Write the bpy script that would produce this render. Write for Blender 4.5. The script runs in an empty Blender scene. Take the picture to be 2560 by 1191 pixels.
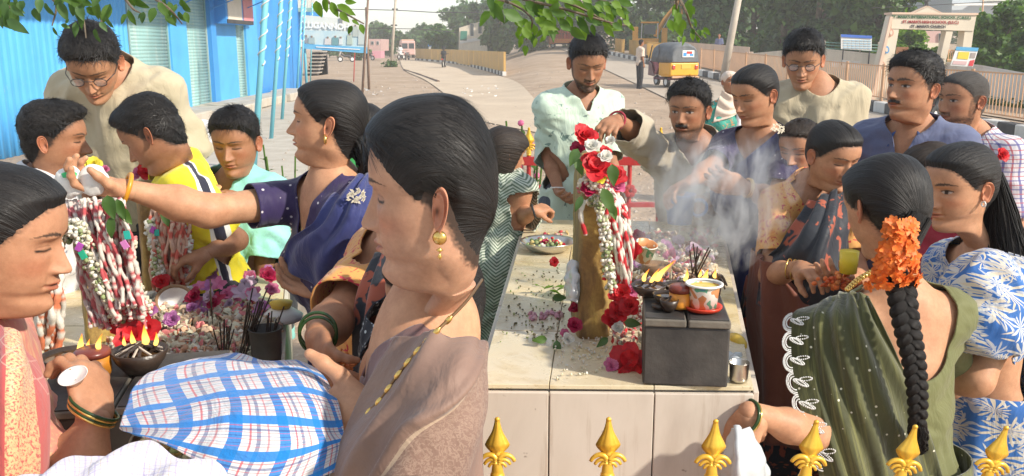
import bpy, bmesh, math, random
import numpy as np
from mathutils import Vector, Matrix
R = math.radians
rnd = random.Random(7)
rng = np.random.default_rng(7)
scene = bpy.context.scene
COL = scene.collection
# ---------------------------------------------------------------- camera, sky, sun, exposure
FPX = 2217.0
PITCH = R(12.3)
CAMZ = 1.70
cam_data = bpy.data.cameras.new('camera')
cam_data.sensor_width = 36.0
cam_data.lens = 36.0 * FPX / 2560.0
cam_data.clip_start = 0.05
cam_data.clip_end = 3000.0
cam = bpy.data.objects.new('camera', cam_data)
cam.location = (0, 0, CAMZ)
cam.rotation_euler = (R(90) - PITCH, 0, 0)
COL.objects.link(cam)
scene.camera = cam
SUN_FROM = Vector((0.80, -0.46, 0.60)).normalized()      # direction towards the sun
world = bpy.data.worlds.new('World')
scene.world = world
world.use_nodes = True
wn = world.node_tree
sky = wn.nodes.new('ShaderNodeTexSky')
sky.sky_type = 'NISHITA'
sky.sun_disc = False
sky.sun_elevation = math.asin(SUN_FROM.z)
sky.sun_rotation = math.atan2(SUN_FROM.x, SUN_FROM.y)
sky.air_density = 1.0
sky.dust_density = .4
sky.ozone_density = 2.0
haze_mix = wn.nodes.new('ShaderNodeMix'); haze_mix.data_type = 'RGBA'      # milky, hazy daylight
haze_mix.inputs[0].default_value = .62; haze_mix.inputs[7].default_value = (2.70, 2.75, 2.60, 1)
wn.links.new(sky.outputs[0], haze_mix.inputs[6]); wn.links.new(haze_mix.outputs[2], wn.nodes['Background'].inputs[0])
wn.nodes['Background'].inputs[1].default_value = 0.12
sun_d = bpy.data.lights.new('sun', 'SUN')
sun_d.energy = 2.45
sun_d.angle = R(2.5)
sun_d.color = (1.0, 0.91, 0.78)
sun = bpy.data.objects.new('sun', sun_d)
sun.rotation_euler = (-SUN_FROM).to_track_quat('-Z', 'Y').to_euler()
COL.objects.link(sun)
scene.view_settings.view_transform = 'Standard'
scene.view_settings.look = 'None'
scene.view_settings.exposure = 1.3
scene.view_settings.gamma = 1.0
scene.view_settings.use_curve_mapping = False
scene.cycles.volume_step_rate = 2.0
scene.cycles.volume_max_steps = 96
scene.cycles.volume_bounces = 1
scene.cycles.transparent_max_bounces = 16
# ---------------------------------------------------------------- photo pixel -> place in the world
SN, CS = math.sin(PITCH), math.cos(PITCH)
def ray(px, py):
 u = (px - 1280.0) / FPX; v = -(py - 595.5) / FPX
 return np.array([u, CS + v * SN, -SN + v * CS])
def P(px, py, Y):
 r = ray(px, py); return np.array([0, 0, CAMZ]) + r * (Y / r[1])
def PZ(px, py, z):
 r = ray(px, py); return np.array([0, 0, CAMZ]) + r * ((z - CAMZ) / r[2])
def PX(px, py, X):
 r = ray(px, py); return np.array([0, 0, CAMZ]) + r * (X / r[0])
def A(*v): return np.array(v, dtype=float)
def nrm(v):
 v = np.asarray(v, float); return v / (np.linalg.norm(v) + 1e-12)
# ---------------------------------------------------------------- materials
MATS = {}
class NT:
 def __init__(s, m): s.n = m.node_tree.nodes; s.l = m.node_tree.links
 def new(s, t, **kw):
  n = s.n.new(t)
  for k, v in kw.items(): setattr(n, k, v)
  return n
 def noise(s, vec, scale, detail=4, rough=0.55, dist=0.0, out='Fac'):
  n = s.new('ShaderNodeTexNoise'); n.inputs['Scale'].default_value = scale
  n.inputs['Detail'].default_value = detail; n.inputs['Roughness'].default_value = rough
  n.inputs['Distortion'].default_value = dist
  if vec is not None: s.l.new(vec, n.inputs['Vector'])
  return n.outputs[out]
 def mapping(s, vec, scale=(1,1,1), rot=(0,0,0), loc=(0,0,0)):
  n = s.new('ShaderNodeMapping'); n.inputs['Scale'].default_value = scale
  n.inputs['Rotation'].default_value = rot; n.inputs['Location'].default_value = loc
  s.l.new(vec, n.inputs['Vector']); return n.outputs[0]
 def ramp(s, fac, stops, interp='LINEAR'):
  n = s.new('ShaderNodeValToRGB'); n.color_ramp.interpolation = interp
  e = n.color_ramp.elements
  while len(e) < len(stops): e.new(0.5)
  for i, (p, c) in enumerate(stops):
   e[i].position = p; e[i].color = (c if len(c) == 4 else (*c, 1)) if hasattr(c, '__len__') else (c, c, c, 1)
  s.l.new(fac, n.inputs[0]); return n.outputs[0]
 def mix(s, fac, a, b, mode='MIX'):
  n = s.new('ShaderNodeMix', data_type='RGBA', blend_type=mode)
  for key, v in ((0, fac), (6, a), (7, b)):
   if hasattr(v, 'links') or isinstance(v, bpy.types.NodeSocket): s.l.new(v, n.inputs[key])
   elif key == 0: n.inputs[0].default_value = v
   else: n.inputs[key].default_value = (*v, 1) if len(v) == 3 else v
  return n.outputs[2]
 def math(s, op, a, b=None, c=None, clamp=False):
  n = s.new('ShaderNodeMath', operation=op); n.use_clamp = clamp
  for i, v in enumerate((a, b, c)):
   if v is None: continue
   if isinstance(v, bpy.types.NodeSocket): s.l.new(v, n.inputs[i])
   else: n.inputs[i].default_value = v
  return n.outputs[0]
 def bump(s, h, strength=0.3, dist=0.01):
  n = s.new('ShaderNodeBump'); n.inputs['Strength'].default_value = strength
  n.inputs['Distance'].default_value = dist; s.l.new(h, n.inputs['Height']); return n.outputs[0]
def mat(name, color=(0.5,0.5,0.5), rough=0.6, fn=None, metal=0.0, spec=0.5, **kw):
 if name in MATS: return MATS[name]
 m = bpy.data.materials.new(name); m.use_nodes = True
 b = m.node_tree.nodes['Principled BSDF']
 b.inputs['Base Color'].default_value = (*color, 1); b.inputs['Roughness'].default_value = rough
 b.inputs['Metallic'].default_value = metal; b.inputs['Specular IOR Level'].default_value = spec
 for k, v in kw.items(): b.inputs[k.replace('_', ' ')].default_value = v
 if fn:
  t = NT(m); tc = t.new('ShaderNodeTexCoord'); fn(t, b, tc)
 MATS[name] = m; return m
def var_mat(name, c1, c2, scale=8, rough=0.7, bump=0.2, bscale=60, metal=0, bdist=0.004, detail=5, **kw):
 """plain surface with mottled colour and fine relief"""
 def fn(t, b, tc):
  o = tc.outputs['Object']
  f = t.noise(o, scale, detail)
  t.l.new(t.ramp(f, [(0.3, c1), (0.7, c2)]), b.inputs['Base Color'])
  t.l.new(t.bump(t.noise(o, bscale, 4), bump, bdist), b.inputs['Normal'])
 return mat(name, c1, rough, fn, metal, **kw)
def attr_mat(name, rough=0.6, bump=0.0, bscale=200, noise_amt=0.12, nscale=30, **kw):
 """colour comes from the mesh attribute 'col' (real colour of the thing), mottled a little"""
 def fn(t, b, tc):
  at = t.new('ShaderNodeAttribute'); at.attribute_name = 'col'
  f = t.noise(tc.outputs['Object'], nscale, 4)
  c = t.mix(1.0, at.outputs['Color'], t.ramp(f, [(0.3, 1 - noise_amt), (0.7, 1.0)]), 'MULTIPLY')
  t.l.new(c, b.inputs['Base Color'])
  if bump: t.l.new(t.bump(t.noise(tc.outputs['Object'], bscale, 3), bump, 0.002), b.inputs['Normal'])
 return mat(name, (1,1,1), rough, fn, **kw)
# ---------------------------------------------------------------- objects
def meta(o, label=None, cat=None, group=None, kind=None):
 if label: o['label'] = label
 if cat: o['category'] = cat
 if group: o['group'] = group
 if kind: o['kind'] = kind
 return o
def thing(name, label, cat, loc=(0,0,0), group=None, rz=0.0, kind=None):
 o = bpy.data.objects.new(name, None); o.empty_display_size = 0.1
 o.location = Vector([float(c) for c in loc]); o.rotation_euler = (0, 0, rz)
 COL.objects.link(o); return meta(o, label, cat, group, kind)
def mesh_from(v, f, smooth=True, uv=None, col=None):
 me = bpy.data.meshes.new('mesh')
 v = np.asarray(v, dtype=np.float32)
 if isinstance(f, np.ndarray):
  n = len(f); k = f.shape[1]
  me.vertices.add(len(v)); me.vertices.foreach_set('co', v.ravel())
  me.loops.add(n * k); me.loops.foreach_set('vertex_index', f.astype(np.int32).ravel())
  me.polygons.add(n); me.polygons.foreach_set('loop_start', np.arange(0, n * k, k, dtype=np.int32))
  try: me.polygons.foreach_set('loop_total', np.full(n, k, dtype=np.int32))
  except Exception: pass
  me.update(calc_edges=True); me.validate()
 else:
  me.from_pydata([tuple(map(float, p)) for p in v], [], f); me.update()
 if smooth: me.polygons.foreach_set('use_smooth', np.ones(len(me.polygons), dtype=bool))
 if col is not None:
  a = me.attributes.new('col', 'FLOAT_COLOR', 'POINT')
  c = np.ones((len(v), 4), dtype=np.float32); c[:, :3] = col
  a.data.foreach_set('color', c.ravel())
 if uv is not None:
  l = me.uv_layers.new(name='UVMap'); idx = np.zeros(len(me.loops), dtype=np.int32)
  me.loops.foreach_get('vertex_index', idx)
  l.data.foreach_set('uv', np.asarray(uv, dtype=np.float32)[idx].ravel())
 return me
def add(name, me, m=None, parent=None, world_verts=True, solid=0.0, loc=None, **kw):
 """link a mesh; with a parent, world-space vertices are moved into the parent's frame"""
 o = bpy.data.objects.new(name, me)
 if m: me.materials.append(m)
 COL.objects.link(o)
 if parent is not None:
  o.parent = parent
  if world_verts:
   mw = parent.matrix_basis
   p = parent.parent
   while p is not None: mw = p.matrix_basis @ mw; p = p.parent
   me.transform(mw.inverted())
 if solid:
  md = o.modifiers.new('thickness', 'SOLIDIFY'); md.thickness = solid; md.offset = 0
 if loc is not None: o.location = loc
 return meta(o, **kw) if kw else o
def copy_tree(o, parent=None):
 c = o.copy(); COL.objects.link(c); c.parent = parent
 for ch in list(o.children): copy_tree(ch, c)
 return c
class MB:
 """collects simple solids into one mesh"""
 def __init__(s): s.v = []; s.f = []; s.c = []
 def addm(s, v, f, c=None):
  n = len(s.v); s.v.extend([tuple(map(float, p)) for p in v]); s.f.extend([tuple(int(i) + n for i in q) for q in f])
  s.c.extend([c if c is not None else (1,1,1)] * len(v)); return s
 def box(s, c, size, rot=None, col=None):
  hx, hy, hz = [k / 2 for k in size]
  v = np.array([(x, y, z) for x in (-hx, hx) for y in (-hy, hy) for z in (-hz, hz)])
  if rot is not None: v = v @ np.array(rot).T
  v = v + np.asarray(c, float)
  return s.addm(v, [(0,1,3,2), (4,6,7,5), (0,4,5,1), (2,3,7,6), (0,2,6,4), (1,5,7,3)], col)
 def tube(s, pts, r, n=8, col=None, cap=True):
  pts = [np.asarray(p, float) for p in pts]; rs = r if hasattr(r, '__len__') else [r] * len(pts)
  V = []; up = None
  for i, p in enumerate(pts):
   t = nrm(pts[min(i + 1, len(pts) - 1)] - pts[max(i - 1, 0)])
   if up is None:
    up = np.cross(t, (0, 0, 1) if abs(t[2]) < 0.9 else (1, 0, 0)); up = nrm(up)
   up = nrm(up - t * np.dot(up, t)); w = np.cross(t, up)
   for k in range(n):
    a = 2 * math.pi * k / n
    V.append(p + rs[i] * (math.cos(a) * up + math.sin(a) * w))
  F = []
  for i in range(len(pts) - 1):
   for k in range(n):
    k2 = (k + 1) % n
    F.append((i*n+k, i*n+k2, (i+1)*n+k2, (i+1)*n+k))
  if cap:
   F.append(tuple(range(n))[::-1]); F.append(tuple((len(pts)-1)*n + k for k in range(n)))
  return s.addm(V, F, col)
 def lathe(s, prof, c=(0,0,0), n=24, axis=(0,0,1), col=None):
  ax = nrm(axis); u = nrm(np.cross(ax, (0, 1, 0) if abs(ax[1]) < 0.9 else (1, 0, 0))); w = np.cross(ax, u)
  c = np.asarray(c, float); V = []; F = []
  for r, h in prof:
   for k in range(n):
    a = 2 * math.pi * k / n
    V.append(c + ax * h + r * (math.cos(a) * u + math.sin(a) * w))
  for i in range(len(prof) - 1):
   for k in range(n):
    k2 = (k + 1) % n; F.append((i*n+k, i*n+k2, (i+1)*n+k2, (i+1)*n+k))
  return s.addm(V, F, col)
 def mesh(s, smooth=False):
  me = bpy.data.meshes.new('mesh'); me.from_pydata(s.v, [], s.f); me.update()
  bm = bmesh.new(); bm.from_mesh(me); bmesh.ops.recalc_face_normals(bm, faces=bm.faces); bm.to_mesh(me); bm.free()
  if smooth: me.polygons.foreach_set('use_smooth', np.ones(len(me.polygons), dtype=bool))
  a = me.attributes.new('col', 'FLOAT_COLOR', 'POINT')
  c = np.ones((len(s.v), 4), dtype=np.float32); c[:, :3] = np.array(s.c); a.data.foreach_set('color', c.ravel())
  return me
 def build(s, name, m, parent=None, smooth=False, solid=0, **kw):
  return add(name, s.mesh(smooth), m, parent, solid=solid, **kw)
# ---------------------------------------------------------------- noise and curves in numpy
_perm = rng.permutation(256); _perm = np.concatenate([_perm, _perm, _perm])
_vals = rng.random(256) * 2 - 1
def vnoise(p):
 p = np.asarray(p, float); i = np.floor(p).astype(int); f = p - i; f = f * f * (3 - 2 * f); i = i & 255
 def h(a, b, c): return _vals[_perm[(_perm[(_perm[(i[..., 0] + a) & 255] + i[..., 1] + b) & 255] + i[..., 2] + c) & 255]]
 x, y, z = f[..., 0], f[..., 1], f[..., 2]
 l = lambda a, b, t: a + (b - a) * t
 return l(l(l(h(0,0,0), h(1,0,0), x), l(h(0,1,0), h(1,1,0), x), y), l(l(h(0,0,1), h(1,0,1), x), l(h(0,1,1), h(1,1,1), x), y), z)
def fbm(p, o=3):
 s = 0; a = 1.0
 for k in range(o): s = s + a * vnoise(np.asarray(p) * 2 ** k + 17.3 * k); a *= 0.5
 return s
def crom(pts, t):
 """Catmull-Rom through pts (n,d) at parameters t in [0,1]"""
 pts = np.asarray(pts, float); n = len(pts) - 1
 x = np.clip(np.asarray(t, float), 0, 1) * n; i = np.minimum(x.astype(int), n - 1); f = (x - i)[..., None]
 g = lambda k: pts[np.clip(k, 0, n)]
 p0, p1, p2, p3 = g(i - 1), g(i), g(i + 1), g(i + 2)
 return 0.5 * (2*p1 + (p2-p0)*f + (2*p0-5*p1+4*p2-p3)*f*f + (3*p1-p0-3*p2+p3)*f*f*f)
def sstep(a, b, x):
 t = np.clip((x - a) / (b - a), 0, 1); return t * t * (3 - 2 * t)
def gfaces(nu, nv, wrapv=False):
 i = np.arange(nu - 1)[:, None]; j = np.arange(nv if wrapv else nv - 1)[None, :]; j2 = (j + 1) % nv
 return np.stack([i*nv + j, i*nv + j2, (i+1)*nv + j2, (i+1)*nv + j], -1).reshape(-1, 4)
def sheet(ctrl, nu=40, nv=40, fold=None, uvs=(1,1)):
 """smooth surface through a grid of control points (rows x cols x 3); fold(u,v,p,n)->offset along normal"""
 ctrl = np.asarray(ctrl, float); u = np.linspace(0, 1, nu); v = np.linspace(0, 1, nv)
 rows = np.stack([crom(c, v) for c in ctrl])                # rows x nv x 3
 g = np.stack([crom(rows[:, j], u) for j in range(nv)], 1)    # nu x nv x 3
 U, V = np.meshgrid(u, v, indexing='ij')
 if fold is not None:
  n = np.cross(np.gradient(g, axis=0), np.gradient(g, axis=1)); n /= np.linalg.norm(n, axis=-1, keepdims=True) + 1e-9
  g = g + n * fold(U, V, g)[..., None]
 return mesh_from(g.reshape(-1, 3), gfaces(nu, nv), uv=np.stack([V * uvs[0], U * uvs[1]], -1).reshape(-1, 2))
# ---------------------------------------------------------------- smooth solids: signed distances + surface nets
def rcone(a, b, r1, r2, k=0.02): return ('c', A(*a), A(*b), r1, r2, k)
def ell(c, rad, basis=None, k=0.03): return ('e', A(*c), A(*rad), np.eye(3) if basis is None else np.array(basis, float), 0, k)
def prim_box(p):
 if p[0] == 'c':
  lo = np.minimum(p[1] - p[3], p[2] - p[4]); hi = np.maximum(p[1] + p[3], p[2] + p[4]); return lo, hi
 e = np.sqrt(((p[3] * p[2][:, None]) ** 2).sum(0)); return p[1] - e, p[1] + e
def prim_dist(p, X):
 if p[0] == 'c':
  a, b, r1, r2 = p[1:5]; ba = b - a; L = ba @ ba
  q = X - a; t = np.clip((q @ ba) / (L + 1e-12), 0, 1)
  return np.linalg.norm(q - t[..., None] * ba, axis=-1) - (r1 + (r2 - r1) * t)
 q = (X - p[1]) @ p[3].T                       # rows of basis are the local axes
 k0 = np.linalg.norm(q / p[2], axis=-1); k1 = np.linalg.norm(q / (p[2] ** 2), axis=-1)
 return k0 * (k0 - 1) / (k1 + 1e-9)
def solid_sdf(prims, h, off=0.0, disp=None, lo=None, hi=None, sub=()):
 bb = [prim_box(p) for p in prims]
 l = np.min([b[0] for b in bb], 0) - off - 3 * h - 0.01; u = np.max([b[1] for b in bb], 0) + off + 3 * h + 0.01
 if lo is not None: l = np.maximum(l, lo)
 if hi is not None: u = np.minimum(u, hi)
 n = np.ceil((u - l) / h).astype(int) + 1
 ax = [l[i] + h * np.arange(n[i]) for i in range(3)]
 D = np.full(n, 1.0, dtype=np.float32)
 for p in prims:
  pl, pu = prim_box(p); m = off + p[5] + 3 * h
  s = []
  for i in range(3):
   i0 = max(0, int((pl[i] - m - l[i]) / h)); i1 = min(n[i], int((pu[i] + m - l[i]) / h) + 2); s.append(slice(i0, max(i1, i0)))
  if any(q.stop - q.start < 1 for q in s): continue
  X = np.stack(np.meshgrid(ax[0][s[0]], ax[1][s[1]], ax[2][s[2]], indexing='ij'), -1)
  d = prim_dist(p, X); e = D[tuple(s)]; k = p[5]
  hh = np.maximum(k - np.abs(d - e), 0) / k
  D[tuple(s)] = np.minimum(d, e) - hh * hh * k * 0.25
 D -= off
 return D, l, h
def surfnet(D, l, h):
 S = D < 0; nx, ny, nz = D.shape
 c = [S[i:nx-1+i, j:ny-1+j, k:nz-1+k] for i in (0,1) for j in (0,1) for k in (0,1)]
 cnt = sum(x.astype(np.int8) for x in c); act = (cnt > 0) & (cnt < 8)
 idx = np.full(act.shape, -1, dtype=np.int64); I = np.argwhere(act); idx[act] = np.arange(len(I))
 acc = np.zeros((len(I), 3)); num = np.zeros(len(I))
 corner = [(i, j, k) for i in (0,1) for j in (0,1) for k in (0,1)]
 for a in range(8):
  for b in range(a + 1, 8):
   ca, cb = corner[a], corner[b]
   if sum(abs(ca[t] - cb[t]) for t in range(3)) != 1: continue
   da = D[I[:,0]+ca[0], I[:,1]+ca[1], I[:,2]+ca[2]].astype(float); db = D[I[:,0]+cb[0], I[:,1]+cb[1], I[:,2]+cb[2]].astype(float)
   m = (da < 0) != (db < 0); t = np.where(m, da / np.where(m, da - db, 1), 0)
   pos = np.array(ca) + t[:, None] * (np.array(cb) - np.array(ca))
   acc += pos * m[:, None]; num += m
 v = l + h * (I + acc / num[:, None])
 F = []
 for d in range(3):
  a1, a2 = [(1,2), (2,0), (0,1)][d]
  sl0 = [slice(None)] * 3; sl1 = [slice(None)] * 3; sl0[d] = slice(0, -1); sl1[d] = slice(1, None)
  s0, s1 = S[tuple(sl0)], S[tuple(sl1)]
  E = np.argwhere(s0 != s1)
  E = E[(E[:, a1] > 0) & (E[:, a2] > 0) & (E[:, a1] < D.shape[a1] - 1) & (E[:, a2] < D.shape[a2] - 1)]
  if not len(E): continue
  o1 = np.zeros(3, int); o1[a1] = 1; o2 = np.zeros(3, int); o2[a2] = 1
  q = [idx[tuple((E - o).T)] for o in (o1 + o2, o2, 0 * o1, o1)]
  q = np.stack(q, 1); flip = ~s0[tuple(E.T)]
  q[flip] = q[flip][:, ::-1]; F.append(q)
 F = np.concatenate(F); F = F[(F >= 0).all(1)]
 return v, F
def blob(prims, h, off=0.0):
 return surfnet(*solid_sdf(prims, h, off))
def vnormals(v, f):
 n = np.zeros_like(v); a = v[f]; fn = np.cross(a[:, 2] - a[:, 0], a[:, 3] - a[:, 1])
 for k in range(4): np.add.at(n, f[:, k], fn)
 return n / (np.linalg.norm(n, axis=1, keepdims=True) + 1e-12)
def keep(v, f, vm):
 """drop faces whose vertices are all outside the mask"""
 f = f[vm[f].all(1)]; used = np.zeros(len(v), bool); used[f.ravel()] = True
 r = np.cumsum(used) - 1; return used, r[f]
def trim(v, f, sc):
 """cut a mesh along the zero line of sc (positive stays) with a clean edge"""
 pos = sc > 0; fk = f[pos[f].any(1)]; nv = v.copy(); acc = np.zeros_like(v); num = np.zeros(len(v))
 for a, b in ((0,1),(1,2),(2,3),(3,0),(0,2),(1,3)):
  for i, j in ((fk[:, a], fk[:, b]), (fk[:, b], fk[:, a])):
   m = (~pos[i]) & pos[j]; ii, jj = i[m], j[m]
   t = (sc[jj] / (sc[jj] - sc[ii] + 1e-9)).clip(0, 1)[:, None]
   np.add.at(acc, ii, v[jj] + (v[ii] - v[jj]) * t); np.add.at(num, ii, 1)
 m = num > 0; nv[m] = acc[m] / num[m][:, None]
 used = np.zeros(len(v), bool); used[fk.ravel()] = True; r = np.cumsum(used) - 1
 return used, nv[used], r[fk]
def joinm(parts):
 V = []; F = []; C = []; n = 0
 for v, f, c in parts:
  V.append(v); F.append(f + n); C.append(np.broadcast_to(c, (len(v), 3))); n += len(v)
 return np.concatenate(V), np.concatenate(F), np.concatenate(C)
# ---------------------------------------------------------------- heads
_F = [(-.05,1.0),(.12,.985),(.26,.925),(.345,.84),(.385,.75),(.397,.66),(.378,.585),(.372,.50),(.372,.42),(.385,.345),(.398,.28),(.390,.215),(.362,.165),(.385,.09),(.352,.02),(.27,-.02),(.16,-.035),(.04,-.075),(-.01,-.2),(.0,-.35),(.04,-.55)]
_B = [(-.05,1.0),(-.2,.985),(-.33,.92),(-.42,.82),(-.46,.72),(-.47,.61),(-.46,.51),(-.44,.42),(-.41,.34),(-.375,.27),(-.345,.2),(-.325,.14),(-.315,.08),(-.31,.02),(-.31,-.04),(-.31,-.1),(-.315,-.16),(-.32,-.22),(-.33,-.30),(-.35,-.42),(-.38,-.6)]
_S = [(-.05,1.0,0),(-.05,.975,.14),(-.05,.91,.24),(-.05,.82,.31),(-.04,.72,.34),(-.03,.63,.345),(-.02,.55,.338),(-.01,.47,.33),(0,.40,.32),(0,.33,.305),(0,.27,.288),(0,.21,.268),(0,.155,.24),(-.01,.10,.213),(-.05,.04,.192),(-.08,-.02,.18),(-.11,-.08,.175),(-.13,-.14,.175),(-.15,-.22,.18),(-.16,-.34,.20),(-.17,-.55,.24)]
def frame(yaw, pitch=0, roll=0):
 """rows: right, forward, up. yaw 0 looks away from the camera (+Y), 90 looks left (-X), 180 faces the camera; pitch>0 looks up"""
 m = Matrix.Rotation(R(yaw), 3, 'Z') @ Matrix.Rotation(R(pitch), 3, 'X') @ Matrix.Rotation(R(roll), 3, 'Y')
 return np.array(m).T
HL = {  # hairline: forward limit of the hair at each height
 'pulled': ([-.3,.0,.06,.15,.25,.36,.44,.50,.54,.60,.68,.76,.82,.86,.9], [-.9,-.6,-.30,-.22,-.18,-.13,-.075,.0,.075,.125,.19,.25,.30,.40,.9]),
 'short':  ([-.3,.08,.14,.2,.28,.38,.44,.49,.53,.60,.68,.76,.82,.86,.90], [-.9,-.6,-.32,-.24,-.19,-.14,-.02,.03,.055,.085,.15,.22,.28,.36,.9]),
 'bob':    ([-.4,-.14,-.12,0,.1,.3,.45,.6,.7,.75,.8,.9], [-.9,-.6,.0,.06,.10,.13,.16,.20,.28,.36,.6,.9]),
}
def head_grid(nr, nc, o):
 # denser rows over the face
 w = np.interp(np.linspace(0, 1, 400), [0,.12,.22,.66,.74,1], [.8,.8,1.6,1.6,.9,.7]); cw = np.cumsum(w); cw = (cw - cw[0]) / (cw[-1] - cw[0])
 t = np.interp(np.linspace(0, 1, nr), cw, np.linspace(0, 1, 400))
 F, B, S = crom(np.array(_F), t), crom(np.array(_B), t), crom(np.array(_S), t)
 jaw = np.exp(-((S[:, 1] - .17) / .14) ** 2) * (S[:,1] < .6)
 S[:, 2] = S[:, 2] * (1 + o.get('jaw', 0) * jaw) * o.get('wide', 1.0)
 neck = sstep(.0, -.15, S[:, 1]) * 1.0
 nk = o.get('neck', 1.0); S[:, 2] *= 1 + (nk - 1) * neck
 F[:, 0] = F[:, 0] - .13 * 0 + (nk - 1) * neck * .12; B[:, 0] -= (nk - 1) * neck * .1
 a = np.linspace(0, 2 * np.pi, nc, endpoint=False)
 a = a - .42 * np.sin(a) * .9          # denser at the front
 c = np.cos(a)[None]; s = np.sin(a)[None]
 fr = (c >= 0)
 nn = 2.25 - .45 * jaw[:, None]; e = 2 / nn
 cc = np.sign(c) * np.abs(c) ** np.where(fr, e, 1.0); ss = np.sign(s) * np.abs(s) ** np.where(fr, e, .95)
 x = S[:, 2:3] * ss
 E = np.where(fr, 1, 0)
 y = S[:, 0:1] + np.where(fr, (F[:, 0:1] - S[:, 0:1]), (S[:, 0:1] - B[:, 0:1])) * cc
 z = S[:, 1:2] + np.where(fr, (F[:, 1:2] - S[:, 1:2]), (B[:, 1:2] - S[:, 1:2])) * np.abs(cc)
 return x, y, z, t, a
def head_mesh(nr=120, nc=120, **o):
 """local head, chin at z=0, crown at z=1, looking along +y.  returns verts, faces, colour, grid info"""
 x, y, z, t, a = head_grid(nr, nc, o)
 base = np.stack([x, y, z], -1)
 g = lambda cx, cz, sx, sz: np.exp(-((x - cx) / sx) ** 2 - ((z - cz) / sz) ** 2)
 fm = sstep(.05, .22, y)
 prof = o.get('nose', 1.0)
 nz = [.30,.325,.335,.345,.36,.385,.41,.45,.50,.54,.58,.62]; nh = np.array([0,.012,.05,.088,.116,.126,.116,.088,.055,.030,.012,.0]) * prof
 nw = [.03,.035,.042,.045,.048,.046,.042,.038,.035,.036,.04,.04]
 h = np.interp(z, nz, nh); w = np.interp(z, nz, nw) * o.get('nosew', 1.0)
 d = h * np.exp(-np.abs(x / w) ** 2.2)
 for sx in (-1, 1):
  d = d + .048 * g(sx * .058 * o.get('nosew', 1), .362, .026, .026) * prof
  d = d - .020 * g(sx * .028, .336, .014, .010)                       # nostril
  d = d - .052 * g(sx * .135, .545, .075, .043)                       # socket
  d = d + .036 * g(sx * .140, .540, .048, .034)                       # lid and eyeball
  d = d - .010 * g(sx * .140, .503, .06, .010)
  d = d + .018 * g(sx * .12, .622, .085, .026) * o.get('brow', 1.0)
  d = d + .020 * g(sx * .20, .44, .09, .07) * (1 + o.get('cheek', 0))
  d = d - .012 * g(sx * .095, .30, .02, .05)                          # fold beside the mouth
  d = d - .016 * g(sx * .098, .246, .022, .020)
 lp = o.get('lips', 1.0)
 d = d + .028 * lp * np.exp(-((z - (.272 - .5 * x * x)) / .015) ** 2 - (x / .075) ** 2)
 d = d + .032 * lp * np.exp(-((z - (.222 + .6 * x * x)) / .018) ** 2 - (x / .066) ** 2)
 d = d - (.020 + .02 * o.get('open', 0)) * np.exp(-((z - .247) / .0075) ** 2 - (x / .085) ** 2)
 d = d + .010 * g(0, .30, .05, .03) - .007 * g(0, .31, .012, .02)
 d = d + .018 * g(0, .085, .07, .05)
 y = y + d * fm
 bt = o.get('double', 0)
 z = z - bt * .05 * np.exp(-((y - .15) / .14) ** 2 - (x / .16) ** 2 - ((z + .03) / .06) ** 2)
 v = np.stack([x, y, z], -1)
 # colours
 sk = np.array(o.get('skin', (.42, .24, .15)))
 col = np.ones(v.shape) * sk
 def paint(c, m):
  nonlocal col
  m = np.clip(m, 0, 1)[..., None]; col = col * (1 - m) + np.array(c) * m
 front = sstep(.1, .2, y)
 paint(sk * (1.12, .8, .78), .5 * (g(.2, .40, .1, .07) + g(-.2, .40, .1, .07)) * front)
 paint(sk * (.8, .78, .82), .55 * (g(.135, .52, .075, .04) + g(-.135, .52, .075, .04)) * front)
 if o.get('hl'):
  hz, hy = HL[o['hl']]; s_ = np.interp(z, hz, hy) + o.get('line', 0) - y
  paint((.02,.015,.013), .93 * sstep(-.055, .02, s_ + .03 * vnoise(np.stack([x * 70, y * 70, z * 70], -1))))
 lipc = np.array(o.get('lipc', sk * (.85, .52, .52)))
 lm = np.exp(-((z - .247) / .036) ** 6 - (np.abs(x) / (.092)) ** 6) * (np.abs(z - .247) < .048 * (1 - (x / .1) ** 2).clip(0))
 paint(lipc, .85 * lm * front)
 paint(sk * .25, .8 * np.exp(-((z - .247) / .0055) ** 2 - (x / .08) ** 6) * front)
 for sx in (-1, 1):
  paint(sk * .12, .95 * g(sx * .027, .334, .013, .008) * front)
  bx = np.abs(x - sx * .145); by = z - (.628 + .02 * (1 - (bx / .1) ** 2) * 1)
  tn = .012 * (o.get('browt', 1.0)) * np.interp(sx * x, [.04,.08,.16,.24], [.7,1.15,1,.3])
  nz2 = 1 + .35 * vnoise(np.stack([x * 160, z * 60, y * 0], -1))
  paint((.02,.013,.01), .9 * sstep(1.35, .6, np.abs(by) / tn * nz2) * sstep(.125, .105, bx) * front)
  if o.get('eyes_open'):
   ex = sx * x - .142; ez = z - .538; k = (ex / .062) ** 2 + (ez / (.021 * (1 - .3 * (ex / .06) ** 2).clip(.3))) ** 2
   paint((.50,.46,.42), .9 * sstep(1.15, .85, k) * front); paint((.02,.012,.01), .97 * sstep(1.2, .8, ((ex + o.get('gaze', 0)) / .026) ** 2 + (ez / .026) ** 2) * (k < 1.2) * front)
   paint((.012,.008,.006), .95 * sstep(.012, .004, np.abs(z - (.561 - 3.0 * ex ** 2))) * sstep(.080, .066, np.abs(ex)) * front)
  else:
   ly = z - (.520 + .9 * (sx * x - .14) ** 2)
   paint((.012,.008,.006), .97 * sstep(.0125, .004, np.abs(ly)) * sstep(.080, .066, np.abs(sx * x - .142)) * front)
   cy = z - (.556 - 2.2 * (sx * x - .14) ** 2)
   paint(sk * .45, .6 * sstep(.008, .002, np.abs(cy)) * sstep(.075, .06, np.abs(sx * x - .142)) * front)
 bd = o.get('beard', 0)
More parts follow.
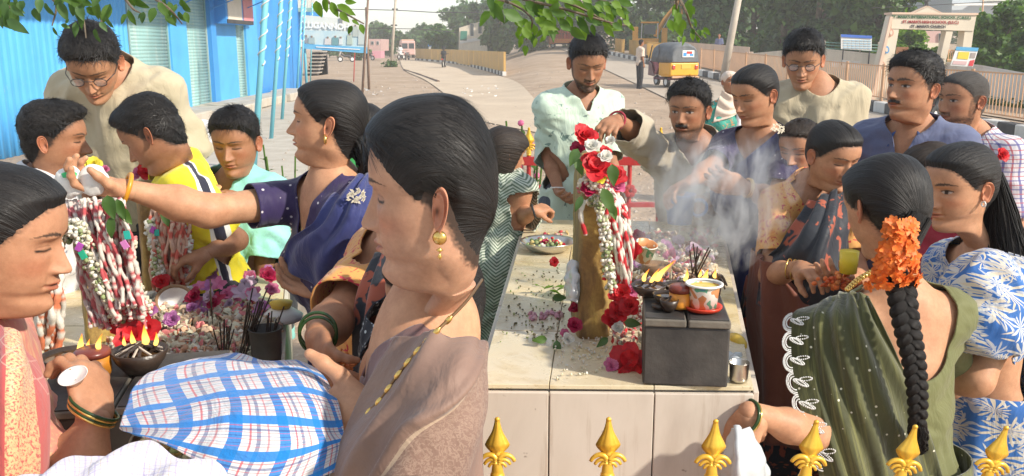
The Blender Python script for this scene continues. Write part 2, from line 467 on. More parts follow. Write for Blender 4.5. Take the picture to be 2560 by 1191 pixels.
 if bd:
  m = sstep(.36, .27, z + .25 * np.maximum(0, .30 - np.abs(x) * 1.0) * 0) * sstep(-.07, .0, z)
  m = m * (y > -.02) * (1 - .9 * lm)
  sideb = sstep(.62, .5, z) * (np.abs(x) > .27) * (y > -.02) * (y < .12)
  mous = sstep(.055, .02, np.abs(z - .302)) * (np.abs(x) < .12)
  low = sstep(.30, .2, z + .35 * np.maximum(0, .2 - np.abs(x)))
  mm = np.maximum(np.maximum(m * np.maximum(low, mous), sideb * .8), mous * front)
  nz3 = .8 + .4 * vnoise(v * 90)
  paint((.022,.016,.013), bd * mm * nz3 * (1 - .95 * lm)); y = y + .012 * (bd > .7) * mm * fm; v = np.stack([x, y, z], -1)
 if o.get('moustache'):
  mous = sstep(.034, .020, np.abs(z - .302 + .35 * np.abs(x) * (np.abs(x) > .06) * .5)) * sstep(.135, .105, np.abs(x)) * front * sstep(.003, .012, np.abs(x) + .012)
  paint((.014,.010,.008), .97 * mous); y = y + .022 * mous; v = np.stack([x, y, z], -1)
 dp, bk_ = o.get('deep', 1.0), o.get('backs', 1.0)
 def dz_(v): v = v.copy(); v[..., 1] *= dp * np.where((v[..., 1] < 0) & (v[..., 2] > -.1), bk_, 1.0); return v
 v = dz_(v); f = gfaces(nr, nc, True)[:, ::-1]
 info = dict(base=v.copy(), t=t, a=a, nr=nr, nc=nc)
 parts = [(v.reshape(-1, 3), f, col.reshape(-1, 3))]
 # ears
 er = o.get('ear', 1.0)
 for sx in (-1, 1):
  rr = np.linspace(0, 1, 22); ph = np.linspace(0, 2 * np.pi, 44, endpoint=False)
  Rr, Ph = np.meshgrid(rr, ph, indexing='ij')
  ca, sa = np.cos(Ph), np.sin(Ph)
  aa = Rr * ca * (.074 + .016 * sa) * np.where(ca < 0, .85, 1.0); bb = Rr * sa * np.where(sa > 0, .125, .128)
  hh = .022 * np.exp(-((Rr - .90) / .075) ** 2) * sstep(-1.0, -.6, sa + .8 * (ca > 0)) * np.where((ca < -.3) & (sa < .35), .35, 1)
  hh = hh - .024 * np.exp(-((aa + .008) / .033) ** 2 - ((bb + .012) / .05) ** 2)
  hh = hh + .017 * np.exp(-((np.hypot((aa + .012) / .050, (bb - .0) / .085) - 1) / .17) ** 2) * (ca > -.5)
  hh = hh - .012 * np.exp(-((np.hypot((aa + .004) / .062, bb / .102) - 1) / .09) ** 2) * (sa > -.3)
  hh = hh + .022 * np.exp(-((aa + .056) / .016) ** 2 - ((bb + .018) / .028) ** 2)      # tragus
  hh = hh + .012 * np.exp(-((aa) / .04) ** 2 - ((bb + .105) / .03) ** 2)
  fl = (aa + .062)                       # distance from the hinge
  cx = .335 * o.get('wide', 1.0)
  px_ = cx + .004 + hh * .9 + fl * o.get('flare', .45); py_ = -.028 - fl * .88 + .0 * bb + .05 * bb * 0; pz_ = .475 + bb
  py_ = py_ - .22 * bb
  top = np.stack([sx * px_, py_ + .012, pz_], -1)
  bk = top[-1].copy(); rings = [top]
  mid = bk.copy(); mid[:, 0] -= sx * .022; mid[:, 1] += (bk[:, 1] < -.07) * .01
  inn = bk * .55 + np.array([sx * (cx - .05), -.06, .46]) * .45
  rings += [mid[None], inn[None]]
  ev = np.concatenate([r if r.ndim == 3 else r[None] for r in rings], 0)
  ev = (ev - np.array([sx * cx, -.04, .47])) * er + np.array([sx * cx, -.04, .47])
  ef = gfaces(ev.shape[0], 44, True)
  if sx > 0: ef = ef[:, ::-1]
  ec = np.ones(ev.shape) * sk * (1.08, .86, .82)
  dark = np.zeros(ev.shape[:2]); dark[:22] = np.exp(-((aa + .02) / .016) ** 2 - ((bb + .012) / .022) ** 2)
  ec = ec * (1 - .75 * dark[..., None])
  parts.append((dz_(ev).reshape(-1, 3), ef, ec.reshape(-1, 3)))
 return parts, info
class HeadT:
 """places a local head in the world: size, head frame and centre, and the neck base it grows from"""
 def __init__(s, centre, size, fr, neck, tfr, neck_local=(0, -.15, -.50)):
  s.M = fr; s.size = size; s.c = A(*centre) - size * (A(0, -.03, .5) @ fr)
  s.T = tfr; s.n = A(*neck) - size * (A(*neck_local) @ tfr)
 def __call__(s, p, rigid=False):
  a = s.c + s.size * (p @ s.M)
  if rigid: return a
  b = s.n + s.size * (p @ s.T)
  zz = p[..., 2] + .25 * (p[..., 1] < 0) * (-p[..., 1]) * 0
  k = sstep(.10, -.30, p[..., 1]); w = (sstep(-.50, .0, zz) * (1 - k) + sstep(-.55, .14, zz) * k)[..., None]
  return b * (1 - w) + a * w
def hair_shell(info, fn, strand=90):
 """hair cap grown from the head surface; fn(x,y,z)-> thickness (negative: no hair)"""
 v = info['base']; x, y, z = v[..., 0], v[..., 1], v[..., 2]
 th = fn(x, y, z)
 du = np.gradient(v, axis=0); dv = np.roll(v, -1, 1) - np.roll(v, 1, 1)
 n = np.cross(dv, du); n /= np.linalg.norm(n, axis=-1, keepdims=True) + 1e-9
 c = np.array([0, -.04, .55]); s = np.sign(((v - c) * n).sum(-1, keepdims=True)); n = n * s
 n[0] = (0, 0, 1)
 return v, n, th
# ---------------------------------------------------------------- hair
def streak_hair(name, c1, c2, rough=0.42):
 def fn(t, b, tc):
  uv = t.mapping(tc.outputs['UV'], (130, 2.6, 1))
  f = t.noise(uv, 1.0, 5, .65); f2 = t.noise(t.mapping(tc.outputs['UV'], (14, 1.5, 1)), 1.0, 3)
  c = t.ramp(t.math('ADD', t.math('MULTIPLY', f, .7), t.math('MULTIPLY', f2, .3)), [(.36, c1), (.66, c2)])
  t.l.new(c, b.inputs['Base Color'])
  t.l.new(t.bump(f, 1.0, .004), b.inputs['Normal'])
  t.l.new(t.ramp(f2, [(.3, rough - .08), (.7, rough + .14)]), b.inputs['Roughness'])
 return mat(name, c1, rough, fn, spec=.38)
HAIR = streak_hair('hair_black', (.0035,.003,.0032), (.016,.013,.012), .50)
HAIRB = streak_hair('hair_brown', (.008,.005,.004), (.040,.026,.018), .52)
HAIRG = streak_hair('hair_greying', (.03,.026,.024), (.10,.09,.082), .6)
def hair_cap(info, style='pulled', T=.035, top=0.0, back=0.0, bun=(0,-.45,.42), part=None, frizz=1.0, seed=0, front=0.0, line=0.0, long_back=0.0, side=0.0):
 hz, hy = HL[style]
 b = A(*bun)
 def fn(x, y, z):
  lim = np.interp(z, hz, hy) + line
  s = lim - y + .006 * vnoise(np.stack([x * 60, y * 20 + seed, z * 60], -1))
  if style == 'short': th = T * (.35 + .65 * sstep(.50, .80, z)) * sstep(-.01, .13, s) ** .8
  elif style == 'bob': th = T * sstep(-.005, .06, s)
  else: th = T * sstep(-.005, .24, s) ** .75
  th = th + top * sstep(.7, 1.0, z) * (s > 0) * sstep(0, .1, s) + back * sstep(-.1, -.4, y) * sstep(0, .1, s) * sstep(.1, .4, z)
  th = th + front * sstep(.05, .3, y) * sstep(.78, .9, z) * sstep(0, .06, s)
  th = th + side * sstep(.12,.3,np.abs(x)) * sstep(0,.1,s)
  if part is not None: th = th - .016 * np.exp(-((x - part) / .012) ** 2) * (y > -.15) * (s > 0)
  ph = np.arctan2(x, z - b[2]) if style != 'short' else (x * 2.5 + z * 1.5)
  th = th + (s > 0) * T * .055 * frizz * (vnoise(np.stack([ph * 22, y * 3 + seed, x * 0], -1)) + .5 * vnoise(np.stack([ph * 55, y * 4, x * 0 + seed], -1)))
  if style == 'short': th = th + sstep(.0, .1, s) * T * .30 * fbm(np.stack([x * 13, y * 11 + seed, z * 13], -1), 3)
  if style != 'bob': e_ = np.exp(-((y + .045) / .085) ** 4 - ((z - .49) / .135) ** 4) * (np.abs(x) > .2); th = th * (1 - e_) - .012 * e_
  return np.where(s > 0, th, -.05 * sstep(0, -.06, s))
 v, n, th = hair_shell(info, fn)
 p = v + n * th[..., None]
 return p, n, th
def hair_uv(p, style, b):
 x, y, z = p[..., 0], p[..., 1], p[..., 2]
 if style == 'short': return np.stack([x * 1.2 + .25 * z + .1 * np.sin(z * 9), y + z], -1)
 u = np.arctan2(x, z - b[2] + .02) / 6.28; return np.stack([u, np.hypot(y - b[1], 0)], -1)
def add_hair(o, parent, HT, info, style='pulled', m=None, blades=900, bun=(0,-.45,.42), lift=.02, blen=.10, **k):
 m = m or HAIR
 p, n, th = hair_cap(info, style, bun=bun, **k)
 nr, nc = info['nr'], info['nc']
 uv = hair_uv(p, style, bun).reshape(-1, 2)
 V = p.reshape(-1, 3); F = gfaces(nr, nc, True)[:, ::-1]
 vm = (th.ravel() > -.04); used, F2 = keep(V, F, vm); V2 = V[used]; uv2 = uv[used]
 # blades: single hairs lying on the cap
 r = np.random.default_rng(int(abs(HT.c[0]) * 1000) + 3)
 ok = np.argwhere((th > .4 * k.get('T', .035)) & (info['base'][..., 2] > .02)); ok = ok[(ok[:, 0] < nr - 3)]
 BV = []; BF = []; BU = []
 if len(ok) and blades:
  wgt = 1.0; pick = ok[r.integers(0, len(ok), blades)]
  q = p[pick[:, 0], pick[:, 1]]; nn = n[pick[:, 0], pick[:, 1]]
  if style == 'short': d = np.stack([.35 * q[:, 0] + r.normal(0, .3, len(q)), q[:, 1] * .4 + .30 + r.normal(0, .3, len(q)), -.2 + .0 * q[:, 2] + r.normal(0, .25, len(q))], -1)
  elif style == 'bob': d = np.stack([q[:, 0] * .4, q[:, 1] * .3, -1 + 0 * q[:, 2]], -1) + r.normal(0, .08, q.shape)
  else: d = A(*bun) - q + r.normal(0, .03, q.shape)
  d -= nn * (d * nn).sum(1, keepdims=True); d /= np.linalg.norm(d, axis=1, keepdims=True) + 1e-9
  L = blen * r.uniform(.5, 1.3, (len(q), 1)); pxw = .28 * np.linalg.norm(HT.c - A(0, 0, CAMZ)) / 887 / HT.size; w = np.cross(d, nn) * np.maximum(r.uniform(.0012, .0028, (len(q), 1)), pxw * r.uniform(.5, 1.3, (len(q), 1)))
  lf = lift * r.uniform(.2, 1.0, (len(q), 1))
  k0 = -.004
  for s_, (tt, hh) in enumerate(((0, 0), (.5, .6), (1, 1))):
   c_ = q + d * L * tt + nn * (k0 + lf * hh * (1 if style == 'short' else .35)) - nn * (L * tt) ** 2 * (1.2 if style != 'short' else .6)
   ww = w * (1 - tt * .85)
   BV.append(np.stack([c_ - ww, c_ + ww], 1))
  BV = np.stack(BV, 1).reshape(-1, 3); n0 = len(V2)
  i = np.arange(len(q))[:, None] * 6
  for a0 in (0, 2): BF.append(np.concatenate([i + a0, i + a0 + 1, i + a0 + 3, i + a0 + 2], 1) + n0)
  bu = np.repeat(r.random((len(q), 1)), 6, 0); BU = np.concatenate([bu, np.tile([[0],[0],[.1],[.1],[.2],[.2]], (len(q), 1))], 1)
  V2 = np.concatenate([V2, BV]); F2 = np.concatenate([F2] + BF); uv2 = np.concatenate([uv2, BU])
 W = HT(V2, rigid=(style != 'bobx'))
 return add('hair', mesh_from(W, F2, uv=uv2), m, parent)
def hair_tail(parent, pts, rad, m=None, name='hair_strands', strands=60, r_s=.004, wave=.006, seed=1, body=True, flat=1.0):
 """loose bundle of hair along a path: a grooved core and single locks"""
 m = m or HAIR; pts = np.array(pts, float); r = np.random.default_rng(seed)
 nu, nv = 50, 26; u = np.linspace(0, 1, nu); c = crom(pts, u); rd = crom(np.array(rad, float)[:, None], u)[:, 0]
 T_ = np.gradient(c, axis=0); T_ /= np.linalg.norm(T_, axis=1, keepdims=True)
 ref = A(0, 1, 0); X = np.cross(T_, ref); X /= np.linalg.norm(X, axis=1, keepdims=True) + 1e-9; Y = np.cross(X, T_)
 a = np.linspace(0, 2 * np.pi, nv, endpoint=False)
 g = 1 + .10 * vnoise(np.stack(np.meshgrid(u * 3, np.sin(a) * 5 + np.cos(a) * 3 + seed, indexing='ij') + [np.zeros((nu, nv))], -1))
 V = c[:, None] + (rd[:, None] * g)[..., None] * (np.cos(a)[None, :, None] * X[:, None] + flat * np.sin(a)[None, :, None] * Y[:, None])
 V = V.reshape(-1, 3); F = gfaces(nu, nv, True)
 U = np.stack(np.meshgrid(u * 1.5, a / 6.28, indexing='ij'), -1)[..., ::-1].reshape(-1, 2)
 VV = [V] if body else []; FF = [F] if body else []; UU = [U] if body else []; n0 = len(V) if body else 0
 ns = 26; us = np.linspace(0, 1, ns); cs = crom(pts, us); Xs = X[(us * (nu - 1)).astype(int)]; Ys = Y[(us * (nu - 1)).astype(int)]; rs = np.interp(us, u, rd)
 for k in range(strands):
  a0 = r.random() * 6.28; q = .9 + .35 * r.random(); ph = r.random() * 6.28; fr = r.uniform(1.5, 3.5)
  off = (np.cos(a0 + .3 * np.sin(us * 3 + ph))[:, None] * Xs + flat * np.sin(a0 + .3 * np.sin(us * 3 + ph))[:, None] * Ys) * (rs * q)[:, None]
  cc = cs + off + wave * np.sin(us * 6.28 * fr + ph)[:, None] * Xs * us[:, None]
  wv = (r_s * (1 - us ** 3 * .8))[:, None]
  tri = [cc + wv * Xs, cc - wv * Xs * .5 + wv * Ys, cc - wv * Xs * .5 - wv * Ys]
  VV.append(np.stack(tri, 1).reshape(-1, 3)); FF.append(gfaces(ns, 3, True) + n0); n0 += ns * 3
  UU.append(np.stack([np.repeat(r.random() + 0 * us, 3) + np.tile([0, .01, .02], ns), np.repeat(us, 3)], -1))
 return add(name, mesh_from(np.concatenate(VV), np.concatenate(FF), uv=np.concatenate(UU)), m, parent)
# ---------------------------------------------------------------- bodies
def skin_mat(name):
 def fn(t, b, tc):
  at = t.new('ShaderNodeAttribute'); at.attribute_name = 'col'; o = tc.outputs['Object']
  f = t.noise(o, 25, 5, .6); c = t.mix(1.0, at.outputs['Color'], t.ramp(f, [(0.3, (.80,.72,.68)), (0.7, (1.08,1.06,1.05))]), 'MULTIPLY'); c = t.mix(1.0, c, t.ramp(t.noise(o, 160, 3, .7), [(.3, (.92,.90,.89)), (.65, 1.03)]), 'MULTIPLY')
  t.l.new(c, b.inputs['Base Color'])
  t.l.new(t.bump(t.noise(o, 330, 4, .7), .22, .0012), b.inputs['Normal'])
  t.l.new(t.ramp(t.noise(o, 14, 3), [(.3, .52), (.7, .68)]), b.inputs['Roughness'])
  b.inputs['Subsurface Weight'].default_value = .12; b.inputs['Subsurface Radius'].default_value = (.012, .004, .002)
  b.inputs['Subsurface Scale'].default_value = .6
 return mat(name, (.4,.25,.16), .45, fn, spec=.42)
SKIN = skin_mat('skin')
def hand_prims(w, d, n, side, size=1.0, curl=(.5,.5,.5,.6), thumb=(.5,.4), spread=.12, fd=None):
 fd = nrm(d if fd is None else fd)
 """w wrist, d pointing direction, n out of the palm; side +1 when the thumb lies on cross(d,n) side"""
 d = nrm(d); n = nrm(n - d * np.dot(n, d)); t = np.cross(d, n) * side      # towards the thumb
 s = size; P_ = []
 pc = w + d * .045 * s
 P_.append(rcone(w - fd * .05 * s, w + d * .01 * s, .0245 * s, .022 * s, .02))
 P_.append(ell(pc + d * .006, (.040 * s, .050 * s, .0155 * s), [t, d, n], .016))
 P_.append(rcone(w + t * .012 * s + d * .01 * s + n * .004, pc + t * .022 * s + d * .005 * s + n * .010 * s, .016 * s, .017 * s, .014))
 L = [.074, .083, .077, .060]; o = [.030, .010, -.011, -.031]; rr = [.0088, .0090, .0085, .0076]
 for i in range(4):
  b = pc + d * (.040 - abs(o[i]) * .25 + .004) * s + t * o[i] * s
  dd = nrm(d + t * spread * (o[i] / .03)); c = curl[i] if hasattr(curl, '__len__') else curl
  p = b; ang = c * .75
  for j, (fr, ad) in enumerate(((.46, 0), (.30, 1.15), (.24, .8))):
   ang += ad * c; v = dd * math.cos(ang) + n * math.sin(ang); q = p + v * L[i] * fr * s
   P_.append(rcone(p, q, rr[i] * s * (1.04 - .08 * j), rr[i] * s * (.98 - .10 * j), .006 if j else .010)); p = q
 tb = w + d * .018 * s + t * .026 * s + n * .008 * s; v = nrm(d * .75 + t * (.75 * (1 - thumb[0]) + .1) + n * (.25 + .7 * thumb[0]))
 q = tb + v * .042 * s; P_.append(rcone(tb, q, .0135 * s, .0110 * s, .012))
 v2 = nrm(v + d * .25 - t * .5 * thumb[1] + n * .35 * thumb[1]); q2 = q + v2 * .030 * s; P_.append(rcone(q, q2, .0108 * s, .0100 * s, .006))
 v3 = nrm(v2 + d * .1 - t * .4 * thumb[1]); P_.append(rcone(q2, q2 + v3 * .022 * s, .0100 * s, .0078 * s, .006))
 return P_
class Person:
 def __init__(s, label, N, yaw, lean=0, scale=1.0, female=False, girth=1.0, skin=(.42,.24,.15), h=.012, group=None, foot=None, shw=1.0, roll=0, turn=None, hip=None, bust=1.0):
  s.N = A(*N); s.s = scale; s.fem = female; s.g = girth; s.skin = np.array(skin); s.h = h
  s.T = frame(yaw, -lean, roll); s.r, s.f, s.u = s.T; s.yaw = yaw
  s.pel = s.N - s.u * .50 * scale if hip is None else A(*hip);
  if foot is None: foot = (s.pel[0], s.pel[1], 0)
  s.foot = A(*foot); s.flat = frame(yaw)
  s.root = thing('person', label, 'person', (foot[0], foot[1], 0), group)
  k = scale; g = girth; r, f, u = s.T; N_ = s.N; sw = (.146 if not female else .130) * k * shw
  s.sh = [N_ - r * sw - u * .050 * k, N_ + r * sw - u * .050 * k]     # 0 left, 1 right
  B = [r, f, u]; T = []
  T.append(rcone(N_ - u * .03 * k - f * .0, N_ + u * .05 * k, .052 * k, .041 * k, .05))
  for sh in s.sh:
   T.append(rcone(N_ + u * .005 * k - f * .012 * k, sh, .048 * k, .048 * k * g ** .5, .05)); T.append(ell(sh, (.049 * k * g ** .5,) * 3, None, .05))
  T.append(ell(N_ - u * .155 * k + f * .005, (.148 * k * g * (.93 if female else 1), .098 * k * g, .175 * k), B, .06))
  mid = N_ * .35 + s.pel * .65
  T.append(ell(mid + f * .012 * g, (.138 * k * g * (.93 if female else 1.02), .102 * k * g, .16 * k), B, .06))
  T.append(ell(s.pel - f * .01, (.165 * k * g * (1.03 if female else .95), .122 * k * g, .135 * k), [s.flat[0], s.flat[1], s.flat[2]], .06))
  if female:
   for q in (-1, 1): T.append(ell(N_ - u * .215 * k + f * .078 * k * g + r * q * .072 * k, (.072 * k * bust, .066 * k * bust, .070 * k * bust), B, .05))
  s.torso = T
  L = []
  for q in (-1, 1):
   hp = s.pel + s.flat[0] * q * .085 * k - A(0, 0, .04); an = A(s.foot[0], s.foot[1], .085) + s.flat[0] * q * .085 * k
   kn = (hp + an) / 2 + s.flat[1] * .02
   L += [rcone(hp, kn, .085 * k * g, .058 * k, .03), rcone(kn, an, .056 * k, .036 * k, .03), rcone(an - A(0, 0, .045), an - A(0, 0, .055) + s.flat[1] * .15 * k, .036 * k, .028 * k, .03)]
  s.legs = L; s.arms = [None, None]; s.hands = []; s.parts = []; s.ends = {}
 def arm(s, i, elbow, wrist, d=None, n=None, curl=.5, thumb=(.5,.4), hs=1.0, thumbside=None, thick=1.0, spread=.12, hh=.0032):
  k = s.s; e = A(*elbow); w = A(*wrist); g = s.g ** .5 * thick; sh = s.sh[i]
  s.arms[i] = (sh, e, w)
  s.armp = getattr(s, 'armp', {}); fd = nrm(w - e)
  s.armp[i] = [rcone(sh, e, .046 * k * g, .034 * k * g, .03), rcone(e, e * .62 + w * .38, .0335 * k * g, .0345 * k * g, .03), rcone(e * .62 + w * .38, w, .0345 * k * g, .0235 * k, .03)]
  d = nrm(w - e) if d is None else nrm(d); n = A(0, 0, -1) if n is None else A(*n)
  if thumbside is None: thumbside = 1 if i == 0 else -1      # sign relative to cross(d, n)
  s.hands.append((hand_prims(w, d, n, thumbside, k * hs, curl, thumb, spread, fd), hh))
  return s
 def head(s, c, size=.222, yaw=None, pitch=0, roll=0, nr=110, nc=110, hair=None, neck_r=1.0, **o):
  size *= .93
  fr = frame(s.yaw if yaw is None else yaw, pitch, roll)
  if c is None: c = s.N + s.u * .205 * (size / .222) + s.f * .03
  o.setdefault('skin', tuple(s.skin)); o['neck'] = neck_r; o.setdefault('hl', 'pulled' if s.fem else 'short')
  parts, info = head_mesh(nr, nc, **o)
  s.HT = HeadT(c, size, fr, s.N + s.f * 0, s.T); s.info = info; s.hfr = fr; s.hsize = size
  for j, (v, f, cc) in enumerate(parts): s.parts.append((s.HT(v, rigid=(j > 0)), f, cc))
  return s
 def loc(s, p): return s.HT(A(*p)[None], rigid=True)[0]
 def body(s, arm_h=.007, legs=True, clip=None):
  for i in (0, 1):
   if s.arms[i] is None: s.arm(i, s.sh[i] - s.u * .27 * s.s + s.r * (.05 if i else -.05), s.sh[i] - s.u * .27 * s.s - A(0, 0, .24 * s.s) + s.flat[1] * .06 + s.r * (.03 if i else -.03), curl=.4, n=-s.r if i else s.r, hh=.006)
  v, f = blob(s.torso + [a for i in (0, 1) for a in s.armp[i][:1]] + (s.legs if legs else []), s.h); s.parts.append((v, f, s.skin))
  for i in (0, 1):
   v, f = blob(s.armp[i], arm_h); s.parts.append((v, f, s.skin))
  for hp, hh in s.hands:
   v, f = blob(hp, hh); c = np.ones((len(v), 1)) * s.skin; s.parts.append((v, f, c))
  V, F, C = joinm(s.parts)
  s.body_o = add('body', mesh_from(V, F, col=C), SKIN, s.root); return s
 def hair(s, **k): s.hair_o = add_hair(None, s.root, s.HT, s.info, **k); return s
 def q(s, v): d = v - s.N; return np.stack([d @ s.r, d @ s.f, d @ s.u], -1) / s.s
 def W(s, r, f, u): return s.N + (s.r * r + s.f * f + s.u * u) * s.s
 def garment(s, name, m, off=.012, sleeves=(.7,.7), flare=.008, cut=None, h=.010, wr=.006, wscale=9, bottom=-.55, torso=True, col=None, stretch=(1,1,1), seed=0, extra=(), hem=1.0, **kw):
  pr = list(s.torso) if torso else []
  ends = []
  for i in (0, 1):
   fr = sleeves[i]
   if fr <= 0: continue
   sh, e, w = s.arms[i]; g = s.g ** .5
   if fr <= 1:
    en = sh + (e - sh) * fr; pr.append(rcone(sh, en + (e - sh) * .08, .047 * s.s * g, (.046 - .012 * fr) * s.s * g + flare, .03)); ends.append((en, nrm(e - sh)))
   else:
    en = e + (w - e) * (fr - 1); pr.append(rcone(sh, e, .047 * s.s * g, .036 * s.s * g + flare, .03)); pr.append(rcone(e, en + (w - e) * .06, .036 * s.s * g + flare, (.035 - .012 * (fr - 1)) * s.s * g + flare, .025)); ends.append((en, nrm(w - e)))
  pr += list(extra)
  if bottom < -.62: pr += [rcone(s.pel, s.pel - A(0, 0, (-.5 - bottom) * s.s), .15 * s.s * s.g, .17 * s.s * s.g * hem, .06)]
  v, f = blob(pr, h, off)
  n = vnormals(v, f); q = s.q(v)
  st = q * np.array(stretch) * wscale + seed
  nz = fbm(st + 1.2 * vnoise(q * 5 + 3)[:, None], 3); nz = 1 - 2.2 * np.abs(nz)
  v = v + n * (wr * nz)[:, None]
  sc = np.ones(len(v))
  for en, d in ends:
   ad = np.min([prim_dist(a_, v) for a_ in s.armp[0] + s.armp[1]], 0) if 'ad' not in locals() else ad
   td = np.min([prim_dist(a_, v) for a_ in s.torso if a_[0] == 'e' and a_[2][0] > .1 * s.s] + [np.full(len(v), 1.)], 0) if 'td' not in locals() else td
   near = np.linalg.norm(v - en, axis=1) < .15 * s.s
   sc = np.where(near, np.minimum(sc, -((v - en) @ d) + 5 * np.maximum(0, ad - td - .004)), sc)
  bz = (s.pel[2] + (bottom + .5) * s.s)
  sc = np.where(np.hypot(v[:, 0] - s.pel[0], v[:, 1] - s.pel[1]) < .45, np.minimum(sc, v[:, 2] - bz), sc)
  if cut is not None: sc = np.minimum(sc, cut(q, v))
  used, V, F = trim(v, f, sc)
  o = add(name, mesh_from(V, F, uv=np.stack([np.arctan2(q[used][:, 0], q[used][:, 1]) * .13, q[used][:, 2]], -1)), m, s.root, solid=.003, **kw); return o
 def skirt(s, name, m, rt=.16, rb=.28, top=None, zb=.06, folds=14, amp=.02, n=96, nu=24, **kw):
  t = s.pel + A(0, 0, .12) if top is None else A(*top); u = np.linspace(0, 1, nu)[:, None]; a = np.linspace(0, 2 * np.pi, n, endpoint=False)[None]
  c = t[None] * (1 - u) + A(s.foot[0], s.foot[1], zb)[None] * u
  rr = (rt + (rb - rt) * u) * (1 + 0 * a) + amp * u ** .6 * np.sin(a * folds + 2 * np.sin(a * 3 + 1)) + amp * .5 * u * np.sin(a * 5 + 2)
  X = np.cos(a) * rr * s.s; Y = np.sin(a) * rr * s.s * .78
  V = c[:, None] + X[..., None] * s.flat[0] + Y[..., None] * s.flat[1]
  UV = np.stack([a / 6.28 + 0 * u, u + 0 * a], -1).reshape(-1, 2)
  return add(name, mesh_from(V.reshape(-1, 3), gfaces(nu, n, True), uv=UV), m, s.root, solid=.004, **kw)
# ---------------------------------------------------------------- shared materials
M_DIRT = None
def _ground(t, b, tc):
 o = tc.outputs['Object']
 big = t.noise(o, .35, 5, .6); mid = t.noise(o, 2.2, 6, .65); fine = t.noise(o, 26, 4, .7)
 c = t.ramp(big, [(.30, (.38,.275,.195)), (.5, (.46,.345,.25)), (.70, (.52,.40,.30))])
 c = t.mix(1.0, c, t.ramp(mid, [(.25, .72), (.6, 1.0), (.8, 1.12)]), 'MULTIPLY')
 v = t.new('ShaderNodeTexVoronoi'); v.inputs['Scale'].default_value = 19; t.l.new(o, v.inputs['Vector'])
 c = t.mix(t.ramp(v.outputs['Distance'], [(.06, .55), (.16, 0)]), c, (.50,.46,.40))
 c = t.mix(1.0, c, t.ramp(fine, [(.3, .78), (.7, 1.12)]), 'MULTIPLY')
 t.l.new(c, b.inputs['Base Color'])
 h = t.math('ADD', t.math('MULTIPLY', fine, .5), t.math('ADD', mid, t.math('MULTIPLY', v.outputs['Distance'], -.5)))
 t.l.new(t.bump(h, .9, .03), b.inputs['Normal'])
M_DIRT = mat('dirt', (.4,.33,.25), .92, _ground, spec=.2)
def _road(t, b, tc):
 o = tc.outputs['Object']; f = t.noise(t.mapping(o, (.35, .06, 1)), 1.5, 6, .65); g = t.noise(o, 30, 4, .7)
 c = t.ramp(f, [(.3, (.40,.335,.27)), (.7, (.50,.425,.345))]); c = t.mix(1.0, c, t.ramp(g, [(.3, .84), (.7, 1.08)]), 'MULTIPLY')
 t.l.new(c, b.inputs['Base Color']); t.l.new(t.bump(g, .5, .01), b.inputs['Normal'])
M_ROAD = mat('dusty_asphalt', (.3,.27,.24), .88, _road, spec=.25)
def _proad(t, b, tc):
 o = tc.outputs['Object']; f = t.noise(o, .6, 6, .65); g = t.noise(o, 22, 4, .7)
 c = t.ramp(f, [(.3, (.48,.38,.28)), (.7, (.60,.49,.37))]); c = t.mix(1.0, c, t.ramp(g, [(.3, .86), (.7, 1.06)]), 'MULTIPLY')
 t.l.new(c, b.inputs['Base Color']); t.l.new(t.bump(g, .5, .01), b.inputs['Normal'])
M_PALE = mat('pale_road', (.5,.43,.35), .9, _proad, spec=.2)
def _paint(name, c, worn, rough=.5, scale=3.0, amt=(.60, .72), streak=(3, 3, .6)):
 def fn(t, b, tc):
  o = tc.outputs['Object']; f = t.noise(t.mapping(o, streak), scale, 6, .7); g = t.noise(o, 1.3, 3)
  col = t.mix(1.0, (*c, 1), t.ramp(g, [(.3, .86), (.7, 1.06)]), 'MULTIPLY')
  t.l.new(t.mix(t.ramp(f, [(amt[0], 0), (amt[1], 1)]), col, (*worn, 1)), b.inputs['Base Color'])
  t.l.new(t.bump(f, .25, .01), b.inputs['Normal'])
 return mat(name, c, rough, fn)
M_BLUE = _paint('blue_paint', (.085,.40,.80), (.42,.60,.75), .5, 5, (.66, .73))
M_BLUE2 = _paint('deep_blue_paint', (.05,.28,.68), (.2,.34,.6), .5, 3, (.64, .75))
M_SHUT = _paint('shutter_green_grey', (.25,.43,.42), (.44,.52,.48), .5, 2, (.5, .7), (4, 4, .4))
M_CONC = var_mat('concrete', (.40,.35,.28), (.52,.47,.40), 3, .9, .5, 40, bdist=.01)
M_CREAM = _paint('cream_wall_paint', (.66,.58,.46), (.45,.37,.28), .8, 2.2, (.60, .74), (1, 1, .25))
M_WHITEW = _paint('white_wash', (.66,.64,.60), (.40,.37,.33), .8, 1.8, (.58, .75), (1, 1, .25))
M_ORAIL = _paint('orange_rail_paint', (.62,.36,.20), (.35,.19,.11), .6, 6)
M_PEACH = _paint('peach_plaster', (.68,.50,.38), (.5,.35,.26), .8, 2)
M_YEL = _paint('yellow_barrier_paint', (.55,.33,.09), (.36,.22,.10), .6, 3, (.55, .7))
M_SKY_PIPE = _paint('light_blue_pipe', (.17,.52,.62), (.30,.36,.36), .5, 5, (.62, .74))
M_RED = _paint('red_rail_paint', (.46,.035,.035), (.25,.06,.04), .45, 8, (.62,.72))
M_RUST = var_mat('rusty_metal', (.16,.10,.07), (.26,.17,.12), 12, .8, .4, 60)
M_POLEC = var_mat('weathered_concrete_pole', (.42,.36,.29), (.52,.45,.37), 4, .85, .4, 30)
M_DGREY = var_mat('dark_grey_metal', (.035,.035,.04), (.07,.068,.07), 6, .6, .3, 50)
M_BLACK = var_mat('black_rubber', (.012,.012,.012), (.03,.03,.03), 9, .7, .2, 50)
M_WHITE = var_mat('white_plastic', (.72,.71,.68), (.80,.79,.76), 6, .45, .1, 50)
M_PINKB = _paint('pink_building_paint', (.55,.36,.33), (.40,.28,.25), .8, 1)
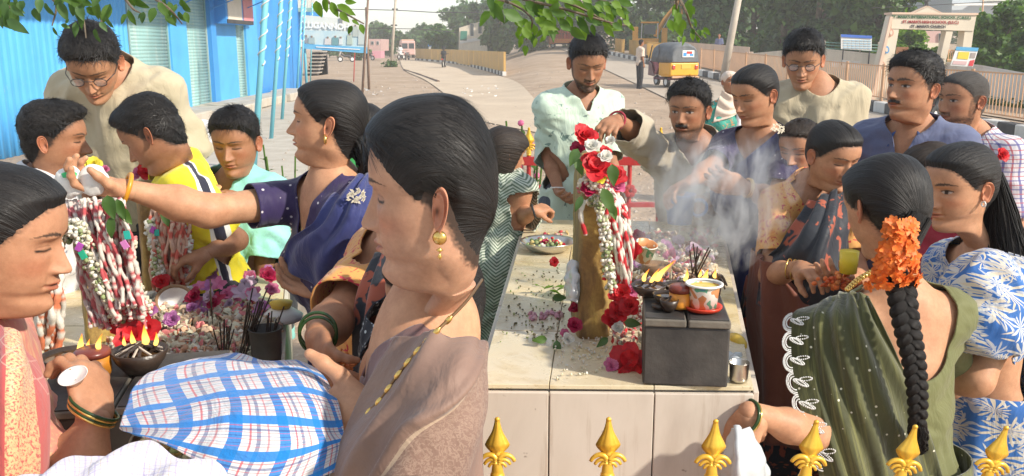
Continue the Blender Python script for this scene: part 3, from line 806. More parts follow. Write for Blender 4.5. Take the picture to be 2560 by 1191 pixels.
M_GLASS = mat('dark_window', (.04,.05,.06), .15)
M_LEAF = None
def leaf_mat(name, c1, c2, trans=.35):
 def fn(t, b, tc):
  oi = t.new('ShaderNodeObjectInfo'); at = t.new('ShaderNodeAttribute'); at.attribute_name = 'col'
  f = t.noise(tc.outputs['Object'], 7, 3)
  s = t.new('ShaderNodeSeparateColor'); t.l.new(at.outputs['Color'], s.inputs[0])
  m = t.math('ADD', t.math('MULTIPLY', s.outputs[0], .6), t.math('ADD', t.math('MULTIPLY', oi.outputs['Random'], .25), t.math('MULTIPLY', f, .3)))
  c = t.ramp(m, [(.25, c1), (.95, c2)]); t.l.new(c, b.inputs['Base Color'])
  tr = t.new('ShaderNodeBsdfTranslucent'); t.l.new(t.mix(1.0, c, (1.3, 1.5, .5, 1), 'MULTIPLY'), tr.inputs['Color'])
  mx = t.new('ShaderNodeMixShader'); mx.inputs[0].default_value = trans
  out = t.n['Material Output']; t.l.new(b.outputs[0], mx.inputs[1]); t.l.new(tr.outputs[0], mx.inputs[2]); t.l.new(mx.outputs[0], out.inputs[0])
 return mat(name, c1, .55, fn)
M_LF1 = leaf_mat('foliage_dark', (.032,.080,.028), (.115,.215,.06))
M_LF2 = leaf_mat('foliage_mid', (.03,.085,.015), (.12,.22,.04))
M_LF3 = leaf_mat('foliage_bright', (.07,.16,.02), (.24,.36,.05), .5)
M_BARK = var_mat('bark', (.10,.075,.05), (.18,.14,.10), 8, .9, .8, 30, bdist=.02)
# ---------------------------------------------------------------- ground and roads
def terrain(x, y):
 x = np.asarray(x, float); y = np.asarray(y, float)
 return .02 * np.maximum(0, y - 25) * sstep(.0, .06, x / np.maximum(y, 1) + .02)
def GP(px, py):
 r = ray(px, py); k = np.geomspace(1.5, 300, 6000)
 x, y, z = r[0] * k, r[1] * k, CAMZ + r[2] * k; d = z - terrain(x, y); i = int(np.argmax(d <= 0)) if (d <= 0).any() else len(k) - 1
 return A(x[i], y[i], float(terrain(x[i], y[i])))
ys = np.concatenate([np.linspace(-6, 30, 145), 30 + np.geomspace(.3, 760, 90)])
us = np.linspace(-1, 1, 160)
YY, UU = np.meshgrid(ys, us, indexing='ij'); XX = UU * (14 + np.maximum(YY, 0) * 1.3)
ZZ = terrain(XX, YY) + .006 * fbm(np.stack([XX * .8, YY * .8, XX * 0], -1), 3) * (YY < 60) - .006
V = np.stack([XX, YY, ZZ], -1).reshape(-1, 3)
add('dirt_ground', mesh_from(V, gfaces(len(ys), len(us))), M_DIRT, kind='structure')
def strip(name, left, right, m, dz=.02, n=60, kw={}):
 L = [GP(*p) for p in left]; Rr = [GP(*p) for p in right]; t = np.linspace(0, 1, n)
 l = crom(L, t); r = crom(Rr, t); w = np.linspace(0, 1, 12)[None, :, None]
 g = l[:, None] * (1 - w) + r[:, None] * w; g[..., 2] = terrain(g[..., 0], g[..., 1]) + dz * .2 + .0005 * g[..., 1]
 return add(name, mesh_from(g.reshape(-1, 3), gfaces(n, 12)), m, kind='structure')
strip('asphalt_road', [(1360,104),(1480,160),(1640,235),(1900,345),(2300,520),(2560,640)], [(1480,112),(1600,158),(1800,208),(2140,275),(2560,353),(2900,430)], M_ROAD)
strip('pale_road', [(1000,152),(1010,175),(1060,200),(1110,235),(1180,300)], [(1050,152),(1150,163),(1260,195),(1345,260),(1400,345)], M_PALE)
strip('footpath', [(650,240),(600,300),(480,420),(380,560)], [(770,236),(775,300),(770,420),(770,560)], M_CONC, dz=.012)
rockm = var_mat('loose_stone', (.30,.24,.19), (.50,.43,.36), 5, .9, .5, 30)
# gravel and rubble on the bare ground
mb = MB(); rr = random.Random(3)
for i in range(1500):
 px = rr.uniform(560, 2100); py = rr.uniform(150, 620)
 p = GP(px, py); s = rr.uniform(.008, .03) * (1 + .05 * p[1]);
 a = rr.uniform(0, 6.28); h = s * rr.uniform(.4, .8)
 v = [p + A(math.cos(a + k * 1.57) * s * rr.uniform(.6, 1), math.sin(a + k * 1.57) * s * rr.uniform(.6, 1), -.004) for k in range(4)] + [p + A(rr.uniform(-.3, .3) * s, rr.uniform(-.3, .3) * s, h)]
 mb.addm(v, [(0,1,4),(1,2,4),(2,3,4),(3,0,4)])
mb.build('gravel', rockm, kind='stuff', label='loose stones and rubble scattered over the bare ground')
mb = MB()
for k in range(34):
 x, y = 1185 + rr.uniform(-60, 70), 232 + rr.uniform(-14, 14)
 if k > 18: x, y = 925 + rr.uniform(-26, 30), 228 + rr.uniform(-10, 12)
 p = GP(x, y); s = rr.uniform(.05, .16)
 v = [p + A(rr.uniform(-s, s), rr.uniform(-s, s), rr.uniform(.0, .07)) for _ in range(4)]; mb.addm(v, [(0,1,2),(0,2,3)])
mb.build('litter', M_WHITE, kind='stuff', label='scraps of white plastic litter on the bare ground by the road')
# dark edge crack of the pale road
mb = MB(); q = [GP(x, y) + A(0, 0, .03) for x, y in ((1010,176),(1050,189),(1090,204),(1096,206))]
mb.tube(crom(q, np.linspace(0, 1, 20)), [.05 + .03 * rr.random() for _ in range(20)], 5); mb.build('road_edge', M_RUST, kind='structure')
# ---------------------------------------------------------------- generic builders for far things
def box_between(a, b, w, h, z0=None):
 """box along the ground from a to b"""
 a = A(*a); b = A(*b); d = nrm((b - a) * (1, 1, 0)); n = A(-d[1], d[0], 0) * w / 2
 return np.array([a - n, a + n, b + n, b - n, a - n + (0, 0, h), a + n + (0, 0, h), b + n + (0, 0, h), b - n + (0, 0, h)]), [(0,3,2,1),(4,5,6,7),(0,1,5,4),(1,2,6,5),(2,3,7,6),(3,0,4,7)]
def prism(mb, pts, Y, depth, col=None):
 n = len(pts); f = [P(x, y, Y) for x, y in pts]; bk = [p + A(0, depth, 0) for p in f]
 return mb.addm(f + bk, [tuple(range(n))[::-1], tuple(range(n, 2 * n))] + [(i, (i + 1) % n, n + (i + 1) % n, n + i) for i in range(n)], col)
def text_mesh(s, size, m, parent, origin, right, up, name='lettering', align='CENTER', extrude=.004, spacing=1.0, bold=0.0):
 cu = bpy.data.curves.new('text', 'FONT'); cu.body = s; cu.size = size; cu.align_x = align; cu.align_y = 'CENTER'; cu.extrude = extrude; cu.space_character = spacing; cu.offset = bold
 cu.resolution_u = 3
 o = bpy.data.objects.new('tmp', cu); COL.objects.link(o); bpy.context.view_layer.update()
 me = bpy.data.meshes.new_from_object(o.evaluated_get(bpy.context.evaluated_depsgraph_get())); bpy.data.objects.remove(o)
 r = nrm(right); u = nrm(up); n = np.cross(r, u)
 M = Matrix([[r[0], u[0], n[0], origin[0]], [r[1], u[1], n[1], origin[1]], [r[2], u[2], n[2], origin[2]], [0, 0, 0, 1]])
 me.transform(M); me.materials.clear()
 return add(name, me, m, parent)
def crown(clumps, n, size, seed=0, droop=.3, up=.5):
 r = np.random.default_rng(seed); C_ = np.array([c[0] for c in clumps]); Rd = np.array([c[1] for c in clumps], float)
 w = Rd ** 2; k = r.choice(len(C_), n, p=w / w.sum())
 d = r.normal(size=(n, 3)); d /= np.linalg.norm(d, axis=1, keepdims=True); rad = r.random(n) ** .28
 tw = .72 + .5 * (fbm(d * 2.2 + k[:, None] * 3.1, 2))
 p = C_[k] + d * (Rd[k] * rad * tw)[:, None] * (1, 1, .8)
 a = d * .6 + r.normal(0, .55, (n, 3)) + A(0, 0, up); a /= np.linalg.norm(a, axis=1, keepdims=True)
 t = np.cross(a, r.normal(size=(n, 3))); t /= np.linalg.norm(t, axis=1, keepdims=True); b = np.cross(a, t)
 s = size * r.uniform(.6, 1.35, (n, 1)); l = s * r.uniform(1.2, 1.8, (n, 1))
 V = np.stack([p - t * s * .5, p - b * l * .5 , p + t * s * .5 + a * s * .1, p + b * l * .6 - a * s * droop], 1).reshape(-1, 3)
 F = np.arange(n * 4).reshape(-1, 4); c = np.repeat(r.random((n, 1)), 4, 0) * np.ones((1, 3))
 return mesh_from(V, F, smooth=False, col=c)
def tree(label, base, h, rad, m, seed=0, n=6000, size=.22, group=None, trunk_r=.2, lo=.25, nclump=16, squash=1.0, name='tree', leaf_name='crown'):
 base = A(*base); t = thing(name, label, 'tree', base, group); r = random.Random(seed)
 mb = MB(); top = base + A(r.uniform(-.3, .3), 0, h * .75); q = [base - A(0, 0, .1), base * .5 + top * .5 + A(r.uniform(-.3, .3), 0, 0), top]
 mb.tube(crom(q, np.linspace(0, 1, 8)), np.linspace(trunk_r, trunk_r * .25, 8), 8)
 cl = []
 for k in range(nclump):
  a = r.uniform(0, 6.28); z = lo + (1 - lo) * (k + .5) / nclump; rr_ = rad * squash * math.sqrt(max(.08, 1 - (2 * (z - lo) / (1 - lo) - 1) ** 2)) * r.uniform(.45, .8)
  c = base + A(math.cos(a) * rr_, math.sin(a) * rr_, z * h * .92); cl.append((c, rad * r.uniform(.30, .5)))
  if k % 2 == 0:
   s0 = base + (top - base) * min(.95, z * .8); mb.tube([s0, (s0 + c) / 2 + A(0, 0, .1), c], [trunk_r * .35, trunk_r * .22, trunk_r * .08], 5)
 mb.build('trunk', M_BARK, t, smooth=True)
 add(leaf_name, crown(cl, n, size, seed), m, t); return t
# ---------------------------------------------------------------- blue shop row on the left
WX = -7.75
def wy(px): return PX(px, 200, WX)[1]
shop = thing('shop_building', 'bright blue painted shop row with roller shutters on the left', 'building', (WX, wy(60), 0))
ya, yb = 9.5, 34.0
mb = MB(); mb.box((WX - 2.0, (ya + yb) / 2, 1.8), (3.6, yb - ya, 3.6)); mb.build('wall', M_BLUE2, shop)
# corrugated sheets
yy = np.arange(ya, wy(326), .012); prof = .030 * sstep(-.2, .5, np.sin(yy / .20 * 6.283)) + .004 * np.sin(yy * 60)
zz = np.array([0, .9, 1.8, 2.7, 3.6]); g = np.stack([WX + prof[:, None] + 0 * zz, yy[:, None] + 0 * zz, 0 * yy[:, None] + zz], -1)
add('corrugated_sheet', mesh_from(g.reshape(-1, 3), gfaces(len(yy), 5)), M_BLUE, shop, solid=.003)
def shutter(p0, p1, bottom=.22):
 y0, y1 = wy(p0), wy(p1); mbs = MB(); z = bottom
 zs = np.arange(bottom, 3.3, .0125); ph = (zs - bottom) / .075 * 6.283; xs = WX + .012 + .016 * np.abs(np.sin(ph / 2))
 g = np.stack([xs[:, None] + 0 * A(0, 1), A(y0 + .03, y1 - .03)[None] + 0 * zs[:, None], zs[:, None] + 0 * A(0, 1)], -1)
 sh = add('roller_shutter', mesh_from(g.reshape(-1, 3), gfaces(len(zs), 2), smooth=False), M_SHUT, shop, solid=.002)
 for yv in (y0, y1): mb = MB(); mb.box((WX + .03, yv, 1.75), (.05, .05, 3.3)); mb.build('guide_rail', M_SHUT, sh)
 mb = MB(); mb.box((WX + .03, (y0 + y1) / 2, bottom), (.06, y1 - y0 - .06, .06)); mb.build('bottom_bar', M_SHUT, sh)
shutter(328, 424); shutter(466, 521); shutter(592, 612)
for p0, p1, th, m_ in ((424, 466, .10, M_BLUE), (521, 534, .16, M_BLUE2), (534, 592, .06, M_BLUE), (612, 640, .12, M_BLUE)):
 y0, y1 = wy(p0), wy(p1); mb = MB(); mb.box((WX + th / 2, (y0 + y1) / 2, 1.8), (th, y1 - y0 - .01, 3.6)); mb.build('pillar', m_, shop)
mb = MB(); mb.box((WX + .55, 18.6, 2.98), (1.3, 14.5, .05)); mb.build('awning', M_BLUE2, shop)
for k in range(7): mb = MB(); mb.tube([(WX, 12 + k * 2.2, 2.5), (WX + 1.1, 12 + k * 2.2, 2.94)], .015, 6); mb.build('bracket', M_BLUE2, shop)
# sign box hung on the pillar
yc = (wy(548) + wy(588)) / 2; zt = PX(565, 62, WX)[2]
sb = thing('sign_box', 'blue framed light box with pink and cream panels on the shop wall', 'sign', (WX + .3, yc, zt))
mb = MB(); mb.box((WX + .30, yc, zt + .55), (.30, 2.4, 1.1)); mb.build('case', M_BLUE2, sb)
mb = MB(); mb.box((WX + .46, yc - .45, zt + .55), (.02, 1.2, .9)); mb.build('cream_panel', var_mat('cream_panel', (.62,.55,.45), (.72,.64,.52), 3), sb)
mb = MB(); mb.box((WX + .46, yc + .75, zt + .55), (.02, .9, .9)); mb.build('pink_panel', var_mat('pink_panel', (.62,.22,.25), (.7,.3,.3), 3), sb)
mb = MB(); mb.box((WX + .47, yc, zt + .06), (.025, 2.3, .10)); mb.build('lower_frame', M_DGREY, sb)
# plinth in front of the shops
pl = thing('plinth', 'broken concrete step along the foot of the blue shops', 'step', (WX + .6, 20, 0))
for k in range(9):
 y0 = 16 + k * 1.7; mb = MB(); mb.box((WX + .55 + .05 * math.sin(k * 2), y0, .12 + .01 * (k % 3)), (1.0 + .12 * math.sin(k * 5), 1.62, .24), np.array(Matrix.Rotation(R(rr.uniform(-2, 2)), 3, 'Y'))); o = mb.build('slab', M_CONC, pl)
 md = o.modifiers.new('bevel', 'BEVEL'); md.width = .03; md.segments = 2
# white sacks
def sack(label, p, sx, sy, sz, rz, seed):
 a = np.linspace(0, 2 * np.pi, 40, endpoint=False); u = np.linspace(0, np.pi, 22)
 A_, U_ = np.meshgrid(a, u); sg = lambda v, e: np.sign(v) * np.abs(v) ** e
 x = sg(np.cos(A_), .6) * sg(np.sin(U_), .55); y = sg(np.sin(A_), .6) * sg(np.sin(U_), .55); z = sg(np.cos(U_), .8)
 v = np.stack([x * sx, y * sy, z * sz], -1); v *= 1 + .10 * fbm(v * 9 + seed, 3)[..., None]
 v = v.reshape(-1, 3) @ np.array(Matrix.Rotation(rz, 3, 'Z')).T + p + A(0, 0, sz * .95)
 o = add('sack', mesh_from(v, gfaces(22, 40, True)[:, ::-1]), var_mat('woven_white_plastic', (.66,.64,.62), (.78,.77,.76), 10, .6, .5, 50))
 return meta(o, label, 'sack')
g0 = GP(498, 362); sack('wide crumpled white sack lying lowest beside the footpath', g0, .33, .22, .13, .2, 1)
sack('smaller crumpled white sack resting on top of the lower sack', g0 + A(.05, .05, .23), .25, .17, .10, -.1, 5)
# light blue poles with rope wound round them
for k, (bx, by, tx, dia) in enumerate(((634, 425, 664, .085), (678, 348, 703, .075), (705, 300, 727, .075), (742, 232, 756, .08), (752, 228, 764, .06), (776, 215, 781, .05))):
 b0 = GP(bx, by); Y = b0[1]; zt_ = 3.4; top = P(tx, 0, Y); dirv = (top - b0); top = b0 + dirv * (3.4 / dirv[2])
 pt = thing('pole', ['light blue pole wound with rope nearest the boy in the aqua shirt', 'second light blue rope wound pole from the shops', 'third light blue rope wound pole, thinner and farther back', 'fourth light blue pole, left one of the close far pair', 'fifth light blue pole, right one of the close far pair', 'short thin light blue pole under the left edge of the billboard'][k], 'pole', b0, 'light blue poles in front of the shops')
 mb = MB(); mb.tube([b0, b0 * .5 + top * .5, top], dia / 2, 10); mb.build('shaft', M_SKY_PIPE, pt, smooth=True)
 mb = MB(); n = 260; L = np.linalg.norm(top - b0); q = []
 lo_ = .42 if k < 3 else .5
 for i in range(n):
  s = lo_ + (1 - lo_) * i / (n - 1); a = s * L / .21 * 6.283; q.append(b0 + (top - b0) * s + A(math.cos(a), math.sin(a), 0) * (dia / 2 + .006))
 mb.tube(q, .011, 4); mb.build('rope', var_mat('pale_rope', (.55,.60,.60), (.68,.70,.68), 20), pt, smooth=True)
# stairs of dark slabs between the poles
def steps(label, x0, x1, ytop, ybase, n, m):
 b0 = GP((x0 + x1) / 2, ybase); Y0 = b0[1]; t = thing('stairs', label, 'stairs', b0); zt_ = P(x0, ytop, Y0 + n * .28)[2]
 xa, xb = P(x0, ybase, Y0)[0], P(x1, ybase, Y0)[0]
 for k in range(n):
  z = zt_ * (k + 1) / n; mb = MB(); mb.box(((xa + xb) / 2, Y0 + .28 * k + .8, z - .035), (xb - xa, 1.4, .07)); mb.build('step', m, t)
  mb = MB(); mb.box(((xa + xb) / 2, Y0 + .28 * k + .95, z / 2 - .04), ((xb - xa) * .96, 1.2, z - .08)); mb.build('riser', M_DGREY, t)
M_STEP = var_mat('worn_step', (.30,.26,.22), (.42,.37,.32), 4, .9, .4, 30)
steps('grey stone stairs rising behind the first two blue poles', 646, 688, 138, 236, 9, M_STEP)
steps('narrow dark stairs left of the billboard posts', 762, 792, 128, 190, 7, M_STEP)
# shed with corrugated roof behind
shed = thing('shed', 'blue shed with striped corrugated roof behind the blue poles', 'shed', GP(735, 200))
mb = MB(); prism(mb, [(700,22),(775,22),(775,100),(700,100)], 44, 3); mb.build('wall', M_BLUE2, shed)
for k in range(12):
 mb = MB(); prism(mb, [(688 + k * 8.5, -6), (694 + k * 8.5, -6), (695 + k * 8, 26), (689 + k * 8, 26)], 43.5, .1); mb.build('roof_sheet', M_WHITEW, shed)
mb = MB(); prism(mb, [(684,20),(790,20),(790,30),(684,30)], 43.4, .1); mb.build('fascia', M_SHUT, shed)
# shrubs behind the poles
tree('tall yellowish shrub growing between the blue poles', P(690, 215, 36) * (1,1,0), 3.9, 1.0, M_LF2, 5, 5200, .12, None, .05, .05, 14, name='shrub', leaf_name='foliage')
tree('dark shrub growing beside the third blue pole', P(735, 205, 37) * (1,1,0), 2.6, .7, M_LF1, 6, 2600, .11, None, .05, .05, 10, name='shrub', leaf_name='foliage')
# ---------------------------------------------------------------- billboard
bb = thing('billboard', 'pale billboard with blue lower band and faded lettering', 'billboard', GP(840, 195))
Yb = 34.0
M_BB = var_mat('billboard_print', (.62,.62,.55), (.70,.69,.62), 1.2, .6, .05)
mb = MB(); prism(mb, [(757,38),(921,52),(917,132),(757,122)], Yb, .06); mb.build('panel', M_BB, bb)
mb = MB(); prism(mb, [(757,76),(919,80),(918,122),(757,112)], Yb - .02, .015); mb.build('photo_print', var_mat('print_pale_blue', (.42,.56,.58), (.58,.64,.60), 2.5, .6), bb)
mb = MB(); prism(mb, [(757,110),(918,119),(918,134),(757,122)], Yb - .04, .03); mb.build('blue_band', var_mat('print_blue', (.10,.36,.58), (.16,.44,.62), 2), bb)
mb = MB(); prism(mb, [(790,116.5),(900,123),(900,125.5),(790,119)], Yb - .06, .015); mb.build('white_strip', M_WHITE, bb)
for (x0, x1, y0, y1, c) in ((762,768,92,108,(.3,.3,.3)),(772,786,94,110,(.35,.42,.40)),(812,826,96,112,(.6,.55,.5)),(831,845,94,113,(.16,.30,.30)),(848,855,96,112,(.6,.62,.6)),(882,894,66,92,(.42,.45,.40)),(896,912,72,112,(.48,.52,.48)),(868,880,88,112,(.40,.46,.38))):
 mb = MB(); prism(mb, [(x0,y0),(x1,y0),(x1+1,y1),(x0-1,y1)], Yb - .05, .02); mb.build('printed_figure', mat('fig%.2f%.2f' % (c[0], c[1]), c, .6), bb)
 mb = MB(); prism(mb, [((x0+x1)/2-2.2,y0-4),((x0+x1)/2+2.2,y0-4),((x0+x1)/2+2.2,y0+1),((x0+x1)/2-2.2,y0+1)], Yb - .052, .02); mb.build('printed_face', mat('figface', (.25,.18,.14), .6), bb)
o1 = P(820, 66, Yb) - A(0, .05, 0); text_mesh('LUGANNOHI', .30, mat('letter_white', (.78,.78,.74), .5), bb, o1, P(900, 69, Yb) - P(780, 63, Yb), (0, 0, 1), bold=.012)
mb = MB(); prism(mb, [(847,46),(856,46),(856,60),(847,60)], Yb - .03, .02); mb.build('emblem', mat('emblem_grey', (.22,.22,.22), .6), bb)
for x, m_ in ((759, M_SKY_PIPE), (917, M_RUST)):
 mb = MB(); p0 = P(x, 60, Yb + .12); mb.tube([(p0[0], p0[1], 0), (p0[0], p0[1], p0[2] + .6)], .05, 8); mb.build('post', m_, bb, smooth=True)
# ---------------------------------------------------------------- poles
def pole(label, bx, by, tx, ty, d, m, name='utility_pole', bits=(), group=None, ztop=None):
 b0 = GP(bx, by); top = P(tx, ty, b0[1]); dv = top - b0; top = b0 + dv * 1.25 if ty <= 5 else top
 t = thing(name, label, 'pole', b0, group); mb = MB(); mb.tube([b0 - A(0, 0, .1), (b0 + top) / 2, top], [d / 2, d * .45, d * .38], 10); mb.build('shaft', m, t, smooth=True)
 for (f, w) in bits:
  c = b0 + dv * f; mb = MB(); mb.box(c, (w, .12, .12)); mb.build('fitting', M_DGREY, t)
 return t
pole('tall grey utility pole in a tuft of grass beside the pale road', 978, 166, 989, 0, .24, M_POLEC, bits=((.62, .5), (.86, .45)))
pole('thin dark rusty pole running past the right edge of the billboard', 905, 240, 920, 0, .09, M_RUST, name='thin_pole')
pole('short reddish post below the billboard', 884, 205, 887, 132, .05, M_RED, name='post')
pole('far lamp post with a dark head near the small bus', 1044, 130, 1046, 66, .25, M_POLEC, bits=((.96, 1.2),))
pole('thick tan concrete pole leaning behind the scarfed woman', 1806, 205, 1846, 0, .32, M_POLEC)
pole('weathered pole right of the thick leaning pole by the dark trees', 1907, 135, 1922, 0, .30, M_POLEC)
pole('rightmost tan pole leaning in front of the dark trees', 1940, 135, 1966, 0, .33, M_POLEC)
pole('distant pale pole above the yellow barriers', 1549, 112, 1553, 0, .34, M_POLEC)
pole('slim pale pole behind the leafy twig right of the digger', 1750, 135, 1752, 0, .22, M_POLEC)
pole('thin bare pole rising from the end of the yellow wall', 1190, 140, 1192, 0, .20, M_RUST, name='thin_pole')
pole('far pole above the white building on the left', 1137, 125, 1138, 70, .28, M_POLEC, bits=((.95, 2.2), (.8, 1.8)))
def wire(label, pts, Y, r=.012):
 q = [P(x, y, Y) for x, y in pts]; mb = MB(); mb.tube(crom(q, np.linspace(0, 1, 30)), r, 4); meta(mb.build('overhead_wire', M_DGREY), label, 'wire')
wire('upper overhead wire crossing the pale sky', [(800,22),(985,26),(1110,32),(1260,30)], 80, .035); wire('lower overhead wire crossing the pale sky', [(900,70),(985,72),(1060,74),(1140,82)], 80, .03)
wire('overhead wire above the school gate', [(2180,20),(2300,15),(2420,8),(2560,2)], 36, .012)
tuft = crown([(GP(978,168) + A(.0,0,.1), .75)], 700, .12, 3); meta(add('grass_tuft', tuft, M_LF2), kind='stuff', label='green grass tuft round the foot of the grey utility pole')
# ---------------------------------------------------------------- far left street: wall, buildings, trees
ww = thing('boundary_wall', 'long ochre yellow wall beside the pale road', 'wall', GP(1150, 165))
pts = [GP(1040, 151), GP(1130, 160), GP(1200, 173), GP(1262, 190)]
for i, (a, b) in enumerate(zip(pts[:-1], pts[1:])):
 n = 6
 for k in range(n):
  p0 = a + (b - a) * (k + .02) / n; p1 = a + (b - a) * (k + .98) / n; v, f = box_between(p0, p1, .12, 1.15); mb = MB(); mb.addm(v + A(0, .3, .12), f); mb.build('panel', M_YEL, ww)
kb = thing('kerb', 'dark stained kerb under the ochre wall', 'kerb', GP(1150, 172))
n = 46
for k in range(n):
 t0 = k / n; p0 = crom(pts, A(t0))[()] if False else crom(pts, np.array([t0, t0 + .8 / n])); v, f = box_between(p0[0] - A(0, .2, 0), p0[1] - A(0, .2, 0), .2, .22); mb = MB(); mb.addm(v, f); mb.build('kerb_block', M_WHITEW if k % 2 else M_DGREY, kb)
def block(label, quad, Y, depth, m, wins=(), name='house', group=None, roof=None, extra=()):
 x = sum(p[0] for p in quad) / len(quad); b0 = P(x, 112, Y); t = thing(name, label, 'building', (b0[0], Y, 0), group)
 mb = MB(); prism(mb, quad, Y, depth); mb.build('wall', m, t)
 for (x0, y0, x1, y1) in wins:
  mb = MB(); prism(mb, [(x0 - .7, y0 - .7), (x1 + .7, y0 - .7), (x1 + .7, y1 + .7), (x0 - .7, y1 + .7)], Y - .06, .05); w = mb.build('window', M_WHITEW, t)
  mb = MB(); prism(mb, [(x0, y0), (x1, y0), (x1, y1), (x0, y1)], Y - .08, .015); mb.build('pane', M_GLASS, w)
 if roof: mb = MB(); prism(mb, roof[0], Y - .15, depth + .3); mb.build('roof', roof[1], t)
 for (q, mm, nm) in extra: mb = MB(); prism(mb, q, Y - .1, .08); mb.build(nm, mm, t)
 return t
block('far white building with tall columns and a spiky roofline', [(1072,78),(1130,72),(1132,135),(1072,135)], 130, 12, M_WHITEW, [(1076 + 8 * k, 84, 1079 + 8 * k, 104) for k in range(6)], extra=[([(1074 + 5 * k, 60), (1075.5 + 5 * k, 60), (1075.5 + 5 * k, 80), (1074 + 5 * k, 80)], M_POLEC, 'finial') for k in range(4)] + [([(1070,104),(1096,104),(1096,116),(1070,116)], M_BLUE2, 'hoarding')])
block('far cream building with a green painted panel on the bend', [(1148,70),(1215,50),(1218,140),(1146,140)], 115, 12, M_CREAM, [(1176,60,1184,90), (1196,58,1204,84)], extra=[([(1152,78),(1168,78),(1167,102),(1150,102)], mat('green_panel', (.03,.20,.14), .6), 'green_panel'), ([(1150,100),(1225,92),(1225,97),(1150,110)], M_WHITEW, 'ledge')])
block('far pale building with an ochre stair tower', [(1172,46),(1205,44),(1205,80),(1172,80)], 120, 8, M_WHITEW, [(1178,52,1188,66)], extra=[([(1190,46),(1203,46),(1203,72),(1190,72)], M_PEACH, 'tower_face')])
block('small far pink house left of the grey utility pole', [(922,98),(952,98),(952,128),(922,128)], 120, 8, M_PINKB, [(928,104,934,112), (942,104,947,112)])
block('low far pink stall beside the parked scooters', [(930,128),(952,128),(952,146),(930,146)], 100, 3, mat('pink_cloth', (.62,.30,.36), .8), name='stall')
block('far grey roof line above the small bus', [(1000,108),(1028,106),(1028,122),(1000,122)], 140, 8, M_CONC)
block('pale building beyond the leafy branch at top centre', [(1310,-30),(1500,-30),(1490,38),(1310,34)], 105, 8, M_CREAM, [(1330,2,1345,20),(1380,2,1396,20),(1430,0,1446,20),(1290,20,1300,34)], extra=[([(1286,12),(1304,12),(1302,44),(1284,44)], mat('teal_hoarding', (.05,.30,.28), .6), 'hoarding')])
block('distant low ochre kiosk above the road bend', [(1238,54),(1256,54),(1256,78),(1238,78)], 100, 4, M_PEACH)
block('distant orange hoarding behind the gas cylinder cart', [(1360,62),(1400,64),(1400,90),(1360,86)], 98, .2, M_PEACH, name='hoarding')
for i, (x, Y, h, rd, mm, lab) in enumerate([(950, 150, 5.2, 3.6, M_LF1, 'far rounded tree above the pink house'), (975, 130, 4.2, 2.6, M_LF1, 'far dark tree just left of the grey utility pole'), (1068, 140, 4.4, 3.0, M_LF1, 'far low tree left of the white columned building'), (1115, 100, 3.6, 2.4, M_LF2, 'far round green tree below the white building'), (1150, 128, 7.4, 3.6, M_LF1, 'tall far tree above the cream building with the green panel'), (1215, 118, 7.5, 3.4, M_LF1, 'far tree between the cream building and the leafy branch'), (1025, 190, 4, 4, M_LF1, 'very distant tree at the end of the street'), (1250, 100, 5.5, 2.6, M_LF2, 'far tree beside the ochre kiosk'), (845, 120, 4.4, 3, M_LF1, 'far tree hidden under the billboard'), (890, 100, 3, 2.0, M_LF2, 'far small tree right of the billboard foot')]):
 b0 = P(x, 112, Y); tree(lab, (b0[0], Y, float(terrain(b0[0], Y)) ), h, rd, mm, 20 + i, 3200, .42, 'far trees along the street', .2, .2, 12)
# ---------------------------------------------------------------- tree belt on the right
k = 0
for (x, Y, h, rd, mm, lab) in [(1330, 92, 9, 4.5, M_LF1, 'dark tree behind the gas cylinder cart'), (1450, 95, 10, 5, M_LF1, 'big dark tree above the bearded man'), (1560, 88, 10, 5, M_LF1, 'big dark tree behind the yellow barriers'), (1680, 84, 11, 5.5, M_LF1, 'big dark tree behind the digger'), (1790, 70, 10, 4.6, M_LF1, 'big dark tree right of the digger boom'), (1880, 66, 10, 4.4, M_LF1, 'dark tree behind the thick leaning pole'), (1960, 58, 9, 3.8, M_LF1, 'dark tree behind the youth in glasses'), (2050, 54, 8.5, 3.6, M_LF1, 'dark tree above the white notice board'), (2140, 50, 7.5, 3.0, M_LF1, 'tree with a lighter rim left of the school gate'), (2195, 48, 6.0, 1.9, M_LF2, 'light green tree just behind the left gate pylon'), (2262, 38, 2.2, 1.0, M_LF3, 'small bright yellow green tree seen through the school gate'), (2505, 31, 3.05, 1.35, M_LF2, 'round bright green tree right of the school gate'), (2440, 33, 2.6, .8, M_LF2, 'green tree beside the right gate pylon'), (2600, 28, 2.3, 1.0, M_LF2, 'green shrub tree at the far right edge'), (2350, 37, 1.4, .5, M_LF3, 'small green bush under the pink church porch')]:
 b0 = P(x, 112, Y); k += 1; tree(lab, (b0[0], Y, float(terrain(b0[0], Y))), h, rd, mm, 40 + k, 9000 if Y > 45 else 6000, .30 if Y > 45 else .13, 'roadside trees behind the wall', .28 if Y > 45 else .07, .06 if Y > 45 else .12, 22)
# far wooded backdrop
cl = [(A(P(1240 + 60 * i, 112, 118)[0], 118 + rr.uniform(-3, 3), 2 + 4 * rr.random() + 2.5), 4.6) for i in range(22)]
meta(add('woodland', crown(cl, 14000, .55, 9), M_LF1), kind='stuff', label='dark far woodland behind the roadside trees')
ORD = 'first second third fourth fifth sixth seventh eighth ninth tenth eleventh twelfth thirteenth fourteenth fifteenth sixteenth seventeenth eighteenth nineteenth twentieth'.split() + ['%d%s' % (k, {1: 'st', 2: 'nd', 3: 'rd'}.get(k % 10, 'th')) for k in range(21, 60)]
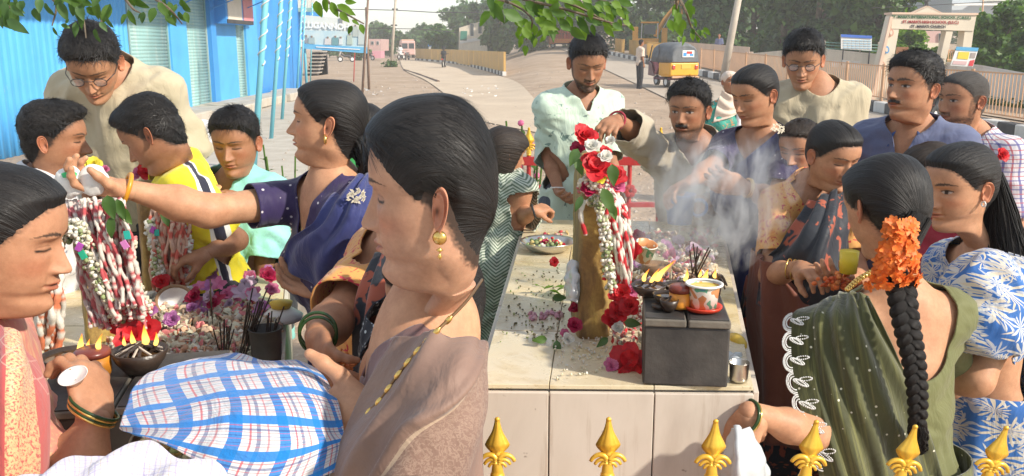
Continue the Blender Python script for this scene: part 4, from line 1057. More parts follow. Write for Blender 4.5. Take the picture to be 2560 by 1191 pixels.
# ---------------------------------------------------------------- kerb, railing, wall and gate on the right
kline = [GP(2700, 378), GP(2560, 350), GP(2350, 309), GP(2140, 270), GP(1960, 234), GP(1800, 200), GP(1690, 176), GP(1600, 155), GP(1510, 134)]
cum = np.concatenate([[0], np.cumsum([np.linalg.norm(b - a) for a, b in zip(kline[:-1], kline[1:])])])
def kl(s): return A(*[np.interp(s, cum, [q[i] for q in kline]) for i in range(3)])
kb = thing('kerb', 'black and white painted kerb blocks along the far side of the road', 'kerb', kl(5))
s = 0; i = 0
while s < cum[-1] - 1:
 L = .62 + .012 * s; v, f = box_between(kl(s), kl(s + L * .97), .28, .27); mb = MB(); mb.addm(v, f); o = mb.build('kerb_block', M_DGREY if i % 2 else M_WHITEW, kb)
 md = o.modifiers.new('bevel', 'BEVEL'); md.width = .025; md.segments = 2; s += L; i += 1
kn = nrm(np.cross(nrm(kl(20) - kl(0)), (0, 0, 1))) ; kn = kn if kn[0] > 0 else -kn
seg = 0; s = 0
while s < cum[-1] - 3:
 L = 2.3; a = kl(s) + kn * .35; b = kl(s + L) + kn * .35; base = .27
 far = s > 30; mm = M_YEL if far else M_ORAIL
 lab = '%s panel along the kerb, %s from the right edge of the view' % ('far yellow barrier' if far else 'rusty orange railing', ORD[seg])
 if not (26 < s < 31 or 40 < s < 44 or (s > 34 and seg % 3 == 0)):
  t = thing('railing', lab, 'railing', a + A(0, 0, base), 'railing panels behind the kerb')
  h = .88 if not far else .95
  for q in (a, b): mb = MB(); mb.tube([q + A(0, 0, base - .1), q + A(0, 0, base + h + .05)], .03, 8); mb.build('post', mm, t)
  for zz_ in (.06, h): mb = MB(); mb.tube([a + A(0, 0, base + zz_), b + A(0, 0, base + zz_)], .018, 6); mb.build('rail', mm, t)
  mb = MB(); nb = 17
  for j in range(1, nb): q = a + (b - a) * j / nb; mb.box(q + A(0, 0, base + h / 2 + .03), (.016, .016, h - .06) if not far else (.07, .02, h))
  mb.build('bars', mm, t, kind='stuff')
 s += L + .05; seg += 1
md_ = strip('median_verge', [(1620,140),(1800,180),(2140,236),(2560,305),(2800,350)], [(1700,138),(1850,165),(2140,212),(2560,268),(2800,300)], M_DIRT, dz=.05)
gt = crown([(GP(x, 208 + (x - 2000) * .115) + A(0, 0, .02), .38) for x in range(2000, 2600, 22)], 3800, .07, 12); meta(add('verge_grass', gt, M_LF2), kind='stuff', label='thin grass growing at the foot of the cream wall')
def wall_px(label, pts, th, m, cop=True, name='boundary_wall'):
 """pts: (px, base py, top py)"""
 t = thing(name, label, 'wall', GP(pts[0][0], pts[0][1]))
 for (x0, b0, t0), (x1, b1, t1) in zip(pts[:-1], pts[1:]):
  p0, p1 = GP(x0, b0), GP(x1, b1); h0 = P(x0, t0, p0[1])[2]; h1 = P(x1, t1, p1[1])[2]
  q = [p0 - A(0, 0, .1), p1 - A(0, 0, .1), A(p1[0], p1[1], h1), A(p0[0], p0[1], h0)]; off = A(.05, th, 0)
  mb = MB(); mb.addm(q + [v + off for v in q], [(0,1,2,3),(7,6,5,4),(3,2,6,7),(0,4,5,1),(0,3,7,4),(1,5,6,2)]); mb.build('wall_panel', m, t)
  if cop:
   q = [A(p0[0], p0[1] - .03, h0 + .003), A(p1[0], p1[1] - .03, h1 + .003), A(p1[0], p1[1] - .03, h1 + .06), A(p0[0], p0[1] - .03, h0 + .06)]; off = A(.05, th + .06, 0)
   mb = MB(); mb.addm(q + [v + off for v in q], [(0,1,2,3),(7,6,5,4),(3,2,6,7),(0,4,5,1),(0,3,7,4),(1,5,6,2)]); mb.build('coping', m, t)
 return t
wall_px('long cream compound wall left of the school gate', [(1870,188,138),(1960,203,130),(2060,219,127),(2205,240,142)], .18, M_CREAM)
wall_px('pale grey compound wall right of the school gate', [(2335,247,158),(2440,257,168),(2560,272,190),(2700,292,206)], .18, M_WHITEW)
wall_px('low brown wall behind the digger', [(1600,146,112),(1700,155,105),(1790,172,112),(1870,186,118)], .15, M_PEACH, cop=False)
wall_px('white louvred block wall beside the leaning pole', [(1850,178,128),(1880,184,130)], .15, M_WHITEW, cop=False)
# little recess with notices on the cream wall
for (x0, y0, x1, y1, lab) in ((2080, 152, 2096, 168, 'small faded notice on the cream wall'), (2106, 150, 2126, 170, 'left faded white notice in the wall recess'), (2130, 152, 2150, 172, 'right faded white notice in the wall recess')):
 mb = MB(); prism(mb, [(x0,y0),(x1,y0+1),(x1,y1),(x0,y1-1)], 28.5, .03); meta(mb.build('notice', M_WHITEW), lab, 'notice')
# notice board with printed rows
nbd = thing('notice_board', 'white printed notice board with blue heading above the cream wall', 'sign', P(2141, 125, 29))
mb = MB(); prism(mb, [(2103,86),(2180,90),(2179,127),(2103,123)], 29, .05); mb.build('board', M_WHITE, nbd)
mb = MB(); prism(mb, [(2103,86),(2180,90),(2180,97),(2103,93)], 28.97, .02); mb.build('heading', mat('print_heading_blue', (.06,.16,.55), .5), nbd)
for r_ in range(4):
 for c_ in range(7):
  x = 2109 + c_ * 10.2; y = 99.5 + r_ * 6.2 + c_ * .3; mb = MB(); prism(mb, [(x,y),(x+8,y+.3),(x+8,y+3.2),(x,y+3)], 28.98, .015); mb.build('printed_row', mat('print_light_blue', (.38,.55,.68), .5), nbd)
for x in (2108, 2174): q = P(x, 124, 29.03); mb = MB(); mb.tube([q - A(0,0,.5), q + A(0,0,.1)], .02, 6); mb.build('post', M_DGREY, nbd)
gr = thing('pipe_rail', 'green pipe rail on top of the cream wall', 'railing', P(2130, 130, 29.2))
for y in (106, 113, 121): mb = MB(); mb.tube([P(2060, y, 29.2), P(2200, y + 8, 29.2)], .018, 6); mb.build('rail', mat('green_pipe', (.16,.30,.25), .6), gr)
for x in (2062, 2108, 2150, 2196): mb = MB(); mb.tube([P(x, 100 + (x - 2060) * .04, 29.2), P(x, 128 + (x - 2060) * .06, 29.2)], .02, 6); mb.build('post', M_POLEC, gr)
# school gate
gate = thing('gateway', 'cream concrete school gateway with sloping left pylon and lettered beam', 'gateway', GP(2300, 245))
Yg = 27.5
def gp(q, m, nm, d=.5, dy=0, par=None): mb = MB(); prism(mb, q, Yg + dy, d); return mb.build(nm, m, par or gate)
gp([(2233,34),(2442,36),(2434,78),(2228,72)], M_CREAM, 'beam', .5)
gp([(2230,31),(2446,33),(2446,38),(2230,36)], M_PEACH, 'beam_cap', .58, -.04)
gp([(2229,40),(2248,72),(2216,250),(2178,250)], M_CREAM, 'pylon', .45, .02)
gp([(2226,42),(2233,42),(2186,250),(2178,250)], M_PEACH, 'pylon_edge', .1, -.06)
gp([(2366,78),(2383,78),(2362,165),(2346,165)], M_CREAM, 'pylon', .3, .03); gp([(2412,78),(2434,78),(2427,130),(2405,130)], M_CREAM, 'pylon', .4, .03)
for (x, y, c) in ((2228, 82, (.55,.30,.22)), (2217, 125, (.10,.28,.55)), (2206, 163, (.55,.22,.18))):
 q = [(x + 6.5 * math.cos(a), y + 9.5 * math.sin(a)) for a in np.linspace(0, 6.283, 14, endpoint=False)]; e = gp(q, mat('emblem%.2f' % c[0], c, .6), 'painted_emblem', .04, -.03)
 q = [(x + 3.2 * math.cos(a), y + 5.5 * math.sin(a)) for a in np.linspace(0, 6.283, 10, endpoint=False)]; gp(q, M_CREAM, 'emblem_centre', .02, -.045, e)
rt = P(2442, 37, Yg) - P(2233, 34, Yg)
for s_, x, y, sz, c in (("ST. MARK'S INTERNATIONAL SCHOOL (C.B.S.E.)", 2328, 44, .112, (.02,.12,.05)), ("ST. MARK'S HIGH SCHOOL (S.S.C.)", 2326, 56, .112, (.35,.03,.04)), ("ST. MARK'S CHURCH", 2320, 67, .112, (.05,.05,.07))):
 text_mesh(s_, sz, mat('letter%.2f' % c[0], c, .5), gate, P(x, y, Yg) - A(0, .02, 0), rt, (0, 0, 1), bold=.003)
og = thing('sliding_gate', 'half open orange slatted gate leaf inside the gateway', 'gate', GP(2250, 240))
gp([(2243,118),(2272,118),(2268,135),(2240,135)], mat('orange_sheet', (.60,.30,.16), .6), 'top_sheet', .05, .6, og)
for k in range(8): gp([(2240 - k * .6, 138 + k * 6), (2268 - k * .6, 138 + k * 6), (2268 - k * .6, 141 + k * 6), (2240 - k * .6, 141 + k * 6)], M_ORAIL, 'slat', .04, .6, og)
rgate = thing('metal_gate', 'small orange barred gate leaf beside the election style poster', 'gate', GP(2365, 245)); rgate['label'] = 'small orange barred gate leaf left of the colourful poster'
for k in range(5): gp([(2372 + k * 5, 124 + k), (2374 + k * 5, 124 + k), (2371 + k * 5, 158), (2369 + k * 5, 158)], M_ORAIL, 'bar', .03, .2, rgate)
gp([(2370,124),(2398,126),(2398,129),(2370,127)], M_ORAIL, 'rail', .03, .19, rgate); gp([(2368,148),(2394,150),(2394,153),(2368,151)], M_ORAIL, 'rail', .03, .19, rgate)
po = thing('poster', 'tilted poster with blue top and yellow panel in front of the right pylons', 'poster', P(2412, 165, 26.5))
def pp(q, m, nm, dy=0): mb = MB(); prism(mb, q, 26.5 + dy, .02); return mb.build(nm, m, po)
pp([(2392,117),(2447,120),(2432,168),(2376,164)], M_WHITE, 'sheet'); pp([(2392,117),(2447,120),(2444,129),(2389,126)], mat('poster_blue', (.08,.35,.60), .5), 'heading', -.015)
pp([(2397,130),(2424,131),(2420,149),(2393,147)], mat('poster_yellow', (.72,.55,.05), .5), 'yellow_panel', -.015); pp([(2426,152),(2437,150),(2432,166),(2421,165)], mat('poster_red', (.62,.05,.06), .5), 'red_panel', -.015)
pp([(2385,152),(2418,154),(2415,163),(2381,161)], mat('poster_pink', (.62,.42,.42), .5), 'crowd_print', -.015); pp([(2428,132),(2440,133),(2437,146),(2425,145)], mat('poster_face', (.35,.30,.28), .5), 'portrait_print', -.015)
# church behind the gate
ch = block('pink church with cream gable and cross seen through the gateway', [(2290,78),(2352,78),(2350,170),(2292,170)], 44, 8, M_PINKB, [(2296,84,2306,108), (2348,84,2358,108)])
for q, m_, nm in (([(2276,36),(2319,17),(2360,36),(2360,44),(2276,44)], M_CREAM, 'gable'), ([(2272,36),(2319,14),(2364,36),(2364,39),(2319,18),(2272,39)], M_PEACH, 'roof_edge'), ([(2318,-4),(2321,-4),(2321,16),(2318,16)], M_DGREY, 'cross'), ([(2312,1),(2327,1),(2327,4),(2312,4)], M_DGREY, 'cross_arm'), ([(2296,106),(2350,108),(2350,130),(2296,128)], M_CREAM, 'balcony')):
 mb = MB(); prism(mb, q, 43.5, .3); mb.build(nm, m_, ch)
bl = block('tall pale grey building at the top right corner', [(2385,-60),(2600,-60),(2600,60),(2378,40)], 60, 10, mat('pale_grey_blue', (.50,.56,.62), .7), [(2500,14,2512,30),(2530,14,2542,30)])
for k in range(26): q = [(2462 + k * 6, 2), (2465 + k * 6, 2), (2465 + k * 6, 9), (2462 + k * 6, 9)]; mb = MB(); prism(mb, q, 59.7, .1); mb.build('baluster', M_WHITE, bl)
mb = MB(); prism(mb, [(2385,9),(2600,9),(2600,14),(2385,14)], 59.4, .3); mb.build('ledge', M_WHITE, bl); mb = MB(); prism(mb, [(2455,-3),(2600,-3),(2600,2),(2455,2)], 59.4, .3); mb.build('parapet_rail', M_WHITE, bl)
pole('orange brown pole right of the school gateway beam', 2448, 170, 2458, 0, .09, M_ORAIL, name='thin_pole')
# ---------------------------------------------------------------- vehicles and far street life
def bevel(o, w=.02, s=2):
 m = o.modifiers.new('bevel', 'BEVEL'); m.width = w; m.segments = s; m.limit_method = 'ANGLE'; return o
def local(o, x, y, rz, s=1.0, z=None):
 o.location = (x, y, float(terrain(x, y)) + .02 if z is None else z); o.rotation_euler = (0, 0, rz); o.scale = (s, s, s); return o
def wheel(parent, c, r, w, axis=(1, 0, 0)):
 mb = MB(); mb.lathe([(r * .6, -w * .5), (r * .92, -w * .5), (r, -w * .3), (r, w * .3), (r * .92, w * .5), (r * .6, w * .5)], c, 20, axis); wh = mb.build('wheel', M_BLACK, parent, smooth=True)
 mb = MB(); mb.lathe([(0.001, -w * .42), (r * .62, -w * .42), (r * .62, w * .42), (0.001, w * .42)], c, 16, axis); mb.build('rim', M_WHITE, wh); return wh
M_AUTO = _paint('auto_yellow', (.78,.38,.03), (.45,.25,.08), .4, 3, (.66, .75))
M_CANV = var_mat('grey_canvas', (.10,.11,.12), (.17,.18,.19), 5, .8, .3, 60)
M_MAR = var_mat('maroon_panel', (.10,.03,.05), (.15,.05,.07), 5, .5)
M_LAMP = mat('tail_lamp_red', (.55,.06,.04), .3)
au = thing('auto_rickshaw', 'yellow auto rickshaw with a grey canvas hood seen from behind', 'auto rickshaw', (0, 0, 0))
def arch(x0, zz, w, h, n=14, e=2.6):
 a = np.linspace(0, np.pi, n); c = np.sign(np.cos(a)) * np.abs(np.cos(a)) ** (2 / e); s = np.abs(np.sin(a)) ** (2 / e)
 return np.stack([c * w, 0 * a + x0, zz + s * h], -1)
secs = [(-1.22, .98, .56, .55), (-1.15, .96, .60, .68), (-.9, .96, .63, .74), (-.3, .96, .64, .76), (.25, .96, .62, .74), (.42, 1.0, .58, .66)]
g = np.stack([arch(y, z, w, h) for y, z, w, h in secs]);
add('canvas_hood', mesh_from(g.reshape(-1, 3), gfaces(6, 14)), M_CANV, au, solid=.02)
mb = MB(); mb.addm(list(g[0]) , [tuple(range(14))]); add('rear_canvas', mb.mesh(), M_CANV, au)
mb = MB(); mb.box((0, -.72, .70), (1.26, .95, .52)); bevel(mb.build('body', M_AUTO, au), .06, 3)
mb = MB(); mb.box((0, -.35, .33), (1.15, 1.2, .10)); bevel(mb.build('floor', M_MAR, au), .03)
mb = MB(); mb.addm([(-.62,.05,.4),(.62,.05,.4),(.30,1.15,.42),(-.30,1.15,.42),(-.58,.35,.85),(.58,.35,.85),(.30,1.12,1.0),(-.30,1.12,1.0)], [(0,3,7,4),(1,5,6,2),(3,2,6,7)]); add('front_cowl', mb.mesh(), M_MAR, au, solid=.03)
for sx in (-1, 1):
 mb = MB(); mb.tube([(sx * .56, .42, 1.6), (sx * .40, .95, 1.0)], .025, 6); mb.build('windscreen_pillar', M_DGREY, au)
 mb = MB(); mb.tube([(sx * .62, -.25, .9), (sx * .62, -.25, 1.6)], .02, 6); mb.build('side_pillar', M_DGREY, au)
 mb = MB(); mb.box((sx * .50, -1.215, .78), (.12, .05, .16)); bevel(mb.build('tail_light', M_LAMP, au), .02)
 mb = MB(); mb.box((sx * .72, .55, 1.15), (.10, .03, .14)); bevel(mb.build('mirror', M_DGREY, au), .02)
 wheel(au, (sx * .52, -.75, .21), .21, .12)
 mb = MB(); mb.box((sx * .54, -.75, .44), (.20, .55, .05)); bevel(mb.build('mudguard', M_AUTO, au), .02)
wheel(au, (0, .95, .21), .21, .11)
mb = MB(); mb.box((0, -.45, .98), (1.1, .12, .35)); bevel(mb.build('seat', M_MAR, au), .04); mb = MB(); mb.box((0, .2, .75), (.5, .35, .12)); bevel(mb.build('driver_seat', M_DGREY, au), .04)
mb = MB(); mb.box((0, -1.26, .40), (1.2, .06, .07)); bevel(mb.build('bumper', M_ORAIL, au), .02)
mb = MB(); mb.box((.05, -1.205, .80), (.42, .02, .16)); mb.build('number_plate', mat('plate_yellow', (.62,.42,.06), .5), au)
mb = MB(); mb.box((.10, -1.235, 1.28), (.52, .02, .26)); bevel(mb.build('rear_sticker', M_WHITE, au), .02)
mb = MB(); mb.box((.14, -1.247, 1.33), (.24, .01, .09)); mb.build('sticker_print', M_LAMP, au); mb = MB(); mb.box((-.05, -1.247, 1.26), (.14, .01, .13)); mb.build('sticker_print', M_BLUE2, au); mb = MB(); mb.box((.24, -1.247, 1.24), (.16, .01, .08)); mb.build('sticker_print', M_BLUE2, au)
mb = MB(); mb.tube([(0, .75, .55), (0, .6, 1.0)], .02, 6); mb.tube([(-.3, .58, 1.02), (.3, .58, 1.02)], .018, 6); mb.build('handlebar', M_DGREY, au)
pa = GP(1682, 222); local(au, pa[0], pa[1] + .9, R(20), .93)
M_DIG = _paint('digger_yellow', (.85,.38,.04), (.35,.2,.08), .5, 3)
dg = thing('digger', 'orange yellow backhoe digger with its boom raised beyond the kerb', 'digger', (0, 0, 0))
mb = MB(); mb.box((-.2, 0, 1.0), (2.0, 1.5, .7)); bevel(mb.build('chassis', M_DIG, dg), .06)
mb = MB(); mb.box((.0, 0, 2.72), (1.6, 1.5, .12)); bevel(mb.build('cab_roof', M_DIG, dg), .04)
for x in (-.72, .72):
 for y in (-.68, .68): mb = MB(); mb.tube([(x, y, 1.3), (x * .95, y, 2.7)], .05, 6); mb.build('cab_pillar', M_WHITEW, dg)
mb = MB(); mb.box((0, -.66, 2.1), (1.0, .03, .8)); mb.build('cab_glass', M_GLASS, dg)
mb = MB(); mb.box((-1.25, 0, 1.6), (.5, 1.4, 1.5)); bevel(mb.build('engine_cover', M_DIG, dg), .06)
mb = MB(); mb.box((1.3, 0, 1.5), (.5, 1.1, 1.5)); bevel(mb.build('rear_frame', M_DIG, dg), .06)
mb = MB(); q = crom([A(.5, -.5, 1.5), A(1.2, -.5, 2.9), A(2.3, -.5, 4.3), A(2.6, -.5, 4.6)], np.linspace(0, 1, 14)); mb.tube(q, np.linspace(.2, .12, 14), 4); mb.build('boom', M_DIG, dg)
mb = MB(); mb.tube([(2.6, -.5, 4.6), (2.75, -.5, 3.4)], .1, 6); mb.build('dipper', M_DIG, dg); mb = MB(); mb.tube([(1.0,-.4,1.9),(1.9,-.4,3.6)], .05, 6); mb.build('hydraulic_ram', M_WHITEW, dg)
for x in (-1.0, .9): wheel(dg, (x, -.75, .5), .5, .35, (0, 1, 0)); wheel(dg, (x, .75, .5), .5, .35, (0, 1, 0))
pd = GP(1632, 138); local(dg, pd[0], pd[1] + 2, R(-8), .9)
M_CYL = _paint('gas_cylinder_red', (.75,.13,.06), (.4,.2,.12), .5, 3)
gc = thing('cargo_auto', 'orange three wheeled cargo carrier on the road bend', 'cargo carrier', (0, 0, 0))
mb = MB(); mb.box((0, 0, .75), (2.7, 1.4, .45)); bevel(mb.build('load_bed', mat('cart_orange', (.85,.24,.03), .5), gc), .04)
mb = MB(); mb.box((-1.6, 0, .9), (.7, 1.2, 1.0)); bevel(mb.build('cab', mat('cart_orange2', (.62,.2,.08), .5), gc), .15, 3)
mb = MB(); mb.box((0, 0, .45), (2.6, .9, .12)); mb.build('chassis', M_DGREY, gc)
for c in ((1.0, -.6, .28), (1.0, .6, .28), (-1.4, 0, .28)): wheel(gc, c, .28, .16, (0, 1, 0))
pg = GP(1416, 122); local(gc, pg[0], pg[1] + 1, R(8), .95)
for i in range(16):
 r_, c_ = divmod(i, 8); x = -1.05 + (c_ % 8) * .3; z = 1.02 + r_ * .58; n_ = thing('gas_cylinder', 'red gas cylinder standing in the orange cargo carrier', 'gas cylinder', (0,0,0), 'gas cylinders on the cargo carrier') if False else None
 mb = MB(); mb.lathe([(.001,0),(.13,.02),(.14,.1),(.14,.42),(.11,.5),(.05,.53),(.07,.57),(.001,.58)], (0,0,0), 10); o = mb.build('gas_cylinder', M_CYL, smooth=True)
 o.location = (pg[0] + x * .95, pg[1] + 1 - .3 + .25 * (i % 3), pg[2] + .95 + r_ * .52); meta(o, 'red gas cylinder, %s from the left in the %s row on the cargo carrier' % (ORD[c_], ['lower','upper'][r_]), 'gas cylinder', 'gas cylinders on the cargo carrier')
def scooter(label, px, py, rz, s=1.0, c=M_DGREY, name='motorcycle', group='motorcycles along the far road'):
 t = thing(name, label, 'motorcycle', (0,0,0), group)
 wheel(t, (0, .62, .29), .29, .09); wheel(t, (0, -.62, .29), .29, .10)
 mb = MB(); mb.tube([(0,-.62,.5),(0,-.2,.62),(0,.2,.62),(0,.5,.8)], [.07,.13,.13,.08], 8); mb.build('frame', c, t, smooth=True)
 mb = MB(); mb.box((0, -.3, .78), (.24, .62, .1)); bevel(mb.build('seat', M_BLACK, t), .04); mb = MB(); mb.tube([(0,.62,.3),(0,.45,.98)], .04, 6); mb.tube([(-.32,.40,1.02),(.32,.40,1.02)], .018, 6); mb.build('handlebar', M_DGREY, t)
 mb = MB(); mb.lathe([(.001,0),(.09,.02),(.06,.12),(.001,.14)], (0,.52,.85), 10, (0,1,0)); mb.build('headlight', M_WHITE, t); mb = MB(); mb.box((0,-.86,.62), (.12,.04,.1)); mb.build('tail_light', M_LAMP, t)
 p = GP(px, py); return local(t, p[0], p[1], rz, s), p
scooter('white faced motorcycle parked left of the small bus', 1003, 150, R(160), 1.0, M_WHITE); scooter('second parked motorcycle in front of the small bus', 1018, 151, R(170), 1.0, M_WHITE)
scooter('dark scooter parked under the billboard', 866, 156, R(100), .95); scooter('motorcycle seen between the rusty pole and the billboard', 922, 152, R(60), .9)
scooter('motorcycle with a pale tank beyond the kerb beside the leaning pole', 1796, 166, R(150), 1.2, M_WHITE)
scooter('motorcycle whose mirrors show behind the two standing men', 2350, 335, R(-40), 1.0, M_DGREY)
bus = thing('small_bus', 'small pink and white bus parked at the end of the street', 'bus', (0,0,0))
mb = MB(); mb.box((0,0,1.35), (1.9,4.2,1.9)); bevel(mb.build('body', mat('bus_pink', (.62,.40,.36), .5), bus), .15, 3)
mb = MB(); mb.box((0,0,2.38), (1.7,3.8,.16)); bevel(mb.build('roof', mat('bus_roof', (.66,.42,.30), .5), bus), .06)
for x in (-.45, .45): mb = MB(); mb.box((x,-2.12,1.6), (.72,.03,.7)); mb.build('windscreen', M_GLASS, bus)
for x in (-.8,.8):
 for y in (-1.3,1.3): wheel(bus, (x,y,.38), .38, .22)
pb = GP(1012, 146); local(bus, pb[0], pb[1] + 3, R(10), .95)
# motorcycle rider seen from behind on the pale road
rid, rp = scooter('motorcycle ridden away along the pale road', 1110, 170, R(-4), 1.0, M_DGREY)
# ---------------------------------------------------------------- flowers, leaves, garlands
def petal_mesh(n, L, W, cup, layers, seed, curl=.2, nu=4, nv=4):
 r = np.random.default_rng(seed); V = []; F = []; C = []
 for k in range(layers):
  f = 1 - k / (layers + .5)
  for j in range(n):
   a = 2 * np.pi * (j + .5 * (k % 2)) / n + r.normal(0, .12); l = L * f * r.uniform(.85, 1.15); w = W * (.5 + .5 * f) * r.uniform(.85, 1.15); el = cup + (1.35 - cup) * (k / max(1, layers)) + r.normal(0, .1)
   u = np.linspace(0, 1, nu)[:, None]; v = np.linspace(-1, 1, nv)[None]
   rad = l * (u * np.cos(el) ) + .0 * v; hz = l * (u * np.sin(el) + curl * (-(u ** 2)) + .10 * np.sin(u * 9 + j) * v * .5) + .25 * w * v ** 2 * u
   sw = w * np.sin(np.pi * (.12 + .80 * u)) ** .7 * v
   x = rad * np.cos(a) - sw * np.sin(a); y = rad * np.sin(a) + sw * np.cos(a); n0 = sum(len(q) for q in V)
   V.append(np.stack([x, y, hz], -1).reshape(-1, 3)); F.append(gfaces(nu, nv) + n0); C.append(np.full((nu * nv, 3), r.uniform(.75, 1.1)) * (1, 1, 1))
 return mesh_from(np.concatenate(V), np.concatenate(F), col=np.concatenate(C))
def petal_mat(name, c, c2, trans=.25):
 def fn(t, b, tc):
  at = t.new('ShaderNodeAttribute'); at.attribute_name = 'col'; f = t.noise(tc.outputs['Object'], 60, 3)
  k = t.mix(1.0, t.ramp(f, [(.3, c), (.7, c2)]), at.outputs['Color'], 'MULTIPLY'); t.l.new(k, b.inputs['Base Color'])
  tr = t.new('ShaderNodeBsdfTranslucent'); t.l.new(k, tr.inputs['Color']); mx = t.new('ShaderNodeMixShader'); mx.inputs[0].default_value = trans
  out = t.n['Material Output']; t.l.new(b.outputs[0], mx.inputs[1]); t.l.new(tr.outputs[0], mx.inputs[2]); t.l.new(mx.outputs[0], out.inputs[0])
 return mat(name, c, .55, fn)
PM = dict(red=petal_mat('petal_red', (.52,.008,.018), (.78,.03,.04)), pink=petal_mat('petal_pink', (.62,.10,.26), (.75,.24,.40)), crimson=petal_mat('petal_crimson', (.36,.006,.05), (.5,.02,.09)),
          white=petal_mat('petal_white', (.70,.68,.60), (.82,.80,.74)), purple=petal_mat('petal_purple', (.38,.10,.33), (.52,.22,.46)), orange=petal_mat('petal_orange', (.80,.16,.02), (.88,.28,.05)), yellow=petal_mat('petal_yellow', (.75,.60,.02), (.85,.75,.10)), cream=petal_mat('petal_cream', (.66,.62,.42), (.78,.74,.56)), lilac=petal_mat('petal_lilac', (.52,.36,.50), (.64,.48,.60)))
ROSE = [petal_mesh(6, .030, .016, .30, 5, s) for s in range(3)]; HIB = [petal_mesh(5, .045, .024, .25, 2, s + 5, .1, 5, 5) for s in range(3)]; SML = [petal_mesh(5, .013, .005, .3, 1, s + 9, .1, 3, 3) for s in range(3)]
def flower(p, kind, colr, label, cat='flower', s=1.0, n=(0,-.3,1), group=None, name=None, seed=None):
 src = {'rose': ROSE, 'hib': HIB, 'small': SML}[kind]; s *= {'rose': .72, 'hib': .74, 'small': 1}[kind]; me = src[(seed if seed is not None else rr.randrange(3)) % 3]
 key = me.name + colr
 if key not in FM: m2 = me.copy(); m2.materials.append(PM[colr]); FM[key] = m2
 o = bpy.data.objects.new(name or {'rose': 'rose', 'hib': 'hibiscus', 'small': 'blossom'}[kind], FM[key]); COL.objects.link(o); o.location = [float(c) for c in p]
 q = Vector(n).normalized().to_track_quat('Z', 'Y'); e = q.to_matrix() @ Matrix.Rotation(rr.uniform(0, 6.28), 3, 'Z'); o.rotation_euler = e.to_euler(); o.scale = (s,) * 3
 return meta(o, label, cat, group)
FM = {}
def leaf_mesh(L=.05, W=.026, seed=0, fold=.25, n=7):
 u = np.linspace(0, 1, n)[:, None]; v = np.linspace(-1, 1, 5)[None]; w = W * np.sin(np.pi * u ** .8) ** .9 * (1 - .25 * u)
 x = w * v; y = L * u + 0 * v; z = fold * np.abs(x) - L * .22 * u ** 2 + .0015 * np.sin(u * 9 + seed) * v
 return mesh_from(np.stack([x, y, z], -1).reshape(-1, 3), gfaces(n, 5), col=np.full((n * 5, 3), .5))
LEAFM = [leaf_mesh(.050, .0155, 0), leaf_mesh(.043, .012, 1, .35), leaf_mesh(.055, .013, 2, .15)]
LEAFD = {}
def leaf_obj(p, d, m, s=1.0, parent=None, name='leaf', k=0, up=(0,0,1)):
 key = (k % 3, m.name)
 if key not in LEAFD: me = LEAFM[k % 3].copy(); me.materials.append(m); LEAFD[key] = me
 o = bpy.data.objects.new(name, LEAFD[key]); COL.objects.link(o)
 d = Vector(d).normalized(); r = d.cross(Vector(up)); r = r.normalized() if r.length > .01 else Vector((1,0,0)); u = r.cross(d)
 o.matrix_basis = Matrix(((r.x*s, d.x*s, u.x*s, p[0]), (r.y*s, d.y*s, u.y*s, p[1]), (r.z*s, d.z*s, u.z*s, p[2]), (0,0,0,1)))
 if parent is not None: o.parent = parent; o.matrix_parent_inverse = parent.matrix_basis.inverted()
 return o
def blobs(pts, r, cols, n=6, m=None, jitter=.35, squash=.8, name='blossom', parent=None, seed=0, **kw):
 """many little rounded buds, each an uneven octahedron subdivided once"""
 g = np.random.default_rng(seed)
 base = [];
 for th in np.linspace(0, np.pi, 5):
  for ph in np.linspace(0, 2 * np.pi, 6, endpoint=False): base.append((math.sin(th) * math.cos(ph), math.sin(th) * math.sin(ph), math.cos(th)))
 base = np.array(base); F0 = gfaces(5, 6, True); pts = np.asarray(pts, float); N = len(pts)
 rot = g.normal(size=(N, 3, 3)); q, _ = np.linalg.qr(rot); sc = g.uniform(1 - jitter, 1 + jitter, (N, 1, 3)) * np.reshape(np.broadcast_to(r, N), (N, 1, 1))
 B = (base[None] * sc * (1, 1, squash)) @ q + pts[:, None]; B += g.normal(0, .08, B.shape) * np.reshape(np.broadcast_to(r, N), (N, 1, 1))
 F = (F0[None] + (np.arange(N) * 30)[:, None, None]).reshape(-1, 4); ci = g.integers(0, len(cols), N); C = np.array(cols)[ci] * g.uniform(.8, 1.1, (N, 1)); C = np.repeat(C, 30, 0)
 return add(name, mesh_from(B.reshape(-1, 3), F, smooth=False, col=C), m or M_BUD, parent, **kw)
M_BUD = attr_mat('buds_and_yarn', .7, .3, 400)
M_YARN = attr_mat('cotton_yarn', .9, .6, 500, .2, 120)
WH = (.74,.71,.62); CRM = (.70,.66,.48); GRN = (.30,.36,.16); RD = (.58,.03,.04); PK = (.62,.20,.20); ORG = (.72,.22,.10)
def jasmine(name, label, path, r=.012, n=260, cols=(WH, WH, CRM, GRN), seed=1, group=None, bud=.0052):
 g = np.random.default_rng(seed); t = thing(name, label, 'garland', path[0], group); c = crom(path, g.random(n)); d = g.normal(size=(n, 3)); d /= np.linalg.norm(d, axis=1, keepdims=True)
 blobs(c + d * r * g.uniform(.4, 1, (n, 1)), bud, cols, parent=t, seed=seed, kind='stuff')
 mb = MB(); mb.tube(crom(path, np.linspace(0, 1, 24)), .002, 4); mb.build('string', M_BUD, t); return t
